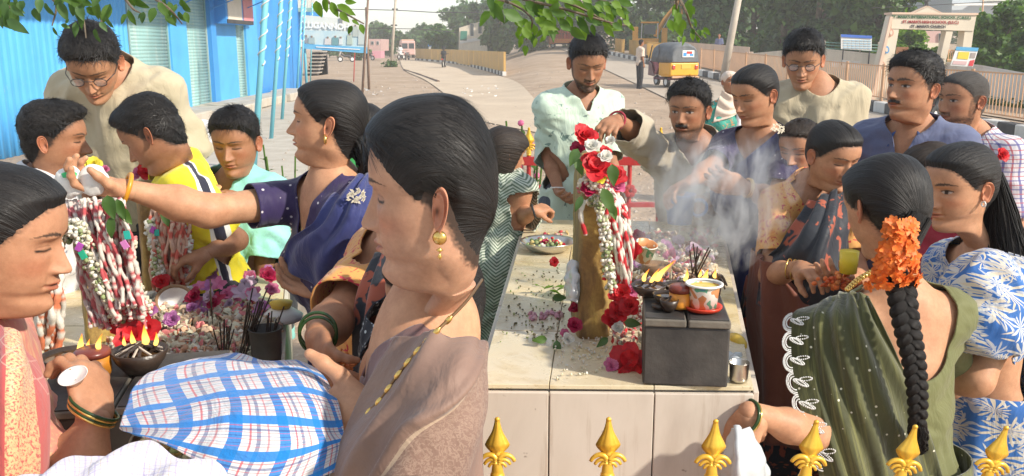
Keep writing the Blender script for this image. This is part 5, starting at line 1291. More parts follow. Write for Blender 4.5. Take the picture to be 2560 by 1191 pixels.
def yarn(mb, path, r=.006, seg=.03, c1=WH, c2=RD, seed=0, wob=.004):
 g = random.Random(seed); L = sum(np.linalg.norm(A(*b) - A(*a)) for a, b in zip(path[:-1], path[1:])); n = max(12, int(L / .006)); u = np.linspace(0, 1, n); c = crom(path, u)
 c = c + wob * np.stack([np.sin(u * L * 60 + seed), np.cos(u * L * 47 + seed), 0 * u], -1)
 ph = (u * L / seg + g.random()) % 1.0; rad = r * (.75 + .42 * np.sin(np.pi * ph) ** .7) * (1 + .18 * vnoise(np.stack([u * L * 260, u * 0 + seed, u * 0], -1))); n0 = len(mb.v); mb.tube(c, rad, 6)
 col = np.where((((u * L / seg + g.random()) % 3) < 2)[:, None], np.array(c1), np.array(c2)); knot = (np.abs(ph - .02) < .10)[:, None]; col = np.where(knot, np.array(c2), col)
 cc = np.repeat(col * np.array([[g.uniform(.85, 1.05)]]), 6, 0)
 for i in range(len(cc)): mb.c[n0 + i] = tuple(cc[i])
def yarn_bundle(label, paths, r=.006, seg=.03, c1=WH, c2=RD, group=None, name='yarn_garland', wob=.004):
 t = thing(name, label, 'garland', paths[0][0], group)
 for i, p in enumerate(paths): mb = MB(); yarn(mb, p, r * rr.uniform(.8, 1.2), seg * rr.uniform(.8, 1.3), c1, c2, i * 3 + 1, wob); mb.build('strand', M_YARN, t, smooth=True)
 return t
# ---------------------------------------------------------------- the two tiled platforms
def _tile(t, b, tc):
 o = tc.outputs['Object']; f = t.noise(o, 3.2, 5, .6); g = t.noise(o, 11, 4, .6); oi = t.new('ShaderNodeObjectInfo')
 c = t.ramp(f, [(.30, (.62,.53,.37)), (.5, (.68,.58,.38)), (.66, (.66,.50,.22))])
 c = t.mix(t.math('MULTIPLY', oi.outputs['Random'], .35), c, (.60,.57,.50)); sp = t.noise(o, 85, 3)
 c = t.mix(t.ramp(sp, [(.62, 0), (.72, .6)]), c, (.35,.27,.14)); c = t.mix(t.ramp(t.noise(o, 5.5, 6, .7, 1.5), [(.50, 0), (.66, .55)]), c, (.45,.33,.15)); c = t.mix(t.ramp(t.noise(o, 2.1, 4, .6, .5), [(.55, 0), (.72, .35)]), c, (.78,.74,.66)); t.l.new(c, b.inputs['Base Color']); t.l.new(t.ramp(g, [(.3, .16), (.7, .42)]), b.inputs['Roughness'])
 t.l.new(t.bump(g, .06, .004), b.inputs['Normal'])
M_TILE = mat('cream_floor_tile', (.6,.5,.4), .25, _tile)
def _slab(t, b, tc):
 o = tc.outputs['Object']; f = t.noise(t.mapping(o, (1, 1, .35)), 5, 6, .65, .6); g = t.noise(t.mapping(o, (7, 7, .7)), 3, 5, .7); sp = t.noise(o, 45, 2)
 c = t.ramp(f, [(.3, (.50,.43,.36)), (.5, (.59,.52,.44)), (.7, (.65,.58,.50))]); c = t.mix(t.ramp(g, [(.56, 0), (.70, .55)]), c, (.36,.27,.19)); c = t.mix(t.ramp(sp, [(.72, 0), (.77, .7)]), c, (.16,.11,.08))
 t.l.new(c, b.inputs['Base Color']); t.l.new(t.bump(f, .15, .004), b.inputs['Normal'])
M_SLAB = mat('stained_marble_cladding', (.5,.42,.34), .38, _slab)
ZP = 1.0
def platform(label, c00, c10, c11, c01, nx, ny, base=0.0, xs=None):
 """corners front-left, front-right, back-right, back-left on the top face"""
 t = thing('platform', label, 'platform', ((c00 + c10 + c11 + c01) / 4) * (1, 1, 0))
 C = [A(*c) for c in (c00, c10, c11, c01)]; ce = sum(C) / 4; inn = [c + (ce - c) * .012 - A(0, 0, .012) for c in C]; bt = [c * (1, 1, 0) for c in inn]
 mb = MB(); mb.addm(bt + inn, [(3,2,1,0),(4,5,6,7),(0,1,5,4),(1,2,6,5),(2,3,7,6),(3,0,4,7)]); mb.build('core', M_CONC, t)
 L = lambda u, v: (C[0] * (1 - u) + C[1] * u) * (1 - v) + (C[3] * (1 - u) + C[2] * u) * v
 us_ = xs or [i / nx for i in range(nx + 1)]
 for i in range(len(us_) - 1):
  for j in range(ny):
   e = .0014; u0, u1, v0, v1 = us_[i] + e, us_[i + 1] - e, j / ny + e, (j + 1) / ny - e
   q = [L(u0, v0), L(u1, v0), L(u1, v1), L(u0, v1)]; dz = A(0, 0, .001 * rr.uniform(-1, 1)); mb = MB(); mb.addm([p - A(0,0,.010) for p in q] + [p + dz for p in q], [(3,2,1,0),(4,5,6,7),(0,1,5,4),(1,2,6,5),(2,3,7,6),(3,0,4,7)])
   bevel(mb.build('tile', M_TILE, t), .0015, 2)
 for (a, b, cuts) in ((C[0], C[1], us_), (C[1], C[2], [0, .33, .66, 1]), (C[3], C[0], [0, .33, .66, 1])):
  d = nrm(b - a); n = A(d[1], -d[0], 0)
  for u0, u1 in zip(cuts[:-1], cuts[1:]):
   p, q = a + (b - a) * (u0 + .002), a + (b - a) * (u1 - .002); th = n * .012
   for z0, z1 in ((.02, ZP - .012),):
    v = [A(p[0], p[1], z0), A(q[0], q[1], z0), A(q[0], q[1], z1), A(p[0], p[1], z1)]; mb = MB(); mb.addm(v + [w + th for w in v], [(0,1,2,3),(7,6,5,4),(0,4,5,1),(1,5,6,2),(2,6,7,3),(3,7,4,0)]); bevel(mb.build('cladding_slab', M_SLAB, t), .002, 2)
 return t
a0, a1, a2, a3 = PZ(1196, 962, ZP), PZ(1884, 968, ZP), PZ(1800, 556, ZP), PZ(1316, 548, ZP)
platform('right hand marble clad platform carrying the garlanded stone and black lamp box', a0, a1, a2, a3, 3, 5, xs=[0, .258, .64, 1])
b0_, b1_ = PZ(-60, 1010, ZP), PZ(690, 1010, ZP); b2_, b3_ = PZ(712, 690, ZP), PZ(150, 690, ZP)
platform('left hand platform under the flower heap and the two garlanded stones', b0_, b1_, b2_, b3_, 3, 4)
# ---------------------------------------------------------------- garlanded snake stones
def _stone(t, b, tc):
 o = tc.outputs['Object']; f = t.noise(t.mapping(o, (1, 1, .35)), 14, 6, .65, .8); g = t.noise(o, 70, 4, .7)
 c = t.ramp(f, [(.28, (.13,.075,.03)), (.44, (.26,.155,.05)), (.57, (.38,.25,.07)), (.70, (.55,.40,.10))]); c = t.mix(1.0, c, t.ramp(g, [(.3, .75), (.7, 1.1)]), 'MULTIPLY')
 t.l.new(c, b.inputs['Base Color']); t.l.new(t.bump(g, .6, .004), b.inputs['Normal'])
M_STONE = mat('turmeric_smeared_stone', (.4,.25,.08), .7, _stone)
def stele(label, base, thick, deep, h, rz=0.0, top_taper=.8, carve=True, seed=1):
 """upright slab: thick along x, deep along y, rounded top"""
 t = thing('snake_stone', label, 'stone', base, None, rz); nz, nn = 60, 56; z = np.linspace(0, 1, nz); a = np.linspace(0, 2 * np.pi, nn, endpoint=False)
 prof = np.where(z > .72, np.sqrt(np.clip(1 - ((z - .72) / .285) ** 2, .02, 1)), 1.0)
 sg = lambda v, e: np.sign(v) * np.abs(v) ** e
 X = thick / 2 * sg(np.cos(a), .28)[None] * (1 - .12 * z[:, None]) * np.where(z > .97, .8, 1)[:, None]; Y = deep / 2 * sg(np.sin(a), .28)[None] * prof[:, None]; Z = h * z[:, None] + 0 * X
 g = np.stack([X, Y, Z], -1); nzv = fbm(g * 22 + seed, 3); rel = .006 * np.abs(np.sin(Z / h * 16 + 3 * np.sin(Y / deep * 7))) * (np.cos(a) > .8)[None]
 g[..., 0] += (nzv * .0025 + rel) * np.sign(X); g[..., 1] += nzv * .003
 v = np.concatenate([g.reshape(-1, 3), [[0, 0, h]]]); f = [tuple(map(int, q)) for q in gfaces(nz, nn, True)]; n0 = (nz - 1) * nn; f += [(n0 + i, n0 + (i + 1) % nn, nz * nn) for i in range(nn)]
 o = add('slab', mesh_from(v, f), M_STONE, None); o.parent = t
 q = []
 for k in range(46): s = k / 45; q.append(A(thick / 2 + .006, .32 * deep * math.sin(s * 12) * (1 - .3 * s), .06 * h + .85 * h * s))
 mb = MB(); mb.tube(crom(q, np.linspace(0, 1, 120)), .008, 8); o = mb.build('carved_snake', M_STONE, None, smooth=True); o.parent = t
 mb = MB(); mb.lathe([(deep * .30, -.0), (deep * .34, .012), (deep * .2, .02)], (thick / 2 - .004, 0, h * .12), 16, (1, 0, 0)); o = mb.build('carved_boss', M_STONE, None, smooth=True); o.parent = t
 return t
s1 = PZ(1484, 853, ZP); stele('yellow brown carved stone standing on the right platform behind the black box', s1 + A(0, .15, 0), .078, .27, .44, R(0), seed=1)
s2 = PZ(188, 886, ZP); stele('yellow streaked carved stone at the left, near the lamp flames', s2 + A(0, .14, 0), .075, .13, .33, R(28), seed=4)
s3 = PZ(352, 752, ZP); stele('brown carved stone farther back beside the boy in yellow', s3 + A(0.0, .12, 0), .075, .14, .32, R(25), seed=8)
s4 = PZ(30, 800, ZP); stele('stone at the far left mostly hidden by the pink saree woman', s4 + A(0, .12, 0), .075, .15, .34, R(32), seed=11)
# garlands on the right stone
def pz(x, y, Y): return P(x, y, Y)
jasmine('jasmine_garland', 'white jasmine string hanging down the right stone', [pz(1478,505,2.02), pz(1500,500,1.99), pz(1508,560,1.98), pz(1518,640,1.99), pz(1527,720,1.99)], .014, 420, seed=2)
jasmine('jasmine_garland', 'short cream jasmine loop lying over the top of the right stone', [pz(1452,475,2.05), pz(1470,455,1.98), pz(1500,470,1.97), pz(1530,500,2.0)], .015, 220, (WH, PK, WH, CRM), seed=4)
paths = []
for k in range(7): x = 1500 + k * 9; paths.append([pz(x - 20, 440, 2.05), pz(x, 510, 1.98 + .01 * k), pz(x + 16, 600, 2.0), pz(x + 24, 700 + 6 * k, 2.02)])
paths.append([pz(1462,500,1.98), pz(1455,545,1.97), pz(1460,590,1.97)])
paths += [[a_ + A(rr.uniform(-.012,.012), rr.uniform(-.01,.01), 0) for a_ in q_] for q_ in paths[:7] * 2]
yarn_bundle('red and white wool strands draped over the right stone', paths, .0046, .024)
for i, (x, y, Y, kd, c, s, lab) in enumerate([(1463,340,2.0,'rose','red',1.35,'large red rose crowning the right stone'),(1445,372,2.0,'rose','crimson',.9,'dark rose left of the crowning red rose'),(1492,418,1.97,'hib','red',1.15,'big red hibiscus high on the right stone'),(1478,400,1.98,'rose','red',1.0,'red rose just above the big hibiscus'),(1535,438,2.0,'hib','red',.9,'red hibiscus petal cluster at the right of the stone top'),(1472,472,1.97,'rose','crimson',1.0,'crimson rose at the stone shoulder'),(1545,465,1.99,'rose','pink',.9,'pink red bloom hanging right of the stone'),(1500,448,1.96,'rose','yellow',.7,'yellow marigold between red blooms on the stone'),(1572,628,2.05,'rose','red',1.5,'large red rose beside the hanging wool strands'),(1480,366,1.97,'rose','white',.9,'white bloom under the crowning rose'),(1515,392,1.97,'rose','white',.8,'white bloom beside the leaf on the right stone'),(1525,352,2.02,'rose','white',.62,'small white bloom at the right of the stone top'),(1512,378,2.0,'rose','red',.7,'small red bloom right of the white one'),(1552,735,2.0,'rose','red',1.35,'red rose at the left top corner of the black box'),(1575,765,1.97,'rose','red',1.25,'red rose wedged against the black box side'),(1545,780,1.98,'hib','red',.9,'red hibiscus between the stone and the black box'),(1530,800,1.97,'hib','red',.8,'lower red hibiscus at the stone foot'),(1580,730,2.0,'rose','pink',.9,'pink bloom touching the lamp box rim'),(1545,820,1.95,'rose','white',.7,'white bloom low beside the black box'),(1575,905,1.86,'hib','red',1.3,'big red hibiscus on the tile in front of the black box'),(1588,930,1.84,'hib','red',1.0,'second red hibiscus drooping by the black box corner'),(1560,940,1.83,'rose','red',.9,'red rose lying at the platform front edge'),(1528,915,1.85,'rose','pink',.85,'magenta bloom left of the big red hibiscus'),(1436,812,2.02,'rose','crimson',1.0,'crimson rose leaning on the back of the right stone'),(1437,770,2.1,'rose','crimson',.75,'smaller crimson rose above the other behind the stone'),(1412,835,2.02,'rose','pink',.6,'pink petals left of the right stone foot'),(1386,656,2.55,'rose','red',.75,'single red rose on the tile below the steel plate'),(1420,848,2.0,'rose','white',.7,'white blossom at the back corner of the right stone')]):
 flower(P(x, y, Y), kd, c, lab, s=s, n=(rr.uniform(-.4,.4), -.8, .7), seed=i)
# leaves round the stone
for i, (x, y, Y, dx, dz, s, m_, lab) in enumerate([(1445,372,1.97,-.5,-1,1.2,M_LF1,'dark leaf behind the crowning rose'),(1440,395,1.98,.4,-1,1.4,M_LF1,'broad dark leaf on the left of the stone top'),(1505,470,1.95,.5,-1,1.7,M_LF2,'long green leaf slanting down the right stone'),(1530,410,1.96,.1,-1,1.4,M_LF2,'green leaf edged with light at the stone top right'),(1525,510,1.95,.4,-1,1.3,M_LF2,'lower green leaf below the long slanting one'),(1456,490,1.96,-.5,-1,1.0,M_LF1,'dark pointed leaf by the stone shoulder'),(1560,806,1.93,.8,.0,1.1,M_LF1,'dark leaf sticking out at the left of the black box'),(1520,845,1.93,-.6,-.4,1.1,M_LF1,'dark leaf lying at the stone foot'),(1392,850,2.0,0,-.3,1.2,M_LF1,'dark leaf lying left of the stone foot'),(1368,848,2.0,-1,0,1.0,M_LF2,'green leaf tip pointing left on the tile'),(1380,745,2.2,.8,.1,1.3,M_LF1,'dark green leaf on the middle tiles')]):
 o = leaf_obj(P(x, y, Y), (dx, -.3, dz), m_, s * .72, k=i, up=(0,-1,.4)); meta(o, lab, 'leaf')
def sprig(label, p, n, size, m, seed=0, flat=False):
 r = random.Random(seed); t = thing('sprig', label, 'sprig', p)
 for k in range(n):
  a = r.uniform(0, 6.28); leaf_obj(A(*p) + A(r.uniform(-1,1), r.uniform(-1,1), 0) * size * .35 + A(0,0,.004 + (0 if flat else r.uniform(0,.03))), (math.cos(a), math.sin(a), .1 if flat else r.uniform(0,1)), m, size * 18, t, k=k)
 return t
sprig('light green leafy sprig lying on the middle tiles', PZ(1372, 735, ZP), 6, .045, M_LF3, 2)
jr = np.random.default_rng(5)
def scatter(label, region, n, r, cols, z=ZP + .004, name='scattered_petals', seed=0):
 g = np.random.default_rng(seed); q = [PZ(*(np.array(region[0]) + (np.array(region[1]) - region[0]) * g.random() + (np.array(region[2]) - region[0]) * g.random()), z) for _ in range(n)]
 return blobs(np.array(q), r, cols, name=name, seed=seed, squash=.5, kind='stuff', label=label)
scatter('crushed leaf crumbs scattered over the right platform tiles', ((1290,660),(1440,660),(1250,860)), 150, .0035, (GRN,(.16,.14,.07),(.3,.28,.2)), seed=3)
scatter('rice grains and white petals sprinkled near the right stone', ((1330,790),(1470,790),(1400,900)), 130, .0035, (WH,WH,CRM), seed=4)
scatter('rice grains strewn at the front of the right platform', ((1400,880),(1560,850),(1390,950)), 60, .0032, (WH,CRM), seed=5)
scatter('pink petals on the middle of the right platform', ((1320,780),(1400,775),(1330,800)), 26, .008, ((.62,.32,.42),(.7,.45,.5)), seed=6)
scatter('pink and yellow bits at the back of the right platform', ((1340,585),(1440,575),(1340,600)), 16, .008, ((.62,.32,.3),(.7,.5,.2),(.5,.05,.06)), seed=7)
M_STEEL = var_mat('brushed_steel', (.55,.53,.50), (.68,.66,.62), 20, .28, .05, 80, metal=1.0)
pt_ = PZ(1370, 628, ZP); plt_ = thing('offering_plate', 'steel plate of petals standing on the back of the right platform', 'plate', pt_)
mb = MB(); mb.lathe([(.001,.012),(.062,.012),(.070,.016),(.088,.034),(.098,.038),(.096,.034),(.080,.018),(.066,.006),(.001,.004)], pt_, 40); mb.build('dish', M_STEEL, plt_, smooth=True)
g = np.random.default_rng(2); blobs(np.array([pt_ + A(g.normal(0,.03), g.normal(0,.03), .02 + g.random() * .015) for _ in range(90)]), .008, (GRN,(.10,.16,.05),(.62,.5,.2),RD,WH), parent=plt_, name='petals', kind='stuff')
flower(pt_ + A(-.01,-.02,.035), 'rose', 'crimson', 'crimson rose inside the steel offering plate', s=.8); flower(pt_ + A(.0,.16,.02), 'rose', 'crimson', 'small dark rose just behind the steel offering plate', s=.6)
# crumpled plastic pouch behind the stone
sh_ = sheet([[P(1428,650,2.12),P(1440,655,2.10),P(1450,672,2.10)],[P(1412,700,2.10),P(1432,705,2.05),P(1452,715,2.08)],[P(1412,748,2.10),P(1428,752,2.04),P(1440,758,2.08)]], 24, 24, lambda u,v,p: .008*fbm(p*45,3))
def _pl(t, b, tc): b.inputs['Alpha'].default_value = .82
M_PLAS = mat('bluish_plastic_film', (.64,.68,.70), .22, _pl)
meta(add('plastic_pouch', sh_, M_PLAS, solid=.004), 'crumpled bluish plastic pouch behind the right stone', 'pouch')
# ---------------------------------------------------------------- lamp boxes
M_BOX = var_mat('soot_grey_iron', (.022,.020,.020), (.085,.078,.070), 9, .62, .35, 60)
M_BOXL = var_mat('ash_worn_lid', (.10,.09,.075), (.22,.19,.15), 9, .75, .5, 50)
def lamp_box(label, fl, fr, depth, h, split=.5):
 """fl, fr: front bottom corners"""
 d = nrm(fr - fl); n = A(-d[1], d[0], 0); w = np.linalg.norm(fr - fl); t = thing('lamp_box', label, 'box', (fl + fr) / 2 + n * depth / 2)
 Rm = np.array([d, n, (0, 0, 1)]).T; c = (fl + fr) / 2 + n * depth / 2
 mb = MB(); mb.box(c + A(0, 0, h * .44), (w * .97, depth * .97, h * .88), Rm); bevel(mb.build('case', M_BOX, t), .004, 2)
 for s0, s1 in ((0, split), (split, 1)):
  mb = MB(); mb.box(fl + d * w * (s0 + s1) / 2 + n * depth / 2 + A(0, 0, h * .94), (w * (s1 - s0) - .004, depth * 1.02, h * .11), Rm); bevel(mb.build('lid_plate', M_BOXL, t), .003, 2)
  mb = MB(); mb.box(fl + d * w * (s0 + s1) / 2 + n * depth / 2 + A(0, 0, h * .999), (w * (s1 - s0) - .012, depth * .97, .004), Rm); mb.build('soot_plate', M_BOX, t)
 return lambda u, v: fl + d * w * u + n * depth * v + A(0, 0, h * 1.0 + .006)
bfl, bfr = PZ(1603, 962, ZP + .002), PZ(1822, 972, ZP + .002)
TOP = lamp_box('black iron lamp box standing at the front of the right platform', bfl, bfr, .20, .145)
M_CLAY = var_mat('oily_black_clay', (.022,.016,.013), (.06,.04,.03), 20, .35, .3, 90)
M_OIL = mat('lamp_oil', (.10,.05,.02), .08)
def flame_mat():
 def fn(t, b, tc):
  s = t.new('ShaderNodeSeparateXYZ'); t.l.new(tc.outputs['Generated'], s.inputs[0]); e = t.new('ShaderNodeEmission')
  t.l.new(t.ramp(s.outputs[2], [(0, (1,.55,.12)), (.35, (1,.62,.14)), (.75, (1,.32,.04)), (1, (.9,.14,.02))]), e.inputs[0]); e.inputs[1].default_value = 1.05
  tr = t.new('ShaderNodeBsdfTransparent'); mx = t.new('ShaderNodeMixShader'); lw = t.new('ShaderNodeLayerWeight'); lw.inputs[0].default_value = .35
  t.l.new(t.ramp(lw.outputs['Facing'], [(.25, .12), (.8, .85)]), mx.inputs[0]); t.l.new(e.outputs[0], mx.inputs[1]); t.l.new(tr.outputs[0], mx.inputs[2]); t.l.new(mx.outputs[0], t.n['Material Output'].inputs[0])
 return mat('flame', (1,.5,.1), 1, fn)
M_FLAME = flame_mat()
def flame(p, h, parent, lean=(0,0), w=.19):
 h *= .68
 nz, nn = 22, 14; z = np.linspace(0, 1, nz)[:, None]; a = np.linspace(0, 2*np.pi, nn, endpoint=False)[None]; sd = rr.random() * 9
 r = h * w * np.sin(np.pi * z ** .62) ** .8 * (1 - .55 * z) * (1 + .18 * np.sin(z * 9 + sd + a))
 x = r * np.cos(a) + lean[0] * h * z ** 1.5 + .06 * h * np.sin(z * 6 + sd) * z; y = r * np.sin(a) + lean[1] * h * z ** 1.5; g = np.stack([x, y, h * z + 0 * a], -1) + A(*p)
 return add('flame', mesh_from(g.reshape(-1, 3), gfaces(nz, nn, True)), M_FLAME, parent)
def diya(label, p, r=.03, flames=((0,0,.04,0),), group='small clay lamps', wicks=True, name='clay_lamp', hh=.024, parent_cat='lamp'):
 t = thing(name, label, parent_cat, p, group); mb = MB(); mb.lathe([(.001,0),(r*.55,0),(r*.85,hh*.5),(r,hh),(r*.93,hh*1.0),(r*.75,hh*.62),(.001,hh*.5)], p, 26); mb.build('bowl', M_CLAY, t, smooth=True)
 mb = MB(); mb.lathe([(.001,0),(r*.82,0)], A(*p)+A(0,0,hh*.8), 20); mb.build('oil', M_OIL, t)
 for (dx, dy, fh, ln) in flames:
  q = A(*p) + A(dx, dy, hh); mb = MB(); mb.tube([q - A(.01,0,.006), q, q + A(.003,0,.008)], .0028, 6); mb.build('wick', M_CLAY, t)
  if fh: flame(q + A(.003,0,.006), fh, t, (ln, 0))
 return t
diya('wide sooty clay lamp with two slanting flames at the back left of the black box', TOP(.08,.80), .040, ((-.015,0,.045,.35),(.015,0,.075,.75),(.0,-.01,.05,.6)))
diya('clay lamp of black oil in the middle left of the black box', TOP(.28,.45), .030, ((.02,0,.0,0),))
diya('clay lamp with one orange flame behind the orange cup', TOP(.46,.85), .036, ((.01,0,.045,.1),))
diya('small unlit clay lamp with pinkish oil near the box front', TOP(.30,.22), .020, ((.0,0,.0,0),))
pot = thing('incense_pot', 'blackened tin of burning wicks and incense on the far right of the black box', 'pot', TOP(.80,.92))
pp0 = TOP(.80,.92); mb = MB(); mb.lathe([(.001,0),(.030,0),(.034,.035),(.032,.035),(.028,.004),(.001,.004)], pp0, 26); mb.build('tin', M_CLAY, pot, smooth=True)
for k in range(6): flame(pp0 + A(rr.uniform(-.02,.02), rr.uniform(-.015,.015), .034), rr.uniform(.025,.045), pot, (rr.uniform(-.2,.3), 0), .22)
for k in range(16): a = rr.uniform(0,6.28); q = pp0 + A(math.cos(a)*.02, math.sin(a)*.02, .03); mb = MB(); mb.tube(crom([q - A(0,0,.02), q + A(math.cos(a)*.012, math.sin(a)*.012, .012), q + A(math.cos(a)*.026, math.sin(a)*.02, -.012)], np.linspace(0,1,8)), .0022, 5); mb.build('burnt_wick', M_CLAY if k % 3 else M_RUST, pot)
def incense(label, p, n, L=.15, lean=(.2,.0), spread=.1, name='incense_sticks'):
 t = thing(name, label, 'incense', p)
 for k in range(n):
  d = nrm(A(lean[0] + rr.uniform(-spread,spread), lean[1] + rr.uniform(-spread,spread), 1)); l = L * rr.uniform(.7,1.1); q = A(*p) + A(rr.uniform(-.008,.008), rr.uniform(-.008,.008), 0); mb = MB(); mb.tube([q, q + d * l * .35], .0009, 5); mb.tube([q + d * l * .3, q + d * l], .0017, 5); mb.build('stick', M_CLAY, t)
 return t
incense('thin incense sticks burning behind the orange cup', TOP(.55,.98), 4, .11, (.35,0), .12); incense('crossed incense sticks at the back of the lamp box', TOP(.70,1.0), 3, .12, (-.2,0), .25)
M_ORC = var_mat('orange_wax', (.62,.22,.02), (.74,.30,.04), 12, .35); oc = thing('orange_cup', 'small orange cup with a dark red rim of wax on the black box', 'cup', TOP(.43,.35)); q0 = TOP(.43,.35)
mb = MB(); mb.lathe([(.001,0),(.020,0),(.023,.006),(.023,.034),(.001,.034)], q0, 24); mb.build('cup_body', M_ORC, oc, smooth=True); mb = MB(); mb.lathe([(.001,.050),(.019,.050),(.024,.046),(.024,.035),(.001,.034)], q0, 24); mb.build('wax_top', var_mat('dark_red_wax', (.16,.03,.02), (.24,.06,.04), 20, .3), oc, smooth=True)
wc = thing('printed_cup', 'white printed cup of yellow oil on a red saucer on the black box', 'cup', TOP(.70,.32)); q0 = TOP(.70,.32)
M_PRINT = mat('cup_print', (.75,.72,.66), .4, lambda t, b, tc: t.l.new(t.ramp(t.noise(tc.outputs['Object'], 38, 1), [(.40, (.62,.28,.12)), (.47, (.78,.75,.68)), (.58, (.78,.75,.68)), (.62, (.12,.42,.28)), (.70, (.05,.30,.45))], 'CONSTANT'), b.inputs['Base Color']))
mb = MB(); mb.lathe([(.001,0),(.036,0),(.040,.006),(.040,.009),(.034,.006),(.001,.004)], q0, 32); mb.build('saucer', mat('red_plastic', (.62,.05,.02), .3), wc, smooth=True)
mb = MB(); mb.lathe([(.001,.006),(.028,.006),(.033,.052)], q0, 32); mb.build('cup_body', M_PRINT, wc, smooth=True); mb = MB(); mb.lathe([(.033,.052),(.040,.054),(.040,.057),(.036,.058),(.034,.055)], q0, 32); mb.build('rim', M_WHITE, wc, smooth=True)
mb = MB(); mb.lathe([(.001,.050),(.034,.050)], q0, 24); mb.build('yellow_oil', mat('yellow_oil', (.66,.50,.10), .15), wc)
mb = MB(); mb.lathe([(.001,0),(.013,0),(.015,.008),(.001,.007)], TOP(.18,.30), 16); meta(mb.build('bowl', M_CLAY, smooth=True), 'tiny clay saucer at the left front of the black box', 'saucer')
st = PZ(1846, 952, ZP + .002); tm = thing('steel_tumbler', 'small steel tumbler standing right of the black box', 'tumbler', st); mb = MB(); mb.lathe([(.001,.001),(.018,.001),(.019,.006),(.021,.042),(.0225,.043),(.020,.041),(.0185,.006),(.001,.005)], st, 32); mb.build('cup_body', M_STEEL, tm, smooth=True)
meta(sheet and add('plastic_wrap', sheet([[P(1822,880,1.95),P(1840,882,1.93),P(1856,890,1.96)],[P(1824,905,1.9),P(1842,908,1.88),P(1862,912,1.92)]], 14, 14, lambda u,v,p: .008*fbm(p*50,3)), M_PLAS, solid=.003), 'crumpled clear wrap behind the steel tumbler', 'wrapper')
banana = thing('banana', 'yellow banana lying behind the steel tumbler', 'banana', P(1845,862,2.05)); mb = MB(); mb.tube(crom([P(1826,850,2.1),P(1842,853,2.05),P(1862,874,2.02)], np.linspace(0,1,12)), [.004,.012,.016,.018,.018,.018,.018,.017,.016,.014,.010,.004], 10); mb.build('fruit', mat('banana_yellow', (.72,.48,.06), .5), banana, smooth=True)
# ---------------------------------------------------------------- flower heap behind the lamp box (right) and on the left platform
def heap(label, x0, x1, y0, y1, n, cols, z=ZP, seed=0, up=.08, group=None, s=(.7,1.3), kinds=('rose','rose','small')):
 g = random.Random(seed)
 L_ = sorted([(g.uniform(x0, x1), g.uniform(y0, y1), g.uniform(0, up), g.choice(cols), g.choice(kinds)) for k in range(n)]); cnt = {}
 for x, y, dz, c, kd in L_:
  p = PZ(x, y, z) + A(0, 0, dz); cnt[c + kd] = cnt.get(c + kd, 0) + 1
  flower(p, kd, c, '%s %s, %s from the left, in the %s' % (c.replace('crimson','dark crimson'), {'rose':'bloom','small':'little blossom','hib':'hibiscus'}[kd], ORD[cnt[c + kd] - 1], label), s=g.uniform(*s) * (2.0 if kd == 'small' else 1), n=(g.uniform(-.6,.6), -.7, .8), group=group or label)
heap('heap behind the right lamp box', 1560, 1770, 600, 690, 34, ['lilac','purple','pink','lilac','cream','crimson'], seed=1, up=.05)
heap('petals beside the right stone', 1570, 1660, 680, 730, 12, ['white','cream','orange','crimson'], seed=2, s=(.4,.8), up=.02)
def litter(label, x0, x1, y0, y1, n, r, cols, seed, up=.04):
 g = np.random.default_rng(seed); q = [PZ(g.uniform(x0,x1), g.uniform(y0,y1), ZP) + A(0,0,g.random()*up) for _ in range(n)]
 return blobs(np.array(q), r, cols, name='petal_litter', seed=seed, squash=.22, kind='stuff', label=label)
litter('loose petals and rice piled behind the right lamp box', 1560, 1790, 590, 720, 900, .011, (WH,CRM,(.5,.3,.2),PK,(.45,.3,.42),(.35,.25,.15),(.6,.5,.35)), 4, .03)
litter('white petals spilled between the right stone and lamp box', 1530, 1610, 720, 870, 260, .006, (WH,WH,CRM,PK,RD), 6, .02)
co = thing('coconut', 'half coconut husk among the flowers right of the stone', 'coconut', PZ(1640,700,ZP)); mb = MB(); mb.lathe([(.001,0),(.03,.006),(.045,.03),(.046,.05),(.040,.052),(.036,.03),(.001,.012)], PZ(1640,700,ZP), 20); mb.build('husk', var_mat('coconut_husk', (.22,.12,.06), (.36,.22,.12), 14, .9, .6, 60), co, smooth=True)
pc = thing('paper_cup', 'small printed cup tipped in the flowers right of the stone', 'cup', P(1605,645,2.3)); mb = MB(); mb.lathe([(.022,0),(.028,.05),(.030,.05)], P(1605,650,2.3), 20, (.2,-.3,1)); mb.build('cup_body', M_PRINT, pc, smooth=True, solid=.002)
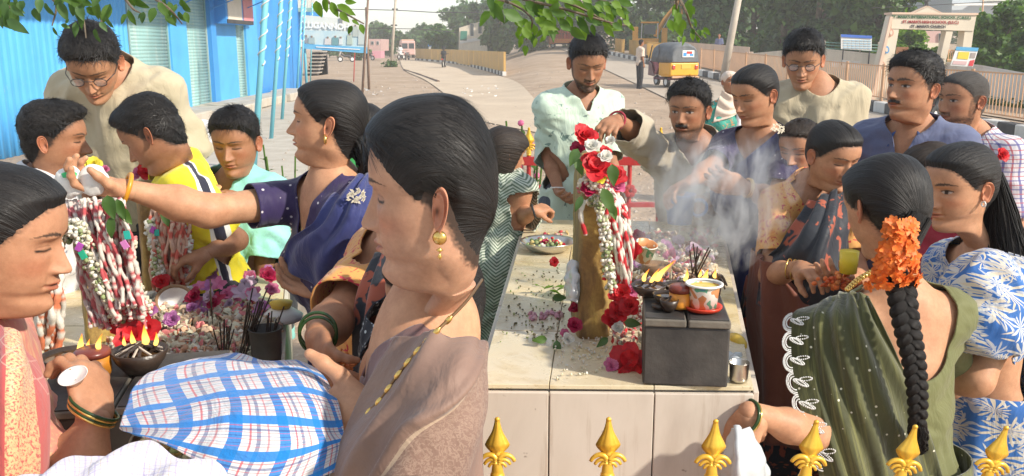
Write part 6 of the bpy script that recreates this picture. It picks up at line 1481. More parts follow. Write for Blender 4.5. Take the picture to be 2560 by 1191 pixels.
# left platform
litter('loose petals, rice and broken coconut spread on the left platform', 300, 700, 760, 900, 1500, .011, (WH,CRM,CRM,(.6,.45,.3),PK,(.4,.28,.2),(.66,.40,.25)), 8, .02)
litter('white petals around the left lamp flames', 260, 520, 850, 960, 420, .007, (WH,CRM,ORG,(.66,.40,.25)), 9, .02)
heap('heap on the left platform', 470, 690, 700, 800, 46, ['pink','pink','lilac','purple','crimson','lilac'], seed=5, up=.06, s=(.7,1.2))
heap('gap between the left stones', 380, 500, 690, 800, 14, ['pink','purple','white','crimson'], seed=6, up=.05)
for i, (x, y, Y, kd, c, s, lab) in enumerate([(318,815,1.86,'rose','red',1.6,'large red rose mass at the foot of the yarn garlands'),(345,800,1.9,'rose','red',1.3,'red rose right of the large red mass'),(290,790,1.86,'rose','red',1.1,'red rose left above the large red mass'),(330,840,1.82,'hib','red',1.1,'red hibiscus lowest in the red mass'),(360,825,1.86,'hib','red',1.0,'red hibiscus at the right of the red mass'),(230,905,1.62,'hib','crimson',1.1,'crimson petals between the two flames on the left box'),(200,895,1.66,'hib','red',.9,'red petals left of the crimson ones on the left box'),(250,920,1.58,'rose','crimson',.9,'crimson bloom just above the cupped white bowl'),(368,425,2.6,'rose','red',1.5,'big red rose on top of the second left stone'),(345,435,2.6,'rose','pink',1.0,'pink bloom left on top of the second left stone'),(400,418,2.6,'rose','white',1.0,'white bloom on top of the second left stone'),(422,440,2.58,'rose','pink',.8,'pink bloom right on top of the second left stone'),(405,705,2.35,'rose','red',1.1,'red rose under the second stone garland'),(445,720,2.4,'rose','red',1.0,'red bloom at the right of the second stone foot'),(490,765,2.3,'rose','red',1.3,'pink red cluster at the edge of the heap'),(372,775,2.1,'rose','purple',1.0,'purple bloom beside the fallen garland'),(430,800,2.05,'rose','purple',1.0,'purple orchid like bloom on the middle tiles'),(232,412,2.1,'rose','yellow',1.1,'yellow pompom flower behind the milk packets'),(262,425,2.15,'rose','pink',.6,'small pink bud right of the yellow pompom')]):
 flower(P(x, y, Y), kd, c, lab, s=s, n=(rr.uniform(-.4,.4), -.9, .6), seed=i)
def sweep(x0, x1, xb0, xb1, ytop, ybot, n, Y, sag=20, dY=.06):
 o = []
 for k in range(n):
  f = (k + .5) / n; xa = x0 + (x1 - x0) * f + rr.uniform(-5,5); xb = xb0 + (xb1 - xb0) * f + rr.uniform(-8,8); yb = ybot + rr.uniform(-25, 25)
  o.append([P(xa, ytop + rr.uniform(-6,6), Y + rr.uniform(-.02,.02)), P(xa * .72 + xb * .28 + rr.uniform(-4,4), ytop * .7 + yb * .3, Y - .02 + rr.uniform(-.02,.02)), P(xa * .35 + xb * .65 + rr.uniform(-5,5), ytop * .32 + yb * .68, Y - .03 + rr.uniform(-.02,.02)), P(xb, yb, Y - dY + rr.uniform(-.02,.02))])
 return o
yarn_bundle('thick fall of pink and white yarn garlands over the first left stone', sweep(165, 305, 235, 362, 505, 800, 46, 1.90), .0044, .018, (.72,.62,.58), (.60,.16,.18))
yarn_bundle('orange tinted yarn strands hanging close to the first left stone', sweep(200, 312, 280, 368, 500, 780, 18, 1.87), .0045, .018, (.74,.66,.58), (.52,.09,.10))
yarn_bundle('orange and white yarn garlands at the far left behind the pink saree woman', sweep(95, 150, 70, 150, 590, 890, 17, 1.78, dY=.0), .006, .026, WH, ORG)
yarn_bundle('orange cords hanging inside the far left garlands', sweep(105, 150, 90, 150, 600, 880, 6, 1.80, dY=.0), .008, .06, (.78,.40,.20), (.70,.25,.10))
yarn_bundle('orange and pink yarn garlands on the second left stone', sweep(378, 468, 385, 472, 470, 735, 28, 2.42, dY=.0), .0046, .020, (.74,.48,.36), (.66,.14,.10))
jasmine('jasmine_garland', 'thick cream jasmine rope falling from the first left stone to the red roses', [P(150,600,1.86),P(190,570,1.84),P(225,640,1.84),P(268,720,1.83),P(300,790,1.84)], .022, 620, seed=12, bud=.0055)
jasmine('jasmine_garland', 'cream jasmine rope at the right side of the first left stone', [P(325,600,1.88),P(322,660,1.87),P(345,730,1.88),P(370,770,1.9)], .014, 260, (CRM,WH,PK), seed=13, bud=.006)
jasmine('jasmine_garland', 'cream jasmine rope at the left of the second left stone', [P(378,560,2.4),P(388,620,2.38),P(400,690,2.38)], .018, 320, seed=14, bud=.007)
jasmine('jasmine_garland', 'white jasmine edging at the right of the second left stone', [P(462,545,2.42),P(470,620,2.4),P(466,700,2.4)], .012, 200, (WH,WH,PK), seed=15, bud=.007)
jasmine('jasmine_garland', 'cream jasmine rope low at the far left beside the lamps', [P(30,770,1.8),P(55,820,1.78),P(85,880,1.76)], .018, 260, seed=16, bud=.007)
for i, (x, y, Y, dx, dz, s, m_, lab) in enumerate([(268,488,1.82,.25,-1,1.05,M_LF2,'broad green leaf hanging below the orange bangle'),(292,498,1.83,.4,-1,1.1,M_LF2,'second green leaf right of the broad one'),(280,540,1.82,-.1,-1,.9,M_LF2,'lower green leaf lying on the yarn garlands'),(300,520,1.84,.6,-.8,.85,M_LF2,'green leaf pointing right over the stone'),(410,520,2.3,.2,-1,1.2,M_LF1,'dark leaf below the outstretched arm')]):
 o = leaf_obj(P(x, y, Y), (dx, -.3, dz), m_, s, k=i, up=(0,-1,.4)); meta(o, lab, 'leaf')
for i, (x, y, Y, c, lab) in enumerate([(318,588,1.86,(.02,.42,.34),'teal paper tag on the yarn garland'),(198,618,1.84,(.42,.08,.45),'purple paper tag on the jasmine rope'),(207,638,1.84,(.02,.42,.25),'green paper tag under the purple one'),(382,575,2.4,(.45,.08,.45),'magenta paper tag on the second stone'),(392,582,2.4,(.02,.40,.34),'teal paper tag on the second stone'),(312,612,1.85,(.60,.20,.48),'pink paper tag below the teal one')]):
 mb = MB(); mb.box(P(x, y, Y - .03), (.013, .003, .018), np.array(Matrix.Rotation(rr.uniform(-.6,.6), 3, 'Y'))); meta(mb.build('paper_tag', mat('tag%.2f%.2f' % (c[0], c[2]), c, .5)), lab, 'tag')
# left lamp box, lamps and flames
lfl, lfr = P(40, 1075, 1.34), P(545, 1060, 1.40); lfl[2] = lfr[2] = ZP + .004
TL = lamp_box('low sooty lamp box at the left between the pink saree woman and the cloth', lfl, lfr, .26, .11, .48)
diya('sooty bowl of charred wicks with an orange flame beside the hanging garlands', TL(.12,.72), .052, ((.015,0,.05,.3),(.03,0,.035,.2)), hh=.03)
diya('blackened bowl of twisted wicks with tall yellow flames', TL(.52,.62), .050, ((-.012,0,.045,-.1),(.008,0,.062,.1),(.028,0,.04,.1),(-.03,0,.03,.1)), hh=.04)
bp = TL(.52,.62) + A(0,0,.036); bw = thing('burnt_wicks', 'twisted charred wicks piled in the blackened bowl', 'wicks', bp)
for k in range(26): a = rr.uniform(0,6.28); b_ = a + rr.uniform(1,2.5); mb = MB(); mb.tube(crom([bp + A(math.cos(a)*.04, math.sin(a)*.035, .0), bp + A(rr.uniform(-.01,.01), rr.uniform(-.01,.01), .016), bp + A(math.cos(b_)*.042, math.sin(b_)*.035, -.002)], np.linspace(0,1,9)), .0022, 5); mb.build('wick', M_CLAY if k % 3 else M_POLEC, bw)
ob = thing('oil_cup', 'orange cup with dark wax between the flames of the left box', 'cup', TL(.28,.55)); q0 = TL(.28,.55); mb = MB(); mb.lathe([(.001,0),(.026,0),(.030,.01),(.030,.040),(.001,.040)], q0, 24); mb.build('cup_body', M_ORC, ob, smooth=True); mb = MB(); mb.lathe([(.001,.052),(.026,.052),(.031,.048),(.031,.040),(.001,.040)], q0, 24); mb.build('wax_top', MATS['dark_red_wax'], ob, smooth=True); flame(q0 + A(.012,0,.05), .045, ob, (.25,0))
cp = PZ(352, 895, ZP); pcp = thing('paper_cup', 'small white and green printed cup beside the red rose mass', 'cup', cp); mb = MB(); mb.lathe([(.001,.002),(.024,.002),(.031,.045),(.033,.045)], cp, 24); mb.build('cup_body', M_PRINT, pcp, smooth=True); mb = MB(); mb.lathe([(.001,.040),(.030,.042)], cp, 20); mb.build('curd', M_WHITE, pcp)
tin = PZ(668, 905, ZP + .0); tn = thing('black_tumbler', 'large blackened metal tumbler at the right of the left platform', 'tumbler', tin); mb = MB(); mb.lathe([(.001,0),(.030,0),(.033,.02),(.036,.078),(.038,.08),(.034,.08),(.030,.01),(.001,.006)], tin, 32); mb.build('cup_body', M_BOX, tn, smooth=True)
incense('black incense sticks leaning in front of the blackened tumbler', PZ(600, 905, ZP), 14, .17, (.25,0), .22); incense('tall pair of incense sticks in the middle of the pink heap', PZ(536, 830, ZP), 2, .13, (0,0), .03, name='incense_sticks'); incense('brown incense stubs beside the checked cloth', PZ(560, 900, ZP), 12, .09, (.1,0), .3); incense('two short incense sticks right of the charred wicks', PZ(385, 905, ZP), 2, .06, (.1,0), .1); incense('incense sticks rising out of the blackened tumbler', tin + A(0,0,.02), 6, .11, (.2,0), .2)
cc = thing('coconut', 'broken coconut shell among the pink flowers on the left platform', 'coconut', PZ(430,770,ZP)); mb = MB(); mb.lathe([(.001,0),(.035,.01),(.05,.035),(.050,.05),(.043,.05),(.036,.03),(.001,.014)], PZ(440,775,ZP), 22, (.2,-.6,.7)); mb.build('husk', MATS['coconut_husk'], cc, smooth=True); mb = MB(); mb.lathe([(.001,.018),(.036,.034),(.043,.049)], PZ(440,775,ZP) , 22, (.2,-.6,.7)); mb.build('flesh', M_WHITE, cc, smooth=True)
bn = thing('betel_box', 'white and yellow food packet at the edge of the pink heap', 'packet', PZ(705,790,ZP)); mb = MB(); mb.lathe([(.001,0),(.05,0),(.055,.012),(.03,.03),(.001,.035)], PZ(705,800,ZP), 20); mb.build('packet', M_WHITE, bn, smooth=True); mb = MB(); mb.lathe([(.001,.035),(.025,.034),(.03,.048),(.001,.055)], PZ(705,800,ZP), 14); mb.build('yellow_sweet', mat('banana_yellow', (.72,.48,.06), .5), bn, smooth=True)
# ---------------------------------------------------------------- fences round the platforms
M_GOLD = var_mat('gold_painted_metal', (.72,.40,.035), (.84,.52,.07), 25, .33, .15, 120, metal=.35)
def finial(parent, base, lean=0.0, h=.105):
 Rm = np.array(Matrix.Rotation(lean, 3, 'Y')); prof = [(.011,.000),(.0095,.012),(.0070,.030),(.0095,.036),(.0215,.051),(.0195,.060),(.0100,.078),(.0052,.095),(.0046,.103),(.001,.106)]; V = []; n = 20
 zz = np.linspace(0, 1, 40); pr = crom(np.array(prof), zz); a = np.linspace(0, 2 * np.pi, n, endpoint=False)
 for w, z in pr:
  k = 1 / (np.abs(np.cos(a)) + np.abs(np.sin(a)) / .42) if .036 < z < .1 else 1 / np.sqrt(np.cos(a) ** 2 + (np.sin(a) / .75) ** 2)
  gr = 1 + .22 * (np.abs(np.abs(np.cos(a)) - .62) < .14) * (.04 < z < .085); V.append(np.stack([w * k * np.cos(a), w * k * np.sin(a) * gr, 0 * a + z], -1))
 V = np.array(V).reshape(-1, 3) * (h / .106); o = add('spear', mesh_from(V @ Rm.T + base, gfaces(40, n, True)), M_GOLD, parent)
 mb = MB()
 for sx in (-1, 1):
  for k, (rx, rz, z0, rad) in enumerate(((.0215, .014, .026, .0062), (.0155, .009, .022, .0052), (.0095, .006, .018, .0045))):
   q = [A(sx * (.003 + rx * (1 - math.cos(s)) / 1.5), -.003, z0 + rz * math.sin(s) * 1.0 - .008 * (s / 2.6)) * (h / .106) for s in np.linspace(.1, 2.75, 14)]
   mb.tube([Rm @ p + base for p in q], [rad * (h / .106) * (1 - .45 * i / 13) for i in range(14)], 8)
 mb.build('leaf_scroll', M_GOLD, parent, smooth=True)
 mb = MB(); mb.lathe([(.001,-.012),(.0115,-.012),(.013,-.008),(.0125,-.003),(.009,.001),(.001,.002)], base, 16); mb.build('collar', M_GOLD, parent, smooth=True)
fence_f = thing('front_fence', 'red fence with gold spear finials along the bottom of the view', 'fence', (0.5, 1.45, 0))
fx = [(1243,1043,0.0),(1522,1043,.0),(1790,1048,.03),(2042,1050,.12),(2290,1062,.18),(2518,1065,.24),(2750,1075,.28)]
tips = []
for x, y, ln in fx:
 tp = P(x, y, 1.45); b = tp - A(math.sin(ln), 0, math.cos(ln)) * .105; ps = thing('x', 'x', 'x') if False else None
 mb = MB(); b0 = A(b[0] - math.sin(ln) * b[2] * .3, 1.45, 0); mb.tube([b0, b - A(0, 0, .010)], .0125, 12); pst = mb.build('post', M_RED, fence_f, smooth=True); finial(pst, b, ln); tips.append(b)
tips.sort(key=lambda q: q[0])
for dz in (.10, .75): mb = MB(); mb.tube([tips[0] - A(.3, 0, dz), *[t_ - A(0, 0, dz) for t_ in tips], tips[-1] + A(.3, 0, -dz)], .016, 4); mb.build('rail', M_RED, fence_f)
fb = thing('rear_fence', 'red pipe fence with gold tips behind the platforms', 'fence', (0, 4.75, 0)); Yf = 4.75
def frail(x0, y0, x1, y1, w, Y=Yf, par=None): mb = MB(); mb.box((P(x0,y0,Y) + P(x1,y1,Y)) / 2, (P(x1,y1,Y)[0] - P(x0,y0,Y)[0], .03, w)); mb.build('rail', M_RED, par or fb)
frail(1100, 398, 1860, 408, .045); frail(1250, 512, 1800, 512, .025); frail(1250, 545, 1450, 545, .025)
for x in (1322, 1575, 1240, 1410, 1490, 1650, 1730):
 q = P(x, 398, Yf); mb = MB(); mb.tube([A(q[0], Yf, 0), A(q[0], Yf, q[2] + .03)], .012, 8); mb.build('post', M_RED, fb); finial(fb, A(q[0], Yf, q[2] + .03), 0, .14)
for x in (1355, 1575): q = P(x, 478, Yf - .03); mb = MB();
for x in (1355, 1575, 1200):
 q = P(x, 478, Yf - .02); mb = MB()
 for k in range(6): a = k * 1.047; mb.lathe([(.001,-.008),(.014,-.006),(.016,0),(.014,.006),(.001,.008)], q + A(math.cos(a)*.022, 0, math.sin(a)*.022), 8, (0,1,0))
 mb.build('iron_flower', M_RED, fb)
fl_ = thing('low_red_fence', 'short red railing with iron flower behind the boy in the aqua shirt', 'fence', P(680,720,3.4) * (1,1,0)); Yl = 3.5
mb = MB(); q = P(668,640,Yl); mb.tube([q, A(q[0], Yl, 0)], .012, 8); mb.build('post', M_RED, fl_); q = P(715,740,Yl); mb = MB(); mb.tube([q, A(q[0], Yl, 0)], .012, 8); mb.build('post', M_RED, fl_)
mb = MB(); mb.box((P(640,722,Yl) + P(740,735,Yl)) / 2, (.17,.02,.028)); mb.build('rail', M_RED, fl_); mb = MB(); mb.box((P(640,775,Yl) + P(740,775,Yl)) / 2, (.17,.02,.02)); mb.build('rail', M_RED, fl_)
q = P(652,670,Yl+.05); mb = MB(); mb.tube([q, A(q[0]-.01, Yl+.05, 0)], .016, 8); mb.build('orange_bar', mat('orange_pipe', (.75,.28,.08), .5), fl_)
q = P(682,658,Yl-.02); mb = MB()
for k in range(6): a = k*1.047; mb.lathe([(.001,-.008),(.012,-.006),(.014,0),(.012,.006),(.001,.008)], q + A(math.cos(a)*.018,0,math.sin(a)*.018), 8, (0,1,0))
mb.build('iron_flower', M_RED, fl_)
# potted flowering shrub by the fence, small plant by the navy saree woman
def small_plant(label, base, h, n, s, m, seed, flowers=None):
 g = random.Random(seed); t = thing('plant', label, 'plant', base)
 for k in range(6):
  q = A(*base) + A(g.uniform(-.05,.05), g.uniform(-.05,.05), 0); tp = q + A(g.uniform(-.12,.12)*h, g.uniform(-.1,.1)*h, h*g.uniform(.7,1)); mb = MB(); mb.tube([q, (q+tp)/2 + A(g.uniform(-.02,.02),0,0), tp], .006, 5); mb.build('stem', M_LF2, t)
  for j in range(n):
   f = .25 + .75 * j / n; c = q + (tp - q) * f; a = g.uniform(0,6.28); leaf_obj(c, (math.cos(a), math.sin(a), g.uniform(.1,.9)), m, s * g.uniform(.7,1.2), t, k=j)
 if flowers:
  for k in range(flowers): mb = MB(); c = A(*base) + A(g.uniform(-.1,.1), g.uniform(-.1,.1), h * g.uniform(.6,1)); mb.lathe([(.001,0),(.02,.006),(.012,.016),(.001,.018)], c, 7, (g.uniform(-1,1),-1,.4)); mb.build('bloom', PM['pink'], t)
 return t
b_ = P(1335, 400, 5.1) * (1,1,0); small_plant('tall leafy oleander behind the red fence', b_, 1.42, 12, 1.2, M_LF2, 3, 7)
b_ = P(692, 400, 5.6) * (1,1,0); small_plant('small leafy plant left of the navy saree woman', b_, 1.08, 8, 1.2, M_LF2, 5, 0)
# white kerb slab line behind the fence
mb = MB(); mb.box((P(1600,500,5.6)[0], 5.6, .06), (5.5, .4, .12)); meta(bevel(mb.build('kerb_slab', M_CONC), .02), 'pale concrete kerb running behind the red fence', 'kerb')
# ---------------------------------------------------------------- leafy branches hanging into the top of the view
def branch(label, stems, leaves, m_dark, m_lit, seed, size=1.0, Y=2.3):
 g = random.Random(seed); p0 = P(*stems[0][0], Y); t = thing('branch', label, 'branch', p0)
 for st_ in stems:
  q = [P(x, y, Y + g.uniform(-.06,.06)) for x, y in st_]; mb = MB(); mb.tube(crom(q, np.linspace(0,1,14)), np.linspace(.004,.0014,14), 5); mb.build('twig', M_BARK, t)
 for i, (x, y, ang, s, lit) in enumerate(leaves):
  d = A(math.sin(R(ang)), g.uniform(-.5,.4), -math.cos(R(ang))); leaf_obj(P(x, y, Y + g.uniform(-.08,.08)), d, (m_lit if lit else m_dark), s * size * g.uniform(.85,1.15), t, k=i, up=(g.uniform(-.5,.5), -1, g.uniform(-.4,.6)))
 return t
lv = []
g = random.Random(11)
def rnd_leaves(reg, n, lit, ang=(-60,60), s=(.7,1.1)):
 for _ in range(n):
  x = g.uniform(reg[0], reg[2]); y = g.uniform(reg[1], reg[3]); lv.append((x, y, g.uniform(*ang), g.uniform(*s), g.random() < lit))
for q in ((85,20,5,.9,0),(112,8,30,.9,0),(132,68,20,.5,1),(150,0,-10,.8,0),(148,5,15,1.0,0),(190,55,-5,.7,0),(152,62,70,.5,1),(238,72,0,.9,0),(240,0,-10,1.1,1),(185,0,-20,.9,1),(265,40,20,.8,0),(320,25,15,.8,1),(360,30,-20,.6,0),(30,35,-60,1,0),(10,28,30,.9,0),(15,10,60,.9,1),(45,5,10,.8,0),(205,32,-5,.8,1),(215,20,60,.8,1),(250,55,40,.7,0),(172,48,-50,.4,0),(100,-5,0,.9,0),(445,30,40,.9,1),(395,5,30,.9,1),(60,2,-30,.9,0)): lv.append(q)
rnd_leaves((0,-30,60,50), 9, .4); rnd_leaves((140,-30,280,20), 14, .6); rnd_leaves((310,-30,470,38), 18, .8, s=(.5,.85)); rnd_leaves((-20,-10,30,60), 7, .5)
branch('leafy branch hanging over the blue shop wall at the top left', [[(-20,0),(20,15),(45,50)], [(100,-20),(140,10),(130,65)], [(180,-20),(205,30),(215,95)], [(230,-20),(250,40),(260,75)], [(300,-20),(330,20),(350,32)], [(360,-20),(420,20),(455,60)]], lv, M_LF1, M_LF2, 1, .85, 2.0)
lv = [];
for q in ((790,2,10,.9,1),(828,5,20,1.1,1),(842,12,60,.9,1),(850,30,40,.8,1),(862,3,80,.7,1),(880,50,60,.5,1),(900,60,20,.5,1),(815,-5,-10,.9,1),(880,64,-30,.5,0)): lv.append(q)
branch('thin sunlit twig of light green leaves over the billboard', [[(800,-20),(830,15),(870,38),(910,60)]], lv, M_LF2, M_LF3, 2, .9, 2.1)
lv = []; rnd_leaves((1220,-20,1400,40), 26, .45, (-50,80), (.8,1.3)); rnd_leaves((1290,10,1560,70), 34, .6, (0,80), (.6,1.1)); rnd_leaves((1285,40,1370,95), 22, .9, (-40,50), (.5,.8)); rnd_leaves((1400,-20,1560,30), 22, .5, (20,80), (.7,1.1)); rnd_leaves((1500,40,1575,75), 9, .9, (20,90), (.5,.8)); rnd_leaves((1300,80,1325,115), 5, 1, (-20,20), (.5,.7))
branch('big sunlit branch drooping over the road at the top centre', [[(1180,-20),(1280,10),(1330,50),(1315,100)], [(1230,-20),(1400,20),(1520,55),(1575,65)], [(1350,-20),(1460,25),(1560,80)], [(1420,-20),(1500,0),(1560,20)]], lv, M_LF2, M_LF3, 3, .74, 2.0)
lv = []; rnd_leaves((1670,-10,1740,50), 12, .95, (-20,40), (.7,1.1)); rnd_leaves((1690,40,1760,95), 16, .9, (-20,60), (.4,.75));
branch('light green twig hanging left of the tree poles at the top', [[(1690,-20),(1715,30),(1730,70),(1755,100)], [(1690,-20),(1692,20),(1698,50)]], lv, M_LF2, M_LF3, 4, .8, 2.2)
# ---------------------------------------------------------------- smoke over the lamps
def smoke(t, b, tc):
 pass
def smoke_mat(name, scale, dens, thr=(.50, .68), stretch=(1,1,.45)):
 m = bpy.data.materials.new(name); m.use_nodes = True; n = m.node_tree.nodes; n.remove(n['Principled BSDF']); t = NT(m); tc = t.new('ShaderNodeTexCoord'); o = tc.outputs['Object']
 v = t.new('ShaderNodeVolumePrincipled'); v.inputs['Color'].default_value = (.96,.98,1.0,1); v.inputs['Anisotropy'].default_value = .35
 f = t.noise(t.mapping(o, stretch), scale, 5, .6, 2.2); s = t.new('ShaderNodeSeparateXYZ'); t.l.new(tc.outputs['Generated'], s.inputs[0])
 def win(x, a): return t.math('MULTIPLY', t.ramp(x, [(0, 0), (a, 1)]), t.ramp(x, [(1 - a, 1), (1, 0)]))
 w = t.math('MULTIPLY', t.math('MULTIPLY', win(s.outputs[0], .3), win(s.outputs[1], .3)), win(s.outputs[2], .18))
 t.l.new(t.math('MULTIPLY', t.math('MULTIPLY', t.ramp(f, [(thr[0], 0), (thr[1], 1)]), w), dens), v.inputs['Density']); t.l.new(v.outputs[0], n['Material Output'].inputs['Volume']); return m
def plume(label, path, rad, m):
 u = np.linspace(0, 1, 26); c = crom(path, u); r = crom(np.array(rad, float)[:, None], u)[:, 0]; a = np.linspace(0, 2*np.pi, 20, endpoint=False)
 V = c[:, None] + r[:, None, None] * np.stack([np.cos(a), np.sin(a) * .8, 0 * a], -1)[None]; v = np.concatenate([V.reshape(-1, 3), [c[0], c[-1]]]); f = [tuple(map(int, q)) for q in gfaces(26, 20, True)]
 f += [((i + 1) % 20, i, 520) for i in range(20)] + [(500 + i, 500 + (i + 1) % 20, 521) for i in range(20)]
 o = add('smoke', mesh_from(v, f), m); return meta(o, label, kind='stuff')
plume('blue grey incense smoke curling up from the right lamps', [P(1735,740,2.2),P(1745,660,2.3),P(1790,560,2.4),P(1810,450,2.45),P(1830,330,2.45)], [.05,.14,.20,.23,.20], smoke_mat('incense_smoke', 10.0, 11.0, (.50,.66)))
plume('thin smoke haze drifting over the right flower heap', [P(1640,720,2.3),P(1650,640,2.5),P(1660,550,2.6),P(1700,430,2.7)], [.07,.15,.18,.14], smoke_mat('thin_smoke', 8.0, 5.0, (.42,.7)))
# ---------------------------------------------------------------- cloth materials
def cloth_mat(name, c, c2=None, rough=.85, pat=None, weave=.25, sheen=.2, wscale=600, coord='Object'):
 def fn(t, b, tc):
  o = tc.outputs['Object']; f = t.noise(o, 5, 4); k = t.ramp(f, [(.3, c), (.7, c2 or tuple(min(1, x * 1.18) for x in c))])
  if pat: k = pat(t, tc, k)
  t.l.new(k, b.inputs['Base Color']); h_ = t.math('ADD', t.math('MULTIPLY', t.noise(o, wscale, 2), weave * .25), t.math('MULTIPLY', t.noise(t.mapping(o, (1,1,.55)), 11, 4, .55, 1.6), 3.0)); t.l.new(t.bump(h_, .38, .007), b.inputs['Normal']); b.inputs['Sheen Weight'].default_value = sheen
 return mat(name, c, rough, fn, spec=.25)
def dots(scale, size, col, thr=.0, coord='Object'):
 def p(t, tc, k):
  v = t.new('ShaderNodeTexVoronoi'); v.inputs['Scale'].default_value = scale; v.inputs['Randomness'].default_value = .55; t.l.new(tc.outputs[coord], v.inputs['Vector'])
  return t.mix(t.ramp(v.outputs['Distance'], [(size * .75, 1), (size, 0)]), k, col)
 return p
def blotch(scale, cols, thr=.55, w=.02, dist=1.5, stretch=(1,1,1)):
 def p(t, tc, k):
  for i, c in enumerate(cols):
   f = t.noise(t.mapping(tc.outputs['Object'], stretch, (0,0,0), (i * 7.3, 1, 2)), scale, 3, .6, dist); k = t.mix(t.ramp(f, [(thr, 0), (thr + w, 1)]), k, c)
  return k
 return p
def leafprint(scale, cols):
 """fans of narrow leaves: petals radiating in voronoi cells"""
 def p(t, tc, k):
  for i, (c, n) in enumerate(cols):
   v = t.new('ShaderNodeTexVoronoi'); v.inputs['Scale'].default_value = scale; m = t.mapping(tc.outputs['Object'], (1,1,1), (0,0,0), (i * 3.1, i * 1.7, i)); t.l.new(m, v.inputs['Vector'])
   s = t.new('ShaderNodeVectorMath', operation='SUBTRACT'); sc = t.new('ShaderNodeVectorMath', operation='SCALE'); t.l.new(m, sc.inputs[0]); sc.inputs['Scale'].default_value = 1.0; t.l.new(sc.outputs[0], s.inputs[0]); t.l.new(v.outputs['Position'], s.inputs[1])
   x = t.new('ShaderNodeSeparateXYZ'); t.l.new(s.outputs[0], x.inputs[0]); a = t.math('ARCTAN2', x.outputs[2], t.math('ADD', x.outputs[0], x.outputs[1])); st = t.math('ABSOLUTE', t.math('SINE', t.math('MULTIPLY', a, n)))
   d = v.outputs['Distance']; e = t.math('SUBTRACT', st, t.math('MULTIPLY', d, .95)); k = t.mix(t.ramp(e, [(.42, 0), (.47, 1)]), k, c)
  return k
 return p
def uvstripes(bands_u, bands_v, n_u, n_v, rot=0.0):
 """woven checks from stripe lists [(start, end, colour, strength)] in one repeat"""
 def p(t, tc, k):
  x = t.new('ShaderNodeSeparateXYZ'); t.l.new(t.mapping(tc.outputs['UV'], (1,1,1), (0,0,rot)), x.inputs[0])
  for out, bands, n in ((x.outputs[0], bands_u, n_u), (x.outputs[1], bands_v, n_v)):
   f = t.math('FRACT', t.math('MULTIPLY', out, n))
   for (a, b_, c, s) in bands:
    m = t.math('MULTIPLY', t.math('GREATER_THAN', f, a), t.math('LESS_THAN', f, b_)); k = t.mix(t.math('MULTIPLY', m, s), k, c)
  return k
 return p
def chevron(n, z, c):
 def p(t, tc, k):
  x = t.new('ShaderNodeSeparateXYZ'); t.l.new(tc.outputs['UV'], x.inputs[0]); a = t.math('PINGPONG', x.outputs[0], 1.0 / n); h = t.math('ADD', t.math('MULTIPLY', x.outputs[1], z), t.math('MULTIPLY', a, z * 1.0)); return t.mix(t.math('GREATER_THAN', t.math('FRACT', h), .5), k, c)
 return p
C_NAVYD = cloth_mat('navy_spotted_blouse', (.022,.014,.060), (.040,.026,.10), .6, dots(42, .16, (.55,.52,.55)))
C_NAVY = cloth_mat('navy_saree', (.020,.026,.10), (.040,.052,.19), .62)
C_BEIGE = cloth_mat('beige_tee', (.44,.38,.26), (.52,.45,.32))
C_KURTA = cloth_mat('beige_kurta', (.38,.33,.25), (.47,.41,.31))
C_OLIVE = cloth_mat('olive_saree', (.034,.038,.010), (.075,.080,.026), .62, lambda t, tc, k: dots(40, .12, (.68,.66,.52))(t, tc, t.mix(t.ramp(t.noise(t.mapping(tc.outputs['UV'], (26,1.6,1)), 1, 3, .6, .4), [(.50, 0), (.68, .6)]), k, (.20,.20,.06))), sheen=.5)
C_OLIVEB = cloth_mat('olive_blouse', (.12,.125,.045), (.17,.175,.07), .65)
C_PINK = cloth_mat('rose_pink_saree', (.50,.15,.12), (.62,.25,.18), .55, lambda t, tc, k: t.mix(t.ramp(t.noise(t.mapping(tc.outputs['Object'], (60,60,9)), 2, 3, .6), [(.5, 0), (.62, .6)]), k, (.62,.42,.20)))
C_ORANGE = cloth_mat('orange_print_blouse', (.62,.28,.07), (.70,.36,.11), .6, blotch(34, [(.50,.03,.05)], .58, .02, 2.2))
C_RUST = cloth_mat('rust_and_black_saree', (.016,.020,.030), (.03,.035,.045), .55, blotch(11, [(.36,.09,.05)], .56, .02, .8))
C_RUST2 = cloth_mat('rust_brown_saree', (.15,.045,.028), (.22,.075,.045), .6)
C_BROWN = cloth_mat('mauve_brown_saree', (.16,.095,.075), (.26,.165,.125), .5, sheen=.5)
C_BROWNB = cloth_mat('mauve_blouse', (.16,.08,.075), (.22,.12,.11), .6)
C_MINT = cloth_mat('mint_print_shirt', (.50,.62,.50), (.58,.70,.58), .75, blotch(26, [(.20,.30,.26)], .635, .02, .6))
C_NPOLO = cloth_mat('slate_polo', (.10,.12,.21), (.15,.17,.28)); C_NCOL = cloth_mat('blue_collar', (.05,.11,.32), (.09,.17,.42))
C_CHECK = cloth_mat('checked_shirt', (.62,.60,.62), (.68,.66,.68), .8, uvstripes([(0,.15,(.10,.10,.30),.8),(.5,.62,(.45,.08,.10),.8)], [(0,.15,(.10,.10,.30),.7),(.5,.62,(.45,.08,.10),.7)], 32, 32))
C_YEL = cloth_mat('yellow_shirt', (.80,.66,.02), (.88,.75,.04), .8, lambda t, tc, k: uvstripes([(.735,.744,(.75,.75,.70),1),(.744,.762,(.03,.03,.05),1),(.762,.770,(.75,.75,.70),1)], [], 1.0, 1)(t, tc, k))
C_AQUA = cloth_mat('aqua_shirt', (.24,.60,.55), (.33,.70,.64))
C_CHEV = cloth_mat('chevron_dress', (.12,.17,.12), (.15,.20,.15), .8, chevron(22, 58, (.52,.56,.48)))
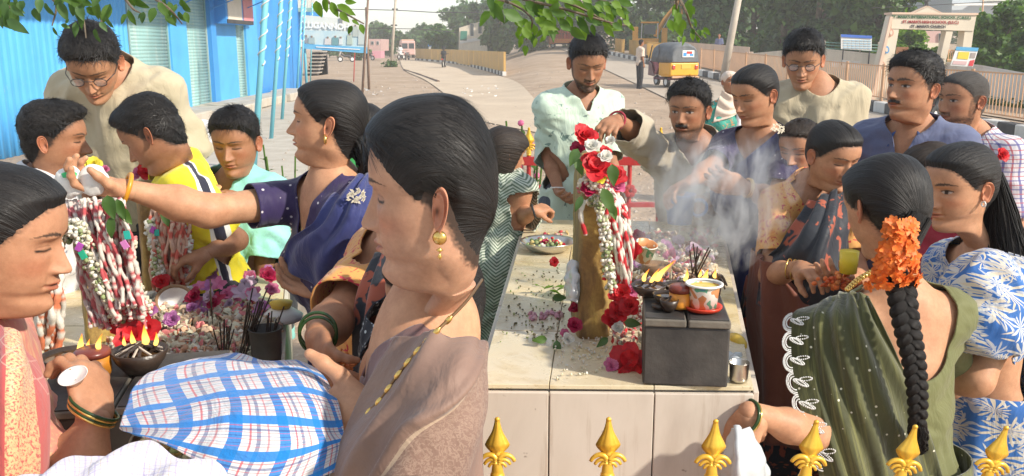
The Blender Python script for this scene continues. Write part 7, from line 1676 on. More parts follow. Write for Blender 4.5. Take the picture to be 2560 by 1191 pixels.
C_LEAFB = cloth_mat('blue_leaf_print', (.03,.12,.38), (.05,.17,.47), .75, leafprint(15, [((.60,.60,.58), 6), ((.42,.45,.52), 5), ((.62,.55,.44), 7)]))
C_POLKA = cloth_mat('black_spotted_frock', (.014,.018,.025), (.02,.025,.035), .7, dots(95, .30, (.55,.60,.60)))
C_JEANS = cloth_mat('grey_blue_trousers', (.06,.075,.10), (.09,.105,.13)); C_KHAKI = cloth_mat('dark_trousers', (.03,.03,.035))
C_REDD = cloth_mat('orange_red_dress', (.62,.06,.025), (.72,.10,.04)); C_GREEN = cloth_mat('green_scarf_cloth', (.03,.30,.07), (.08,.45,.12)); C_MAROON = cloth_mat('maroon_cloth', (.28,.02,.04), (.36,.04,.06))
C_SCARF = cloth_mat('cream_headscarf', (.58,.46,.38), (.68,.56,.46)); C_TEAL = cloth_mat('teal_print', (.04,.28,.22), (.07,.36,.28), .7, blotch(14, [(.55,.22,.10)], .55, .02)); C_WHITE = cloth_mat('white_print_shirt', (.58,.58,.60), (.66,.66,.68), .8, blotch(30, [(.25,.28,.36)], .62)); C_PEACHC = cloth_mat('peach_shirt', (.52,.25,.15), (.6,.3,.2))
M_GOLDJ = mat('gold_jewellery', (.78,.52,.16), .25, metal=.9); M_GLSB = mat('green_glass_bangle', (.02,.055,.015), .2); M_FRAME = mat('spectacle_frame', (.03,.03,.03), .3)
def crew(u0=.03, k=.35):
 R_ = .068 + u0 * .15
 return lambda q, v: np.maximum(np.hypot(q[:, 0] / 1.12, q[:, 1] - .008 - .015 * (q[:, 1] > 0)) - R_, -.07 - q[:, 2])
def vneck(d=.15, w=.07, u0=.035, back=None, bust_=.0):
 def f(q, v):
  s = crew(u0)(q, v); w_ = w; vv = np.maximum(np.abs(q[:, 0]) - w_ * np.minimum((q[:, 2] + d) / d, 1.15), -d - q[:, 2]); s = np.minimum(s, np.where((q[:, 1] > .0) & (q[:, 1] < .13 + bust_), vv, 1))
  if back: bb = (np.hypot(q[:, 0] / back[0], (q[:, 2] - .03) / back[1]) - 1) * .08; s = np.minimum(s, np.where(q[:, 1] < .0, bb, 1))
  return s
 return f
def collar(p, m, r0=.058, r1=.078, zb=.055, zf=.005, open_=24, drop=.035):
 a = np.radians(np.linspace(open_, 360 - open_, 40)); bk = (1 - np.cos(a)) / 2; rows = []
 for rr_, dz in ((r0 + .004, -.03), (r0, 0), (r0 + .004, .004), (r1, -drop)):
  z = zf + (zb - zf) * bk + dz; ex = .018 * np.exp(-((np.minimum(a, 2*np.pi - a) - R(open_)) / .25) ** 2) * (dz < -.01) * (rr_ > r0 + .01)
  rows.append(np.stack([p.W(rr_ * math.sin(x) * 1.08, (rr_ + e) * math.cos(x) * 1.0 + .008, zz - e) for x, zz, e in zip(a, z, ex)]))
 return add('collar', mesh_from(np.array(rows).reshape(-1, 3), gfaces(4, 40)), m, p.root, solid=.002)
def ring(parent, c, ax, rad, r, m, name='bangle', n=28, sq=1.0):
 ax = nrm(ax); u = nrm(np.cross(ax, (0,0,1) if abs(ax[2]) < .9 else (1,0,0))); w = np.cross(ax, u); q = [A(*c) + rad * (math.cos(a) * u + sq * math.sin(a) * w) for a in np.linspace(0, 2*np.pi, n)]; mb = MB(); mb.tube(q, r, 8, cap=False); return mb.build(name, m, parent, smooth=True)
def glasses(p, lens=.088):
 g = []; L = lambda x, y, z: p.loc((x, y, z)); rt = thing('g','g','g') if False else None; mb = MB()
 for sx in (-1, 1):
  q = [L(sx * .155 + lens * math.cos(a), .43 - .02 * abs(math.cos(a) - sx) * 0, .53 + lens * .78 * math.sin(a)) for a in np.linspace(0, 6.283, 22)]; mb.tube(q, .0014, 5, cap=False)
  mb.tube([L(sx * .24, .42, .545), L(sx * .335, .25, .55), L(sx * .35, .0, .54)], .0014, 5)
 mb.tube([L(-.07, .43, .545), L(0, .45, .56), L(.07, .43, .545)], .0014, 5); mb.build('spectacles', M_FRAME, p.root, smooth=True)
 lm = mat('clear_lens', (.9,.92,.95), .05, lambda t, b, tc: b.inputs['Alpha'].__setattr__('default_value', .22))
 mb = MB()
 for sx in (-1, 1): q = [L(sx * .155 + lens * math.cos(a), .43, .53 + lens * .78 * math.sin(a)) for a in np.linspace(0, 6.283, 20, endpoint=False)]; mb.addm(q, [tuple(range(20))])
 mb.build('lenses', lm, p.root, kind='stuff')
def chain(parent, pts, r, m, n=60, name='necklace', bead=None):
 u = np.linspace(0, 1, n); c = crom(pts, u); mb = MB(); mb.tube(c, r, 6); o = mb.build(name, m, parent, smooth=True)
 if bead:
  mb = MB()
  for k in range(1, n, bead): mb.lathe([(.0003,-r*1.6),(r*1.9,-r*.8),(r*1.9,r*.8),(.0003,r*1.6)], c[k], 8, c[min(k+1,n-1)] - c[k-1])
  mb.build('beads', M_GOLDJ, o, smooth=True)
 return o
def lower(p, m, kind='trousers'):
 if kind == 'skirt': return p.skirt('skirt', m)
 v, f = blob([(a[0], a[1], a[2], a[3] * 1.12 + .012, a[4] * 1.15 + .018, a[5]) for i, a in enumerate(p.legs) if i % 3 < 2] + [ell(p.pel, (.17, .135, .13), p.flat, .06)], .018); return add('trousers', mesh_from(v, f), m, p.root)
FAIR = (.55,.30,.175); MED = (.47,.245,.14); BRN = (.37,.185,.103)
# ---- back row, right
p = Person('bearded man in a pale mint printed shirt reaching down towards the garlanded stone', P(1450,246,3.86), 196, 2, .92, skin=BRN, h=.014)
p.arm(1, P(1374,388,3.86), P(1396,478,3.72), d=P(1432,528,3.45) - P(1396,478,3.70), n=(.7,-.6,.5), curl=.35, thumb=(.4,.3)); p.arm(0, P(1520,385,3.84), P(1538,480,3.75), curl=.5)
p.head(P(1468,158,3.80), .222, yaw=187, pitch=-24, beard=1.0, nr=90, nc=90, jaw=.05); p.body(); p.hair(style='short', T=.045, top=.07, blades=1500, lift=.055, blen=.13, front=.03)
p.garment('shirt', C_MINT, .016, (1.1,1.1), .012, vneck(.07,.03,.04), wr=.007, bottom=-.66, hem=.95); collar(p, C_MINT); lower(p, C_JEANS)
mb = MB();
for k in range(7): mb.lathe([(.0003,0),(.0055,.001),(.0003,.003)], p.W(.004, .125 + .002 * k, -.06 - .055 * k), 8, p.f)
mb.build('buttons', M_WHITE, p.root); ring(p.root, P(1394,470,3.71), (0,.2,1), .03, .003, M_WHITE, 'wrist_thread')
p = Person('moustached man in a beige kurta stretching his arm over the garlanded stone', P(1742,372,3.52), 158, 14, .96, skin=BRN, h=.014)
p.arm(1, P(1600,345,3.36), P(1545,300,3.20), d=P(1515,318,3.1) - P(1545,300,3.20), n=(-.3,0,-1), curl=(.75,.7,.75,.8), thumb=(.9,.6)); p.arm(0, P(1800,520,3.42), P(1772,512,3.3), d=(-1,-.2,.1), n=(-.2,.9,0), curl=.6)
p.head(P(1722,278,3.46), .222, yaw=150, pitch=-6, moustache=1, beard=.8, eyes_open=1, nr=90, nc=90); p.body(); p.hair(style='short', T=.06, top=.05, back=.02, blades=1600, lift=.06, blen=.14, line=-.02)
p.garment('kurta', C_KURTA, .020, (1.85,1.7), .014, vneck(.05,.03,.045), wr=.012, wscale=7, stretch=(1.6,1,.45), bottom=-1.0, hem=1.1); lower(p, C_KHAKI); ring(p.root, P(1541,302,3.19), P(1600,345,3.36) - P(1545,300,3.20), .034, .004, C_MAROON, 'sleeve_hem')
pot_c = P(1700,520,3.05); bp_ = thing('blue_pot', 'bright blue plastic mug held by the man in the kurta', 'mug', pot_c); mb = MB(); mb.lathe([(.001,-.055),(.042,-.055),(.052,.045),(.056,.05),(.054,.05),(.047,.04),(.04,-.045),(.001,-.048)], pot_c, 28); mb.build('mug_body', mat('blue_plastic', (.03,.16,.50), .3), bp_, smooth=True); ring(bp_, pot_c + A(.065,0,0), (0,1,0), .028, .006, MATS['blue_plastic'], 'handle')
p = Person('youth in spectacles and a beige tee looking down at the back right', P(2042,228,3.78), 172, 4, .98, skin=MED, h=.014)
p.head(P(2008,152,3.72), .222, yaw=160, pitch=-20, nr=90, nc=90); p.body(); p.hair(style='short', T=.05, top=.08, front=.02, blades=1600, lift=.06, blen=.14, seed=4); glasses(p)
p.garment('tee', C_BEIGE, .018, (.85,.85), .03, crew(.045), wr=.010, stretch=(1,1,.5)); lower(p, C_KHAKI)
p = Person('woman in a navy blue saree standing in the smoke behind the lamps', P(1905,345,3.22), 148, 8, .93, True, skin=MED, h=.013)
p.arm(1, P(1772,425,3.10), P(1735,450,3.0), d=P(1690,470,2.98) - P(1735,450,3.0), n=(0,-.2,-1), curl=.6); p.arm(0, P(1935,500,3.02), P(1862,468,2.88), d=(-.8,-.1,.25), n=(-.2,.9,.2), curl=.6)
p.head(P(1888,238,3.16), .212, yaw=124, pitch=-18, nr=90, nc=90, lips=1.1); p.body(); p.hair(style='pulled', T=.045, blades=600, part=0)
p.garment('blouse', C_NAVYD, .008, (.75,.75), .008, vneck(.14,.08,.03)); lower(p, C_NAVY, 'skirt'); p.garment('saree', C_NAVY, .020, (0,0), 0, lambda q, v: np.minimum(-.03 - q[:, 2] - .9 * q[:, 0] , .2 - q[:, 1] * 0), wr=.010, stretch=(2,1,.4), bottom=-.7)
fl_m = cloth_mat('cream_embroidery', (.62,.55,.42), (.72,.66,.52), .7)
def motif(par, c, n, s, m=fl_m, k=26, sq=(1,.7)):
 g = np.random.default_rng(3); u = nrm(np.cross(n, (0,0,1))); w = np.cross(u, n); q = [A(*c) + (u * math.cos(a) * sq[0] + w * math.sin(a) * sq[1]) * s * math.sqrt(g.random()) for a in g.random(k) * 6.28]
 mb = MB()
 for p_ in q: a = g.random() * 3.14; t_ = u * math.cos(a) + w * math.sin(a); b_ = np.cross(n, t_); mb.addm([p_ - t_ * s * .3, p_ + b_ * s * .13, p_ + t_ * s * .3, p_ - b_ * s * .13], [(0,1,2,3)])
 mb.build('embroidered_flower', m, par, solid=.001)
motif(p.root, P(1945,322,3.06), nrm(A(.1,-1,.4)), .024); ring(p.root, P(1868,470,2.9), (1,.2,-.2), .031, .003, M_GOLDJ); ring(p.root, P(1873,471,2.9), (1,.2,-.2), .031, .003, M_GOLDJ)
p = Person('short haired boy in a peach shirt between the navy saree and the orange blouse', P(1990,452,3.18), 150, 6, .78, skin=MED, h=.014)
p.head(P(2000,372,3.12), .205, yaw=140, pitch=-14, nr=90, nc=90); p.body(); p.hair(style='short', T=.03, top=.02, blades=700, lift=.03, blen=.05, line=-.02, m=HAIRB); p.garment('shirt', C_PEACHC, .012, (.8,.8), .02, crew(.03)); lower(p, C_KHAKI)
p = Person('moustached man in a slate blue polo shirt looking left', P(2282,330,3.08), 138, 2, .98, skin=MED, h=.014, girth=1.04)
p.head(P(2284,222,3.03), .226, yaw=116, pitch=2, moustache=1, beard=.12, eyes_open=1, jaw=.08, nr=100, nc=100, brow=1.5, browt=1.6); p.body(); p.hair(style='short', T=.045, top=.07, blades=1500, lift=.055, blen=.13, seed=2)
p.garment('polo', C_NPOLO, .016, (.85,.85), .02, vneck(.12,.04,.045), wr=.007); collar(p, C_NCOL, .060, .088, open_=30); lower(p, C_KHAKI)
p = Person('man with cropped greying hair, beard and checked shirt behind the slate polo', P(2428,352,3.30), 120, 2, .98, skin=MED, h=.014)
p.head(P(2408,252,3.26), .218, yaw=108, pitch=-4, beard=.85, eyes_open=1, nr=90, nc=90); p.body(); p.hair(style='short', T=.018, blades=500, lift=.012, blen=.03, m=HAIRG); p.garment('shirt', C_CHECK, .014, (.8,.8), .02, crew(.035)); collar(p, C_CHECK); lower(p, C_KHAKI)
# ---- rust saree woman
p = Person('woman in an orange printed blouse and rust saree picking flowers beside the platform', P(2030,478,2.90), 196, 12, .90, True, skin=MED, h=.011)
p.arm(1, P(1925,690,2.72), P(2002,668,2.50), d=P(2070,692,2.36) - P(2002,668,2.50), n=(.1,.2,-1), curl=(.5,.5,.6,.7), thumb=(.7,.4), hh=.0028); p.arm(0, P(2150,700,2.7), P(2120,700,2.45), d=(-.6,-.6,.2), n=(-.3,.3,.9), curl=.6)
p.head(P(2082,390,2.78), .212, yaw=198, pitch=-20, nr=100, nc=100); p.body(); p.hair(style='pulled', T=.05, blades=900, part=0, back=.02); ring(p.root, p.loc((-.36,-.02,.36)), (1,.3,0), .008, .002, M_GOLDJ, 'earring')
hair_tail(p.root, [p.loc((-.3,-.2,.25)), p.loc((-.42,-.1,.1)), p.loc((-.40,.0,-.02))], [.02,.022,.008], name='hair_bun', strands=20)
p.garment('blouse', C_ORANGE, .009, (.72,.72), .008, vneck(.16,.09,.03), wr=.004); p.skirt('saree_skirt', C_RUST, .17, .27, folds=11)
sh = sheet([[P(2020,505,2.78),P(2075,480,2.72),P(2120,455,2.82)],[P(1990,560,2.72),P(2060,560,2.62),P(2125,560,2.74)],[P(1955,610,2.70),P(2040,640,2.58),P(2130,650,2.70)],[P(1905,660,2.75),P(2020,720,2.60),P(2130,760,2.66)],[P(1888,760,2.72),P(2000,800,2.62),P(2130,820,2.66)]], 40, 44, lambda u,v,q: .010*np.sin(v*22+u*5)+.006*fbm(q*12,2)); add('saree_pallu', sh, C_RUST, p.root, solid=.003)
sh = sheet([[P(1885,620,2.86),P(1900,640,2.74),P(1925,660,2.66),P(1960,690,2.62)],[P(1874,760,2.84),P(1900,770,2.70),P(1960,790,2.62),P(2040,800,2.6)],[P(1880,900,2.82),P(1910,920,2.68),P(1970,930,2.60),P(2050,940,2.6)],[P(1878,1100,2.8),P(1920,1110,2.66),P(1975,1120,2.6),P(2060,1120,2.6)]], 40, 40, lambda u,v,q: .012*np.sin(v*16+u*2)); add('saree_drape', sh, C_RUST2, p.root, solid=.003)
chain(p.root, [p.W(-.06,.03,.03), p.W(-.05,.10,-.05), p.W(.0,.13,-.12), p.W(.05,.10,-.05), p.W(.06,.03,.03)], .0022, M_BLACK, bead=3)
for k in (0, .012, .02): ring(p.root, P(1972,672,2.56) + A(k,-k,0), (1,-.7,0), .030, .0022, M_GOLDJ)
fm = thing('flower_bunch', 'handful of orange blossoms held over the platform edge', 'flowers', P(2100,702,2.32)); g = np.random.default_rng(3); blobs(P(2098,704,2.32) + g.normal(0,1,(60,3)) * (.022,.012,.010), .007, ((.80,.18,.04),(.85,.28,.08),(.7,.12,.03)), parent=fm, name='petals', kind='stuff')
mb = MB(); mb.lathe([(.001,-.03),(.022,-.03),(.025,.03),(.001,.03)], P(2122,655,2.3), 18); meta(mb.build('yellow_jar', mat('yellow_jar_label', (.75,.55,.03), .35), smooth=True), 'yellow and brown jar held beside the olive saree', 'jar')
# ---- bob girl with chevron top, maroon cloth
p = Person('girl with bobbed hair in a green zigzag dress behind the right platform', P(1252,448,3.42), -38, 6, .74, True, skin=MED, h=.013, bust=.5)
p.arm(1, P(1305,545,3.36), P(1332,528,3.25), d=P(1372,516,3.3) - P(1332,528,3.25), n=(0,.4,-1), curl=.8); p.head(P(1262,385,3.40), .19, yaw=-62, pitch=-14, nr=80, nc=80); p.body(); p.hair(style='bob', T=.09, back=.03, blades=800, blen=.14, m=HAIRB)
p.garment('dress', C_CHEV, .016, (1.4,1.2), .02, crew(.02,.1), wr=.008, bottom=-.9, hem=1.2); ring(p.root, P(1334,528,3.25), (1,0,.3), .024, .004, M_BLACK, 'wristband')
sh = sheet([[P(1290,392,3.9),P(1302,388,3.85),P(1306,392,3.9)],[P(1288,430,3.88),P(1302,425,3.80),P(1312,440,3.88)],[P(1296,468,3.9),P(1306,462,3.85),P(1314,448,3.9)]], 20, 20, lambda u,v,q:.01*fbm(q*20,2)); meta(add('hung_cloth', sh, C_MAROON, solid=.004), 'small maroon cloth hanging beside the girl with bobbed hair', 'cloth')
# ---- left back: youth, boys
p = Person('youth in spectacles and a beige tee bending over the left group', P(285,205,2.95), 176, 22, 1.0, skin=MED, h=.013)
p.head(P(234,160,2.80), .225, yaw=192, pitch=-38, nr=100, nc=100); p.body(); p.hair(style='short', T=.05, top=.08, front=.02, side=.01, blades=1900, lift=.06, blen=.14, seed=7); glasses(p)
p.garment('tee', C_BEIGE, .020, (.85,.85), .03, crew(.04), wr=.012, stretch=(1,1,.5)); lower(p, C_KHAKI)
p = Person('boy in profile at the far left in a white patterned shirt', P(108,462,2.52), -78, 6, .80, skin=BRN, h=.013)
p.head(P(136,352,2.50), .205, yaw=-80, pitch=-6, nr=100, nc=100); p.body(); p.hair(style='short', T=.05, top=.06, back=.02, front=.05, blades=1600, lift=.04, blen=.12, seed=3); p.garment('shirt', C_WHITE, .014, (.8,.8), .02, crew(.03)); collar(p, C_WHITE); lower(p, C_KHAKI)
p = Person('boy in a bright yellow polo bowing his head over the flowers', P(448,438,2.55), 112, 12, .80, skin=BRN, h=.013)
p.arm(0, P(592,600,2.50), P(520,632,2.40), d=(-.9,-.2,-.2), n=(-.1,.2,-1), curl=.6); p.head(P(386,335,2.46), .208, yaw=92, pitch=-34, nr=100, nc=100); p.body(); p.hair(style='short', T=.04, top=.05, front=.03, blades=1600, lift=.03, blen=.10, seed=5)
p.garment('polo', C_YEL, .016, (.8,.8), .02, vneck(.07,.035,.04), wr=.008, bottom=-.62); collar(p, C_YEL); lower(p, C_KHAKI)
p = Person('boy in an aqua shirt frowning down behind the navy sleeve', P(588,460,2.84), 170, 2, .80, skin=BRN, h=.013)
p.arm(1, P(540,600,2.8), P(600,505,2.66), d=P(545,462,2.55) - P(600,505,2.66), n=(0,0,-1), curl=.6, thumb=(.8,.5)); p.arm(0, P(668,600,2.80), P(648,735,2.76), curl=.4)
p.head(P(590,358,2.78), .205, yaw=176, pitch=-12, nr=100, nc=100, lips=.8); p.body(); p.hair(style='short', T=.045, top=.07, blades=1500, lift=.055, blen=.13, seed=9, side=.005)
p.garment('shirt', C_AQUA, .018, (1.3,.95), .022, vneck(.05,.03,.04), wr=.008, bottom=-.66); collar(p, C_AQUA, open_=28); lower(p, C_KHAKI)
p = Person('person with smooth dark hair and green clothing glimpsed behind the navy woman', P(925,425,3.0), 10, 0, .85, True, skin=MED, h=.02)
p.head(P(912,335,3.0), .205, yaw=10, pitch=-5, nr=60, nc=60); p.body(); p.hair(style='pulled', T=.05, blades=200); p.garment('top', C_GREEN, .014, (.8,.8), .01, crew(.05)); lower(p, C_GREEN, 'skirt')
# ---- navy saree woman with the outstretched arm
p = Person('woman in a navy saree with spotted blouse stretching her arm to the left', P(832,468,2.12), 126, 8, .93, True, skin=FAIR, h=.008)
p.arm(1, P(520,528,2.04), P(322,474,1.96), d=P(240,462,1.93) - P(322,474,1.96), n=(.1,-.35,.9), curl=(.55,.6,.7,.8), thumb=(.5,.5), thick=1.12, hh=.0026, hs=1.05)
p.arm(0, P(935,720,1.95), P(822,735,2.0), d=P(760,715,2.02) - P(822,735,2.0), n=(-.2,-.2,1), curl=.45, thumb=(.4,.3), hh=.0028);
p.head(P(822,308,2.10), .200, yaw=94, pitch=2, nr=130, nc=130, jaw=.10, double=.6, open=.6, neck_r=1.05, ear=1.1); p.body(arm_h=.0055); p.hair(style='pulled', T=.05, blades=1600, bun=(0,-.5,.25), back=.02)
hair_tail(p.root, [p.loc((0,-.42,.35)), p.loc((0,-.50,.18)), p.loc((0,-.50,-.02)), p.loc((0,-.44,-.16))], [.030,.030,.020,.008], strands=50, wave=.003); ring(p.root, p.loc((-.36,-.03,.33)), (1,.3,0), .009, .003, M_GOLDJ, 'earring')
p.garment('blouse', C_NAVYD, .007, (.80,.62), .008, vneck(.16,.055,.03,(.09,.10)), wr=.004, h=.007)
sh = sheet([[P(868,470,2.10),P(905,440,2.02),P(935,430,2.10),P(960,440,2.2)],[P(830,500,2.0),P(870,485,1.93),P(920,480,1.95),P(965,500,2.08)],[P(790,560,1.96),P(840,560,1.90),P(910,570,1.90),P(970,590,2.0)],[P(725,600,2.02),P(790,640,1.92),P(880,660,1.90),P(970,680,1.98)],[P(705,660,2.05),P(790,720,1.96),P(880,760,1.94),P(970,780,1.98)]], 50, 60, lambda u,v,q: .007*np.sin(v*26+u*4)+.004*fbm(q*14,2)); add('saree_pallu', sh, C_NAVY, p.root, solid=.003)
p.skirt('saree_skirt', C_NAVY, .17, .27, folds=12); motif(p.root, P(890,490,1.90), nrm(A(-.2,-1,.3)), .022, k=30)
chain(p.root, [p.W(-.05,-.01,.04), p.W(-.04,.05,-.02), p.W(-.01,.10,-.12), p.W(.015,.10,-.10), p.W(.045,.045,.0), p.W(.055,-.01,.04)], .0013, M_GOLDJ)
ring(p.root, P(316,473,1.957), P(322,474,1.96) - P(520,528,2.04), .034, .0055, mat('orange_bangle', (.62,.28,.02), .35));
for i, (x, y, Y, lab, c) in enumerate(((175,455,1.90,'white milk packet with green print held in the outstretched hand',(.03,.42,.12)),(232,452,1.90,'second white milk packet with purple print in the outstretched hand',(.22,.05,.45)))):
 t = thing('milk_packet', lab, 'packet', P(x,y,Y)); a = np.linspace(0,2*np.pi,26,endpoint=False); u = np.linspace(0,np.pi,18); A_,U_ = np.meshgrid(a,u); v = np.stack([np.cos(A_)*np.sin(U_)**.7*.030, np.sin(A_)*np.sin(U_)**.7*.020, np.cos(U_)*.034],-1); v *= 1 + .10*fbm(v*60+i,3)[...,None]
 v = v.reshape(-1,3) @ np.array(Matrix.Rotation(-.4 + .9*i,3,'Y')).T + P(x,y,Y); add('pouch', mesh_from(v, gfaces(18,26,True)[:,::-1]), M_WHITE, t)
 sh = sheet([[P(x-22+i*14,y-20,Y-.018),P(x,y-28,Y-.018),P(x+18,y-22,Y-.018)],[P(x-18+i*14,y-10,Y-.028),P(x+2,y-12,Y-.030),P(x+16,y-12,Y-.024)]], 10, 12); add('printed_band', sh, mat('band%.2f' % c[0], c, .4), t, solid=.001)
sw = thing('sweet_slice', 'thin slice of orange food pinched by the hand behind the arm', 'food', P(532,474,2.5)); mb = MB(); mb.lathe([(.001,0),(.020,0),(.022,.003),(.001,.004)], P(535,472,2.50), 20, (0,-.3,1)); mb.build('slice', mat('food_orange', (.75,.38,.16), .5), sw, smooth=True)
# ---- blue leaf print girl, olive saree woman, neighbours
p = Person('person in an orange red dress at the right edge of the view', P(2650,640,2.45), 100, 0, .92, True, skin=MED, h=.02)
p.head(None, .21, nr=60, nc=60); p.body(); p.hair(style='pulled', T=.05, blades=200); p.garment('dress', C_REDD, .02, (.8,.8), .02, crew(.03)); p.skirt('skirt', C_REDD, .22, .40, folds=13, amp=.03)
p = Person('small brown haired person between the polo man and the leaf print girl', P(2330,520,2.75), 100, 0, .75, True, skin=BRN, h=.02)
p.head(P(2325,438,2.72), .20, yaw=90, pitch=-20, nr=60, nc=60); p.body(); p.hair(style='pulled', T=.05, blades=500, m=HAIRB, lift=.06); p.garment('dress', C_MAROON, .014, (.8,.8), .01, crew(.03)); lower(p, C_MAROON, 'skirt')
p = Person('girl with long open hair in a blue dress printed with white leaves', P(2462,650,2.22), 104, 4, .90, True, skin=FAIR, h=.010)
p.arm(0, P(2440,950,2.02), P(2345,935,2.12), d=(-1,.2,0), n=(0,1,0), curl=.5, thick=1.2); p.head(P(2398,468,2.16), .212, yaw=112, pitch=-10, nr=120, nc=120, open=.7, lips=1.15, browt=1.3, eyes_open=1); p.body(); p.hair(style='pulled', T=.055, blades=1500, bun=(0,-.52,.52), back=.02, frizz=1.3)
L = p.loc
for k in range(8): hair_tail(p.root, [L((.04*(k-4),-.46,.60-.05*k)), P(2512-9*k,560,2.16+.012*k), P(2535-13*k,660,2.16+.012*k), P(2552-12*k,770,2.19), P(2560-10*k,900-12*k,2.22)], [.012,.030,.032,.026,.008], HAIRB if k % 2 else HAIR, strands=70, wave=.012, r_s=.0017, seed=k+3, name='loose_hair')
ex = [ell(P(2452,745,2.04), (.088,.085,.105), None, .04), ell(P(2458,815,2.0), (.090,.085,.07), None, .04)]
p.garment('dress_top', C_LEAFB, .012, (.75,0), .02, lambda q, v: np.minimum(crew(.05)(q, v), np.where(q[:, 0] < -.11, v[:, 2] - P(0, 892, 2.05)[2], 1)), wr=.008, bottom=-.62, extra=ex, h=.009); p.skirt('skirt', C_LEAFB, .17, .33, folds=11, amp=.028)
g_ = L((0,-.53,.66)); mb = MB()
for k in range(5): a = k * 1.25; mb.lathe([(.0005,-.003),(.008,0),(.0005,.003)], g_ + A(.0, math.cos(a) * .012, math.sin(a) * .012), 8)
mb.build('hair_clip', M_GOLDJ, p.root, smooth=True); flower(g_ + A(.02,-.02,.03), 'rose', 'red', 'red flower pinned in the long hair of the leaf print girl', s=.9, n=(.3,-1,.5)); ring(p.root, L((-.36,-.02,.34)), (1,.3,0), .006, .002, M_WHITE, 'earring')
p = Person('woman seen from behind in an olive saree with orange flowers on her braid', P(2240,752,1.95), 12, 8, .95, True, skin=FAIR, h=.007, shw=1.05)
p.arm(0, P(2035,1085,1.78), P(1872,1030,1.72), d=(-.25,0,-1), n=(.5,.8,0), curl=.9, thumb=(.9,.6), thick=.98, hh=.003); p.arm(1, P(2375,960,2.12), P(2250,1000,2.3))
p.head(P(2212,520,1.94), .222, yaw=18, pitch=-22, nr=110, nc=110, wide=1.0, neck_r=1.0); p.body(arm_h=.0055); p.hair(style='pulled', T=.07, blades=2600, bun=(0,-.5,.25), back=.03, lift=.03, blen=.14, frizz=1.2)
p.garment('blouse', C_OLIVEB, .007, (.62,.80), .010, vneck(.02,.07,.0,(.115,.205)), wr=.005, h=.008, bottom=-.52); p.skirt('saree_skirt', C_OLIVE, .17, .28, folds=12)
sh = sheet([[P(2040,765,1.94),P(2090,738,1.93),P(2135,728,1.88),P(2175,745,1.84)],[P(1984,785,1.88),P(2060,790,1.83),P(2140,800,1.80),P(2212,830,1.81)],[P(1970,880,1.845),P(2060,890,1.80),P(2160,900,1.77),P(2262,930,1.80)],[P(1984,970,1.805),P(2070,980,1.775),P(2180,1000,1.76),P(2300,1020,1.80)],[P(2014,1060,1.77),P(2090,1080,1.755),P(2205,1100,1.76),P(2330,1110,1.80)],[P(2048,1190,1.77),P(2120,1200,1.755),P(2230,1220,1.76),P(2360,1220,1.80)]], 80, 100, lambda u,v,q: .0055*np.sin(v*34-u*8)*(v>.25)+.003*fbm(q*12,2)); add('saree_pallu', sh, C_OLIVE, p.root, solid=.003)
# beaded scallop border
M_BEAD = mat('silver_white_beads', (.70,.70,.68), .35, metal=.2); edge = crom([P(1972,782,1.86),P(1968,850,1.83),P(1972,920,1.80),P(1990,1000,1.765),P(2020,1080,1.745),P(2050,1180,1.745)], np.linspace(0,1,200)); pts_ = []
for k in range(7):
 i0 = int(k * 28); i1 = min(199, i0 + 28); e0, e1 = edge[i0], edge[i1]; c = (e0 + e1) / 2; ax = (e1 - e0) / 2; nx = A(.030,-.003,.004);
 for f_ in (1.0, .84, .60):
  for a in np.linspace(-1.57, 1.57, int(26 * f_)): pts_.append(c + ax * math.sin(a) * f_ * .98 + nx * (.15 - math.cos(a) * f_ * .55) + nx * .0 + A(0,-.006,0))
 for f_, w_ in ((.9,.30),(.6,.16)):
  for a in np.linspace(0, 6.28, 24): pts_.append(c + ax * .25 * math.sin(a) * f_ + nx * (.55 + math.cos(a) * f_ * .5) + ax * .30 * (math.cos(a)) + A(0,-.006,0));
 for a in np.linspace(0, 6.28, 18): pts_.append(c - ax * .3 + ax * .16 * math.sin(a) + nx * (.95 + math.cos(a) * .42) + A(0,-.006,0))
blobs(np.array(pts_), .0019, ((1,1,1),), m=M_BEAD, name='beaded_border', parent=p.root, kind='stuff', jitter=.1)
# braid
bp0 = [P(2248,700,1.78), P(2262,800,1.745), P(2282,900,1.735), P(2292,1000,1.73), P(2290,1085,1.74)]
u = np.linspace(0, 1, 120); bc = crom(bp0, u); VV = []; FF = []; UU = []; n0 = 0
for k in range(3):
 ph = k * 2.094; w = (.0185 * (1 - .45 * u)); off = np.stack([np.sin(u * 34 + ph) * w, -np.sin(2 * (u * 34 + ph)) * w * .45 - .004, 0 * u], -1); c = bc + off; rad = (.0148 * (1 - .45 * u) * np.where(u > .93, (1 - u) / .07 * .8 + .2, 1)); mb = MB(); mb.tube(c, rad, 12); v = np.array(mb.v); VV.append(v); FF.append(gfaces(120, 12, True) + n0); n0 += len(v); a = np.tile(np.linspace(0, 1, 12), 120); UU.append(np.stack([a * .6 + k * .3, np.repeat(u * 6, 12)], -1))
add('braid', mesh_from(np.concatenate(VV), np.concatenate(FF), uv=np.concatenate(UU)), HAIR, p.root); hair_tail(p.root, [P(2292,1040,1.735), P(2296,1085,1.74), P(2300,1130,1.75)], [.010,.016,.010], strands=60, wave=.006, name='braid_end', r_s=.002)
hair_tail(p.root, [p.loc((0,-.50,.30)), P(2246,650,1.81), bp0[0], P(2256,745,1.76)], [.026,.026,.022,.016], strands=10, wave=.001, r_s=.002, name='hair_base')
fbn = thing('hair_flowers', 'big bunch of orange flowers tied at the top of the olive woman\'s braid', 'flowers', P(2245,640,1.75)); g = random.Random(4)
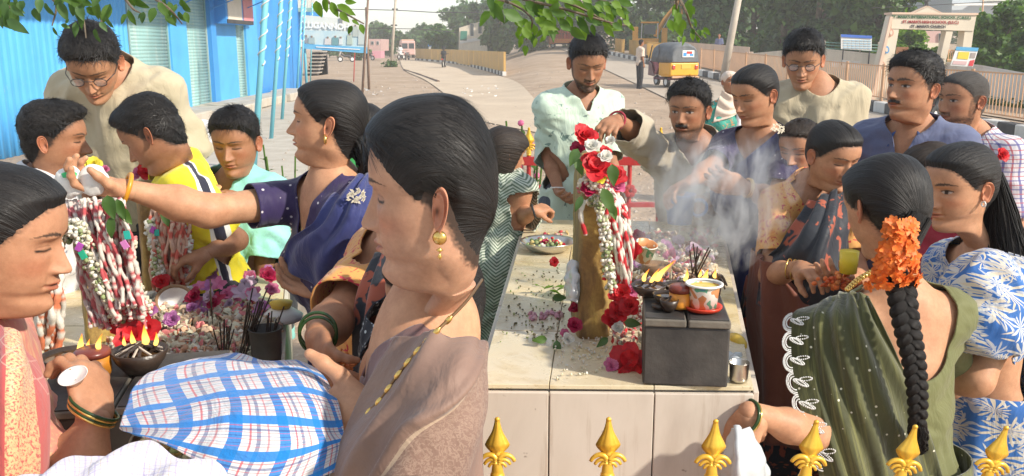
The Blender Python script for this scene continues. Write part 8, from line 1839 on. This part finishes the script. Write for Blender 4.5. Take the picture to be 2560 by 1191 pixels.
for k in range(150):
 y = g.uniform(550, 715); hw = 32 + (y - 550) * .20; x = 2242 + (650 - y) * .12 + g.uniform(-hw, hw); Y = 1.775 - .030 * (1 - ((x - 2242) / hw / 1.3) ** 2) + g.uniform(-.006, .006); o = flower(P(x, y, Y), 'small', 'orange', None, None, s=g.uniform(.75, 1.15), n=((x - 2242) / 60 + g.uniform(-.4,.4), -1, (640 - y) / 110 + g.uniform(-.4,.4)), name='orange_blossom', seed=k); o.parent = fbn; o.matrix_parent_inverse = fbn.matrix_basis.inverted()
g = np.random.default_rng(4); q = np.array([P(2242 + (650 - y) * .12 + dx * (28 + (y-550)*.18), y, 1.78) for y, dx in zip(g.uniform(560,705,160), g.uniform(-1,1,160))]); blobs(q, .007, ((.70,.16,.03),(.5,.3,.06),(.75,.22,.05)), name='buds', parent=fbn, kind='stuff')
chain(p.root, [P(2118,725,1.86),P(2145,700,1.875),P(2180,680,1.88)], .0035, M_BLACK, n=40, bead=4, name='bead_necklace')
ring(p.root, P(1868,1040,1.72), nrm(P(1872,1030,1.72) - P(2035,1085,1.78)), .034, .0035, M_GLSB); ring(p.root, P(1874,1042,1.72), nrm(P(1872,1030,1.72) - P(2035,1085,1.78)), .034, .002, M_GOLDJ)
sh = sheet([[P(1838,1075,1.70),P(1850,1072,1.66),P(1866,1078,1.70)],[P(1818,1110,1.72),P(1850,1110,1.62),P(1895,1110,1.70)],[P(1805,1160,1.72),P(1850,1165,1.60),P(1925,1160,1.70)],[P(1805,1240,1.72),P(1855,1240,1.62),P(1930,1240,1.70)]], 36, 36, lambda u,v,q: .010*np.sin(v*18)*(1-u*.5)+.006*fbm(q*22,3)); meta(add('plastic_bag', sh, M_PLAS, solid=.003), 'white translucent carrier bag hanging from the olive woman\'s hand', 'bag')
# ---- orange blouse arm at the left, spotted frock child
p = Person('woman in orange printed blouse with green bangle half hidden behind the front woman', P(1012,612,1.74), 128, 10, .90, True, skin=BRN, h=.009, hip=(-.27,1.86,.88))
p.arm(1, P(842,795,1.57), P(792,842,1.40), d=P(815,905,1.34) - P(792,842,1.40), n=(.6,.8,0), curl=(.35,.4,.45,.5), thumb=(.6,.4), hh=.0026, thick=1.1); p.arm(0, P(1060,860,1.5), P(1040,950,1.4))
p.head(P(1070,520,1.64), .205, yaw=120, pitch=-20, nr=60, nc=60); p.body(); p.hair(style='pulled', T=.05, blades=100); p.garment('blouse', C_ORANGE, .009, (.82,.86), .022, vneck(.10,.02,.03), wr=.004, h=.008); p.skirt('saree_skirt', C_RUST2, .11, .15)
sh = sheet([[P(945,640,1.58),P(985,610,1.53),P(1060,600,1.54)],[P(905,730,1.56),P(960,720,1.48),P(1080,700,1.48)],[P(885,850,1.55),P(960,850,1.46),P(1080,840,1.46)],[P(880,1000,1.55),P(960,1000,1.46),P(1080,1000,1.46)]], 36, 40, lambda u,v,q: .008*np.sin(v*18+u*4)); add('saree_pallu', sh, C_RUST, p.root, solid=.003)
for k in (0, .008): ring(p.root, P(795,839,1.41) + A(0,0,k), P(792,842,1.40) - P(842,795,1.57), .031, .0028, M_GLSB)
mg = thing('marigold_bundle', 'ball of orange flower threads held under the bangled hand', 'flowers', P(838,925,1.36)); g = np.random.default_rng(8)
for k in range(46): a = g.normal(size=3); a /= np.linalg.norm(a); c = P(838,922,1.36); mb = MB(); mb.tube(crom([c + a * .006, c + a * .024 + g.normal(0,.004,3), c + a * .032 + g.normal(0,.008,3) - A(0,0,.006)], np.linspace(0,1,7)), .0016, 4); mb.build('thread', mat('orange_thread', (.72,.22,.06), .7), mg)
p = Person('child in a black frock with small white spots beside the woman in front', P(1030,835,1.40), 110, 8, .68, True, skin=MED, h=.010, hip=(-.24,1.44,.80), bust=.4)
p.arm(0, P(960,900,1.30), P(930,1000,1.30)); p.head(P(1092,748,1.38), .185, yaw=100, pitch=-20, nr=60, nc=60); p.body(); p.hair(style='pulled', T=.05, blades=500, lift=.05); p.garment('frock', C_POLKA, .016, (1.0,1.0), .02, crew(.02,.1), wr=.008, bottom=-.7, hem=.8, h=.008)
hair_tail(p.root, [p.loc((0,-.4,.3)), P(1045,765,1.36), P(1030,800,1.35)], [.02,.03,.01], strands=50, wave=.012, r_s=.002, name='curly_ponytail')
# ---- woman at the left edge, woman in front
p = Person('woman in a rose pink saree at the left edge holding a small white bowl', P(-75,838,1.30), -72, 8, .95, True, skin=MED, h=.007)
p.arm(1, P(175,1225,1.16), P(236,1052,1.19), d=P(222,955,1.23) - P(236,1052,1.19), n=(-.75,.55,.2), curl=(.75,.8,.8,.8), thumb=(.6,.5), thick=1.08, hh=.0022)
p.head(P(5,598,1.27), .222, yaw=-84, pitch=-14, nr=150, nc=150, jaw=.06, lips=.9, deep=.93); p.body(arm_h=.005); p.hair(style='pulled', T=.045, blades=3500, lift=.02, blen=.16)
p.garment('blouse', C_PINK, .010, (.8,.8), .012, crew(-.12,.1), wr=.004, h=.008)
sh = sheet([[P(-60,800,1.22),P(0,812,1.12),P(50,850,1.12),P(85,905,1.20)],[P(-60,900,1.12),P(0,900,1.05),P(75,930,1.08),P(112,980,1.16)],[P(-60,1020,1.10),P(0,1020,1.02),P(80,1030,1.05),P(120,1080,1.14)],[P(-60,1200,1.10),P(0,1200,1.02),P(80,1200,1.05),P(125,1200,1.14)]], 60, 60, lambda u,v,q: .004*np.sin(v*14+u*3)+.002*fbm(q*16,2), uvs=(1,1))
def zari(t, tc, k):
 x = t.new('ShaderNodeSeparateXYZ'); t.l.new(tc.outputs['UV'], x.inputs[0]); b1 = t.math('MULTIPLY', t.math('GREATER_THAN', x.outputs[0], .40), t.math('LESS_THAN', x.outputs[0], .74)); n = t.noise(t.mapping(tc.outputs['UV'], (40,60,1)), 1.0, 4, .8)
 k = t.mix(t.math('MULTIPLY', b1, t.ramp(n, [(.44, 0), (.50, .9)])), k, (.66,.50,.26)); u2 = t.math('PINGPONG', t.math('MULTIPLY', x.outputs[0], 9), 1); v2 = t.math('PINGPONG', t.math('MULTIPLY', x.outputs[1], 12), 1); d = t.math('ABSOLUTE', t.math('SUBTRACT', t.math('ADD', u2, v2), .95)); m = t.math('MULTIPLY', t.math('LESS_THAN', d, .09), t.math('LESS_THAN', x.outputs[1], .42)); return t.mix(t.math('MULTIPLY', m, .55), k, (.72,.45,.34))
add('saree_pallu', sh, cloth_mat('rose_zari_saree', (.48,.075,.075), (.58,.13,.12), .5, zari), p.root, solid=.003)
wd = nrm(P(236,1052,1.19) - P(175,1225,1.16)); wc_ = P(232,1030,1.195)
for k in range(4): ring(p.root, wc_ + wd * (-.004 + .0035 * k) , wd + A(.25,.0,0), .0345 + .0006 * k, .0024, M_GLSB if k % 2 else M_GOLDJ)
bw = thing('white_bowl', 'small white bowl pinched in the bangled hand', 'bowl', P(188,948,1.2)); mb = MB(); mb.lathe([(.001,0),(.010,0),(.019,.012),(.021,.013),(.018,.011),(.001,.004)], P(190,955,1.20), 24, (-.1,-.45,1)); mb.build('bowl', M_WHITE, bw, smooth=True)
p = Person('woman in front in profile wearing a mauve brown saree and gold earring', P(1062,815,1.14), 96, -4, .92, True, girth=.85, bust=.3, skin=FAIR, h=.006)
p.arm(0, P(990,1230,.97), P(922,1032,1.03), d=(-1,.22,-.12), n=(.15,-.25,1), curl=(.2,.2,.2,.2), thumb=(.85,.0), thick=1.1, hh=.0022)
p.head(P(1092,487,1.06), .226, yaw=93, pitch=-6, nr=180, nc=180, deep=.85, backs=.86, ear=1.0, jaw=.16, double=.25, cheek=.4, nose=.95, lips=.95, neck_r=1.06, skin=(.52,.30,.195), browt=.9); p.body(arm_h=.0045); p.hair(style='pulled', T=.05, top=.03, blades=5200, lift=.02, blen=.20, bun=(0,-.42,.30), frizz=.8)
L = p.loc; ec = L((-.375,-.035,.325)); mb = MB(); mb.lathe([(.0005,-.003),(.0075,-.002),(.0085,0),(.006,.003),(.0005,.004)], ec, 16, (-.15,-1,0)); mb.lathe([(.0005,-.003),(.0042,0),(.0005,.003)], ec + A(.0,-.001,-.014), 10); mb.lathe([(.0005,-.003),(.003,0),(.0005,.004)], ec + A(.0,-.001,-.022), 10); mb.build('earring', M_GOLDJ, p.root, smooth=True)
p.garment('blouse', C_BROWNB, .003, (.85,.85), .010, vneck(.10,.075,.015,(.10,.10)), wr=.003, h=.007)
def brd(t, tc, k):
 x = t.new('ShaderNodeSeparateXYZ'); t.l.new(tc.outputs['UV'], x.inputs[0]); e = t.math('ADD', x.outputs[0], t.math('MULTIPLY', x.outputs[1], .55)); m = t.math('MULTIPLY', t.math('GREATER_THAN', e, .90), t.math('LESS_THAN', e, 1.32)); ed = t.math('LESS_THAN', t.math('ABSOLUTE', t.math('SUBTRACT', t.math('PINGPONG', t.math('SUBTRACT', e, .90), .42), .02)), .012)
 n = t.ramp(t.noise(t.mapping(tc.outputs['UV'], (34,34,1)), 1, 3, .6, 1.2), [(.46, 0), (.50, .26), (.56, .26), (.60, 0)]); k = t.mix(t.math('MULTIPLY', m, n), k, (.50,.38,.29)); return t.mix(t.math('MULTIPLY', t.math('MULTIPLY', ed, m), .6), k, (.55,.42,.30))
C_BROWN2 = cloth_mat('mauve_saree_with_border', (.17,.10,.08), (.27,.175,.135), .6, brd, sheen=.15)
sh = sheet([[P(985,850,1.03),P(1040,835,.99),P(1110,838,.95),P(1190,850,.98),P(1208,858,1.06)],[P(940,930,1.00),P(1010,930,.95),P(1100,930,.90),P(1190,930,.93),P(1210,935,1.02)],[P(890,1020,.98),P(970,1010,.93),P(1070,1010,.88),P(1180,1020,.91),P(1216,1030,1.0)],[P(850,1100,.97),P(930,1095,.91),P(1040,1080,.87),P(1160,1100,.90),P(1210,1120,.98)],[P(820,1200,.96),P(910,1200,.90),P(1020,1190,.86),P(1140,1210,.90),P(1205,1220,.96)]], 70, 70, lambda u,v,q: .004*np.sin(v*20+u*6)+.003*fbm(q*14,2)+.010*np.exp(-((v-.86+.55*u)/.035)**2)+.007*np.exp(-((v-.45+.3*u)/.03)**2)); add('saree_pallu', sh, C_BROWN2, p.root, solid=.003)
chain(p.root, [P(1205,700,1.12),P(1165,755,1.02),P(1100,820,.955),P(1050,870,.945),P(1000,930,.945),P(950,1000,.95),P(905,1045,.97)], .0021, mat('dark_gold_chain', (.22,.13,.06), .4, metal=.6), n=150)
for k in range(9): f = .28 + .08 * k; c = crom([P(1205,700,1.12),P(1165,755,1.02),P(1100,820,.955),P(1050,870,.945),P(1000,930,.945),P(950,1000,.95),P(905,1045,.97)], np.array([f]))[0]; mb = MB(); mb.lathe([(.0003,-.007),(.003,-.004),(.0035,0),(.003,.004),(.0003,.007)], c - A(0,.002,0), 10, (-.6,0,-.7)); mb.build('gold_bead', M_GOLDJ, p.root, smooth=True)
# ---- checked cloth over the basket, white cloth
BLU = (.012,.19,.55); DB = (.03,.05,.20); RDC = (.55,.08,.10)
bu = [(.02,.26,BLU,.95),(.30,.33,RDC,.6),(.40,.46,DB,.6),(.50,.52,RDC,.6),(.60,.63,DB,.5),(.70,.72,RDC,.6),(.82,.84,DB,.5),(.90,.92,RDC,.5)]
C_PLAID = cloth_mat('blue_checked_towel', (.56,.57,.58), (.66,.66,.67), .9, uvstripes([(.05,.30,BLU,.92),(.44,.48,RDC,.8),(.58,.66,DB,.6),(.80,.84,RDC,.6)], bu, 5.6, 5.2, .30), weave=.8, wscale=420)
g3 = [[P(545,893,1.22),P(620,893,1.22),P(700,905,1.20),P(790,928,1.17)],[P(400,925,1.17),P(580,905,1.13),P(720,925,1.10),P(828,965,1.08)],[P(340,970,1.10),P(560,950,1.05),P(730,975,1.02),P(850,1010,1.02)],[P(312,1030,1.03),P(545,1010,.985),P(740,1050,.96),P(862,1080,.985)],[P(300,1062,1.0),P(500,1082,.945),P(720,1125,.93),P(862,1112,.975)],[P(296,1075,1.01),P(430,1120,.94),P(640,1225,.90),P(830,1180,.955)]]
sh = sheet(g3, 80, 90, lambda u,v,q: .004*np.sin(v*9+u*5)+.0035*fbm(q*16,3), uvs=(1,1)); meta(add('checked_cloth', sh, C_PLAID, solid=.003), 'blue and white checked cloth spread over the basket in front', 'cloth')
bk = thing('basket', 'food basket with small items hidden under the checked cloth', 'basket', P(580,1080,1.08)); mb = MB(); mb.lathe([(.001,-.09),(.10,-.09),(.125,-.01),(.128,-.008),(.118,-.015),(.10,-.085),(.001,-.085)], P(585,1062,1.07), 40); mb.build('bowl', var_mat('woven_cane', (.30,.20,.11), (.42,.30,.18), 30, .7, .6, 80), bk, smooth=True)
g = np.random.default_rng(6); q = np.array([P(g.uniform(370,470), g.uniform(1085,1150), 1.0 + g.uniform(-.01,.03)) for _ in range(46)]); meta(blobs(q, .011, ((.55,.35,.12),(.62,.5,.3),(.5,.1,.1),(.3,.32,.12),(.6,.58,.5)), name='offerings', seed=3), 'small fruits and sweets showing under the edge of the checked cloth', 'food', kind='stuff')
C_WFINE = cloth_mat('white_fine_check', (.66,.62,.68), (.74,.70,.76), .9, uvstripes([(.0,.16,(.42,.36,.58),.6),(.5,.58,(.62,.48,.34),.6)], [(.0,.16,(.42,.36,.58),.6),(.5,.58,(.62,.48,.34),.6)], 26, 12), weave=.6)
g4 = [[P(20,1215,.80),P(110,1170,.84),P(200,1145,.87),P(345,1116,.90),P(450,1142,.87),P(560,1185,.84),P(600,1240,.80)],[P(-20,1260,.74),P(100,1200,.78),P(200,1175,.80),P(330,1150,.82),P(450,1170,.80),P(560,1210,.78),P(620,1260,.76)],[P(-20,1330,.74),P(100,1270,.74),P(200,1250,.76),P(320,1240,.77),P(450,1250,.76),P(560,1280,.75),P(640,1330,.74)]]
sh = sheet(g4, 40, 80, lambda u,v,q: .005*np.sin(v*26+u*5)+.003*fbm(q*20,3)); meta(add('white_cloth', sh, C_WFINE, solid=.003), 'white finely checked cloth bunched at the bottom left corner', 'cloth')
# ---- far people
def far_person(lab, N, yaw, top, bottom, kind='trousers', hair=True, scale=.98, skin=BRN, h=.03):
 p = Person(lab, N, yaw, 0, scale, skin=skin, h=h); p.head(None, .225, nr=46, nc=46); p.body(arm_h=.02)
 if hair: p.hair(style='short', T=.05, top=.03, blades=0)
 p.garment('shirt', top, .02, (.9,.9), .02, crew(.03), h=.025, wr=.01, bottom=-.62); lower(p, bottom, kind); return p
g0 = GP(1598, 222); far_person('man in a cream shirt standing at the door of the auto rickshaw', g0 + A(0,0,1.42), -70, cloth_mat('cream_shirt', (.60,.48,.38)), C_KHAKI)
p = far_person('rider in dark clothes seen from behind on the pale road', rp + A(0,-.1,1.22), 0, C_KHAKI, C_KHAKI, scale=.85); mb = MB(); mb.lathe([(.12,-.10),(.15,.0),(.14,.09),(.09,.15),(.001,.17)], p.HT.c + A(0,0,.12), 16); mb.build('helmet', M_BLACK, p.root, smooth=True)
g0 = GP(1002, 150); far_person('person in a white shirt beside the parked scooters far down the street', g0 + A(0,0,1.35), 20, M_WHITE, C_KHAKI)
g0 = GP(1796, 168); far_person('rider sitting on the motorcycle beyond the kerb', g0 + A(0,.1,1.5), 150, C_NPOLO, C_KHAKI)
p = Person('woman in a cream headscarf and teal printed dress standing on the open ground', P(1812,262,9.6), 186, 0, .92, True, skin=BRN, h=.02)
p.head(P(1824,206,9.55), .225, yaw=190, nr=70, nc=70, eyes_open=1); p.body(arm_h=.012); p.garment('dress', C_TEAL, .02, (.9,.9), .02, crew(.03), h=.018, bottom=-.9, hem=1.3); lower(p, C_TEAL, 'skirt')
v, n, th = hair_cap(p.info, 'pulled', T=.07, line=.06, back=.03); V = v.reshape(-1,3); used, F2 = keep(V, gfaces(p.info['nr'], p.info['nc'], True)[:, ::-1], th.ravel() > -.03); add('headscarf', mesh_from(p.HT(V[used], rigid=True), F2), C_SCARF, p.root)
sh = sheet([[p.loc((-.40,.05,.1)), p.loc((0,.30,-.12)), p.loc((.42,.05,.1))],[p.W(-.12,.10,.0), p.W(0,.15,-.04), p.W(.13,.10,.0)],[p.W(-.15,.12,-.08), p.W(0,.17,-.14), p.W(.17,.12,-.2)]], 24, 30, lambda u,v,q:.012*np.sin(u*20+v*5)); add('scarf_drape', sh, C_SCARF, p.root, solid=.004)
sh = sheet([[p.W(-.10,.13,-.08), p.W(-.13,.15,-.08), p.W(-.16,.12,-.08)],[p.W(-.09,.16,-.3), p.W(-.13,.18,-.3), p.W(-.18,.14,-.3)],[p.W(-.09,.16,-.6), p.W(-.13,.18,-.6), p.W(-.18,.14,-.6)]], 16, 12); add('shawl_end', sh, C_WHITE, p.root, solid=.004)
# ---------------------------------------------------------------- hazy air
mb = MB(); mb.box((40, 395, 6.0), (1700, 815, 14.2)); o = mb.build('haze', None, kind='stuff', label='pale dusty air over the whole place'); m = bpy.data.materials.new('haze_air'); m.use_nodes = True; n = m.node_tree.nodes; n.remove(n['Principled BSDF']); v = n.new('ShaderNodeVolumePrincipled'); v.inputs['Color'].default_value = (.985,.99,.985,1); v.inputs['Density'].default_value = .0017; v.inputs['Anisotropy'].default_value = .2; m.node_tree.links.new(v.outputs[0], n['Material Output'].inputs['Volume']); o.data.materials.append(m)
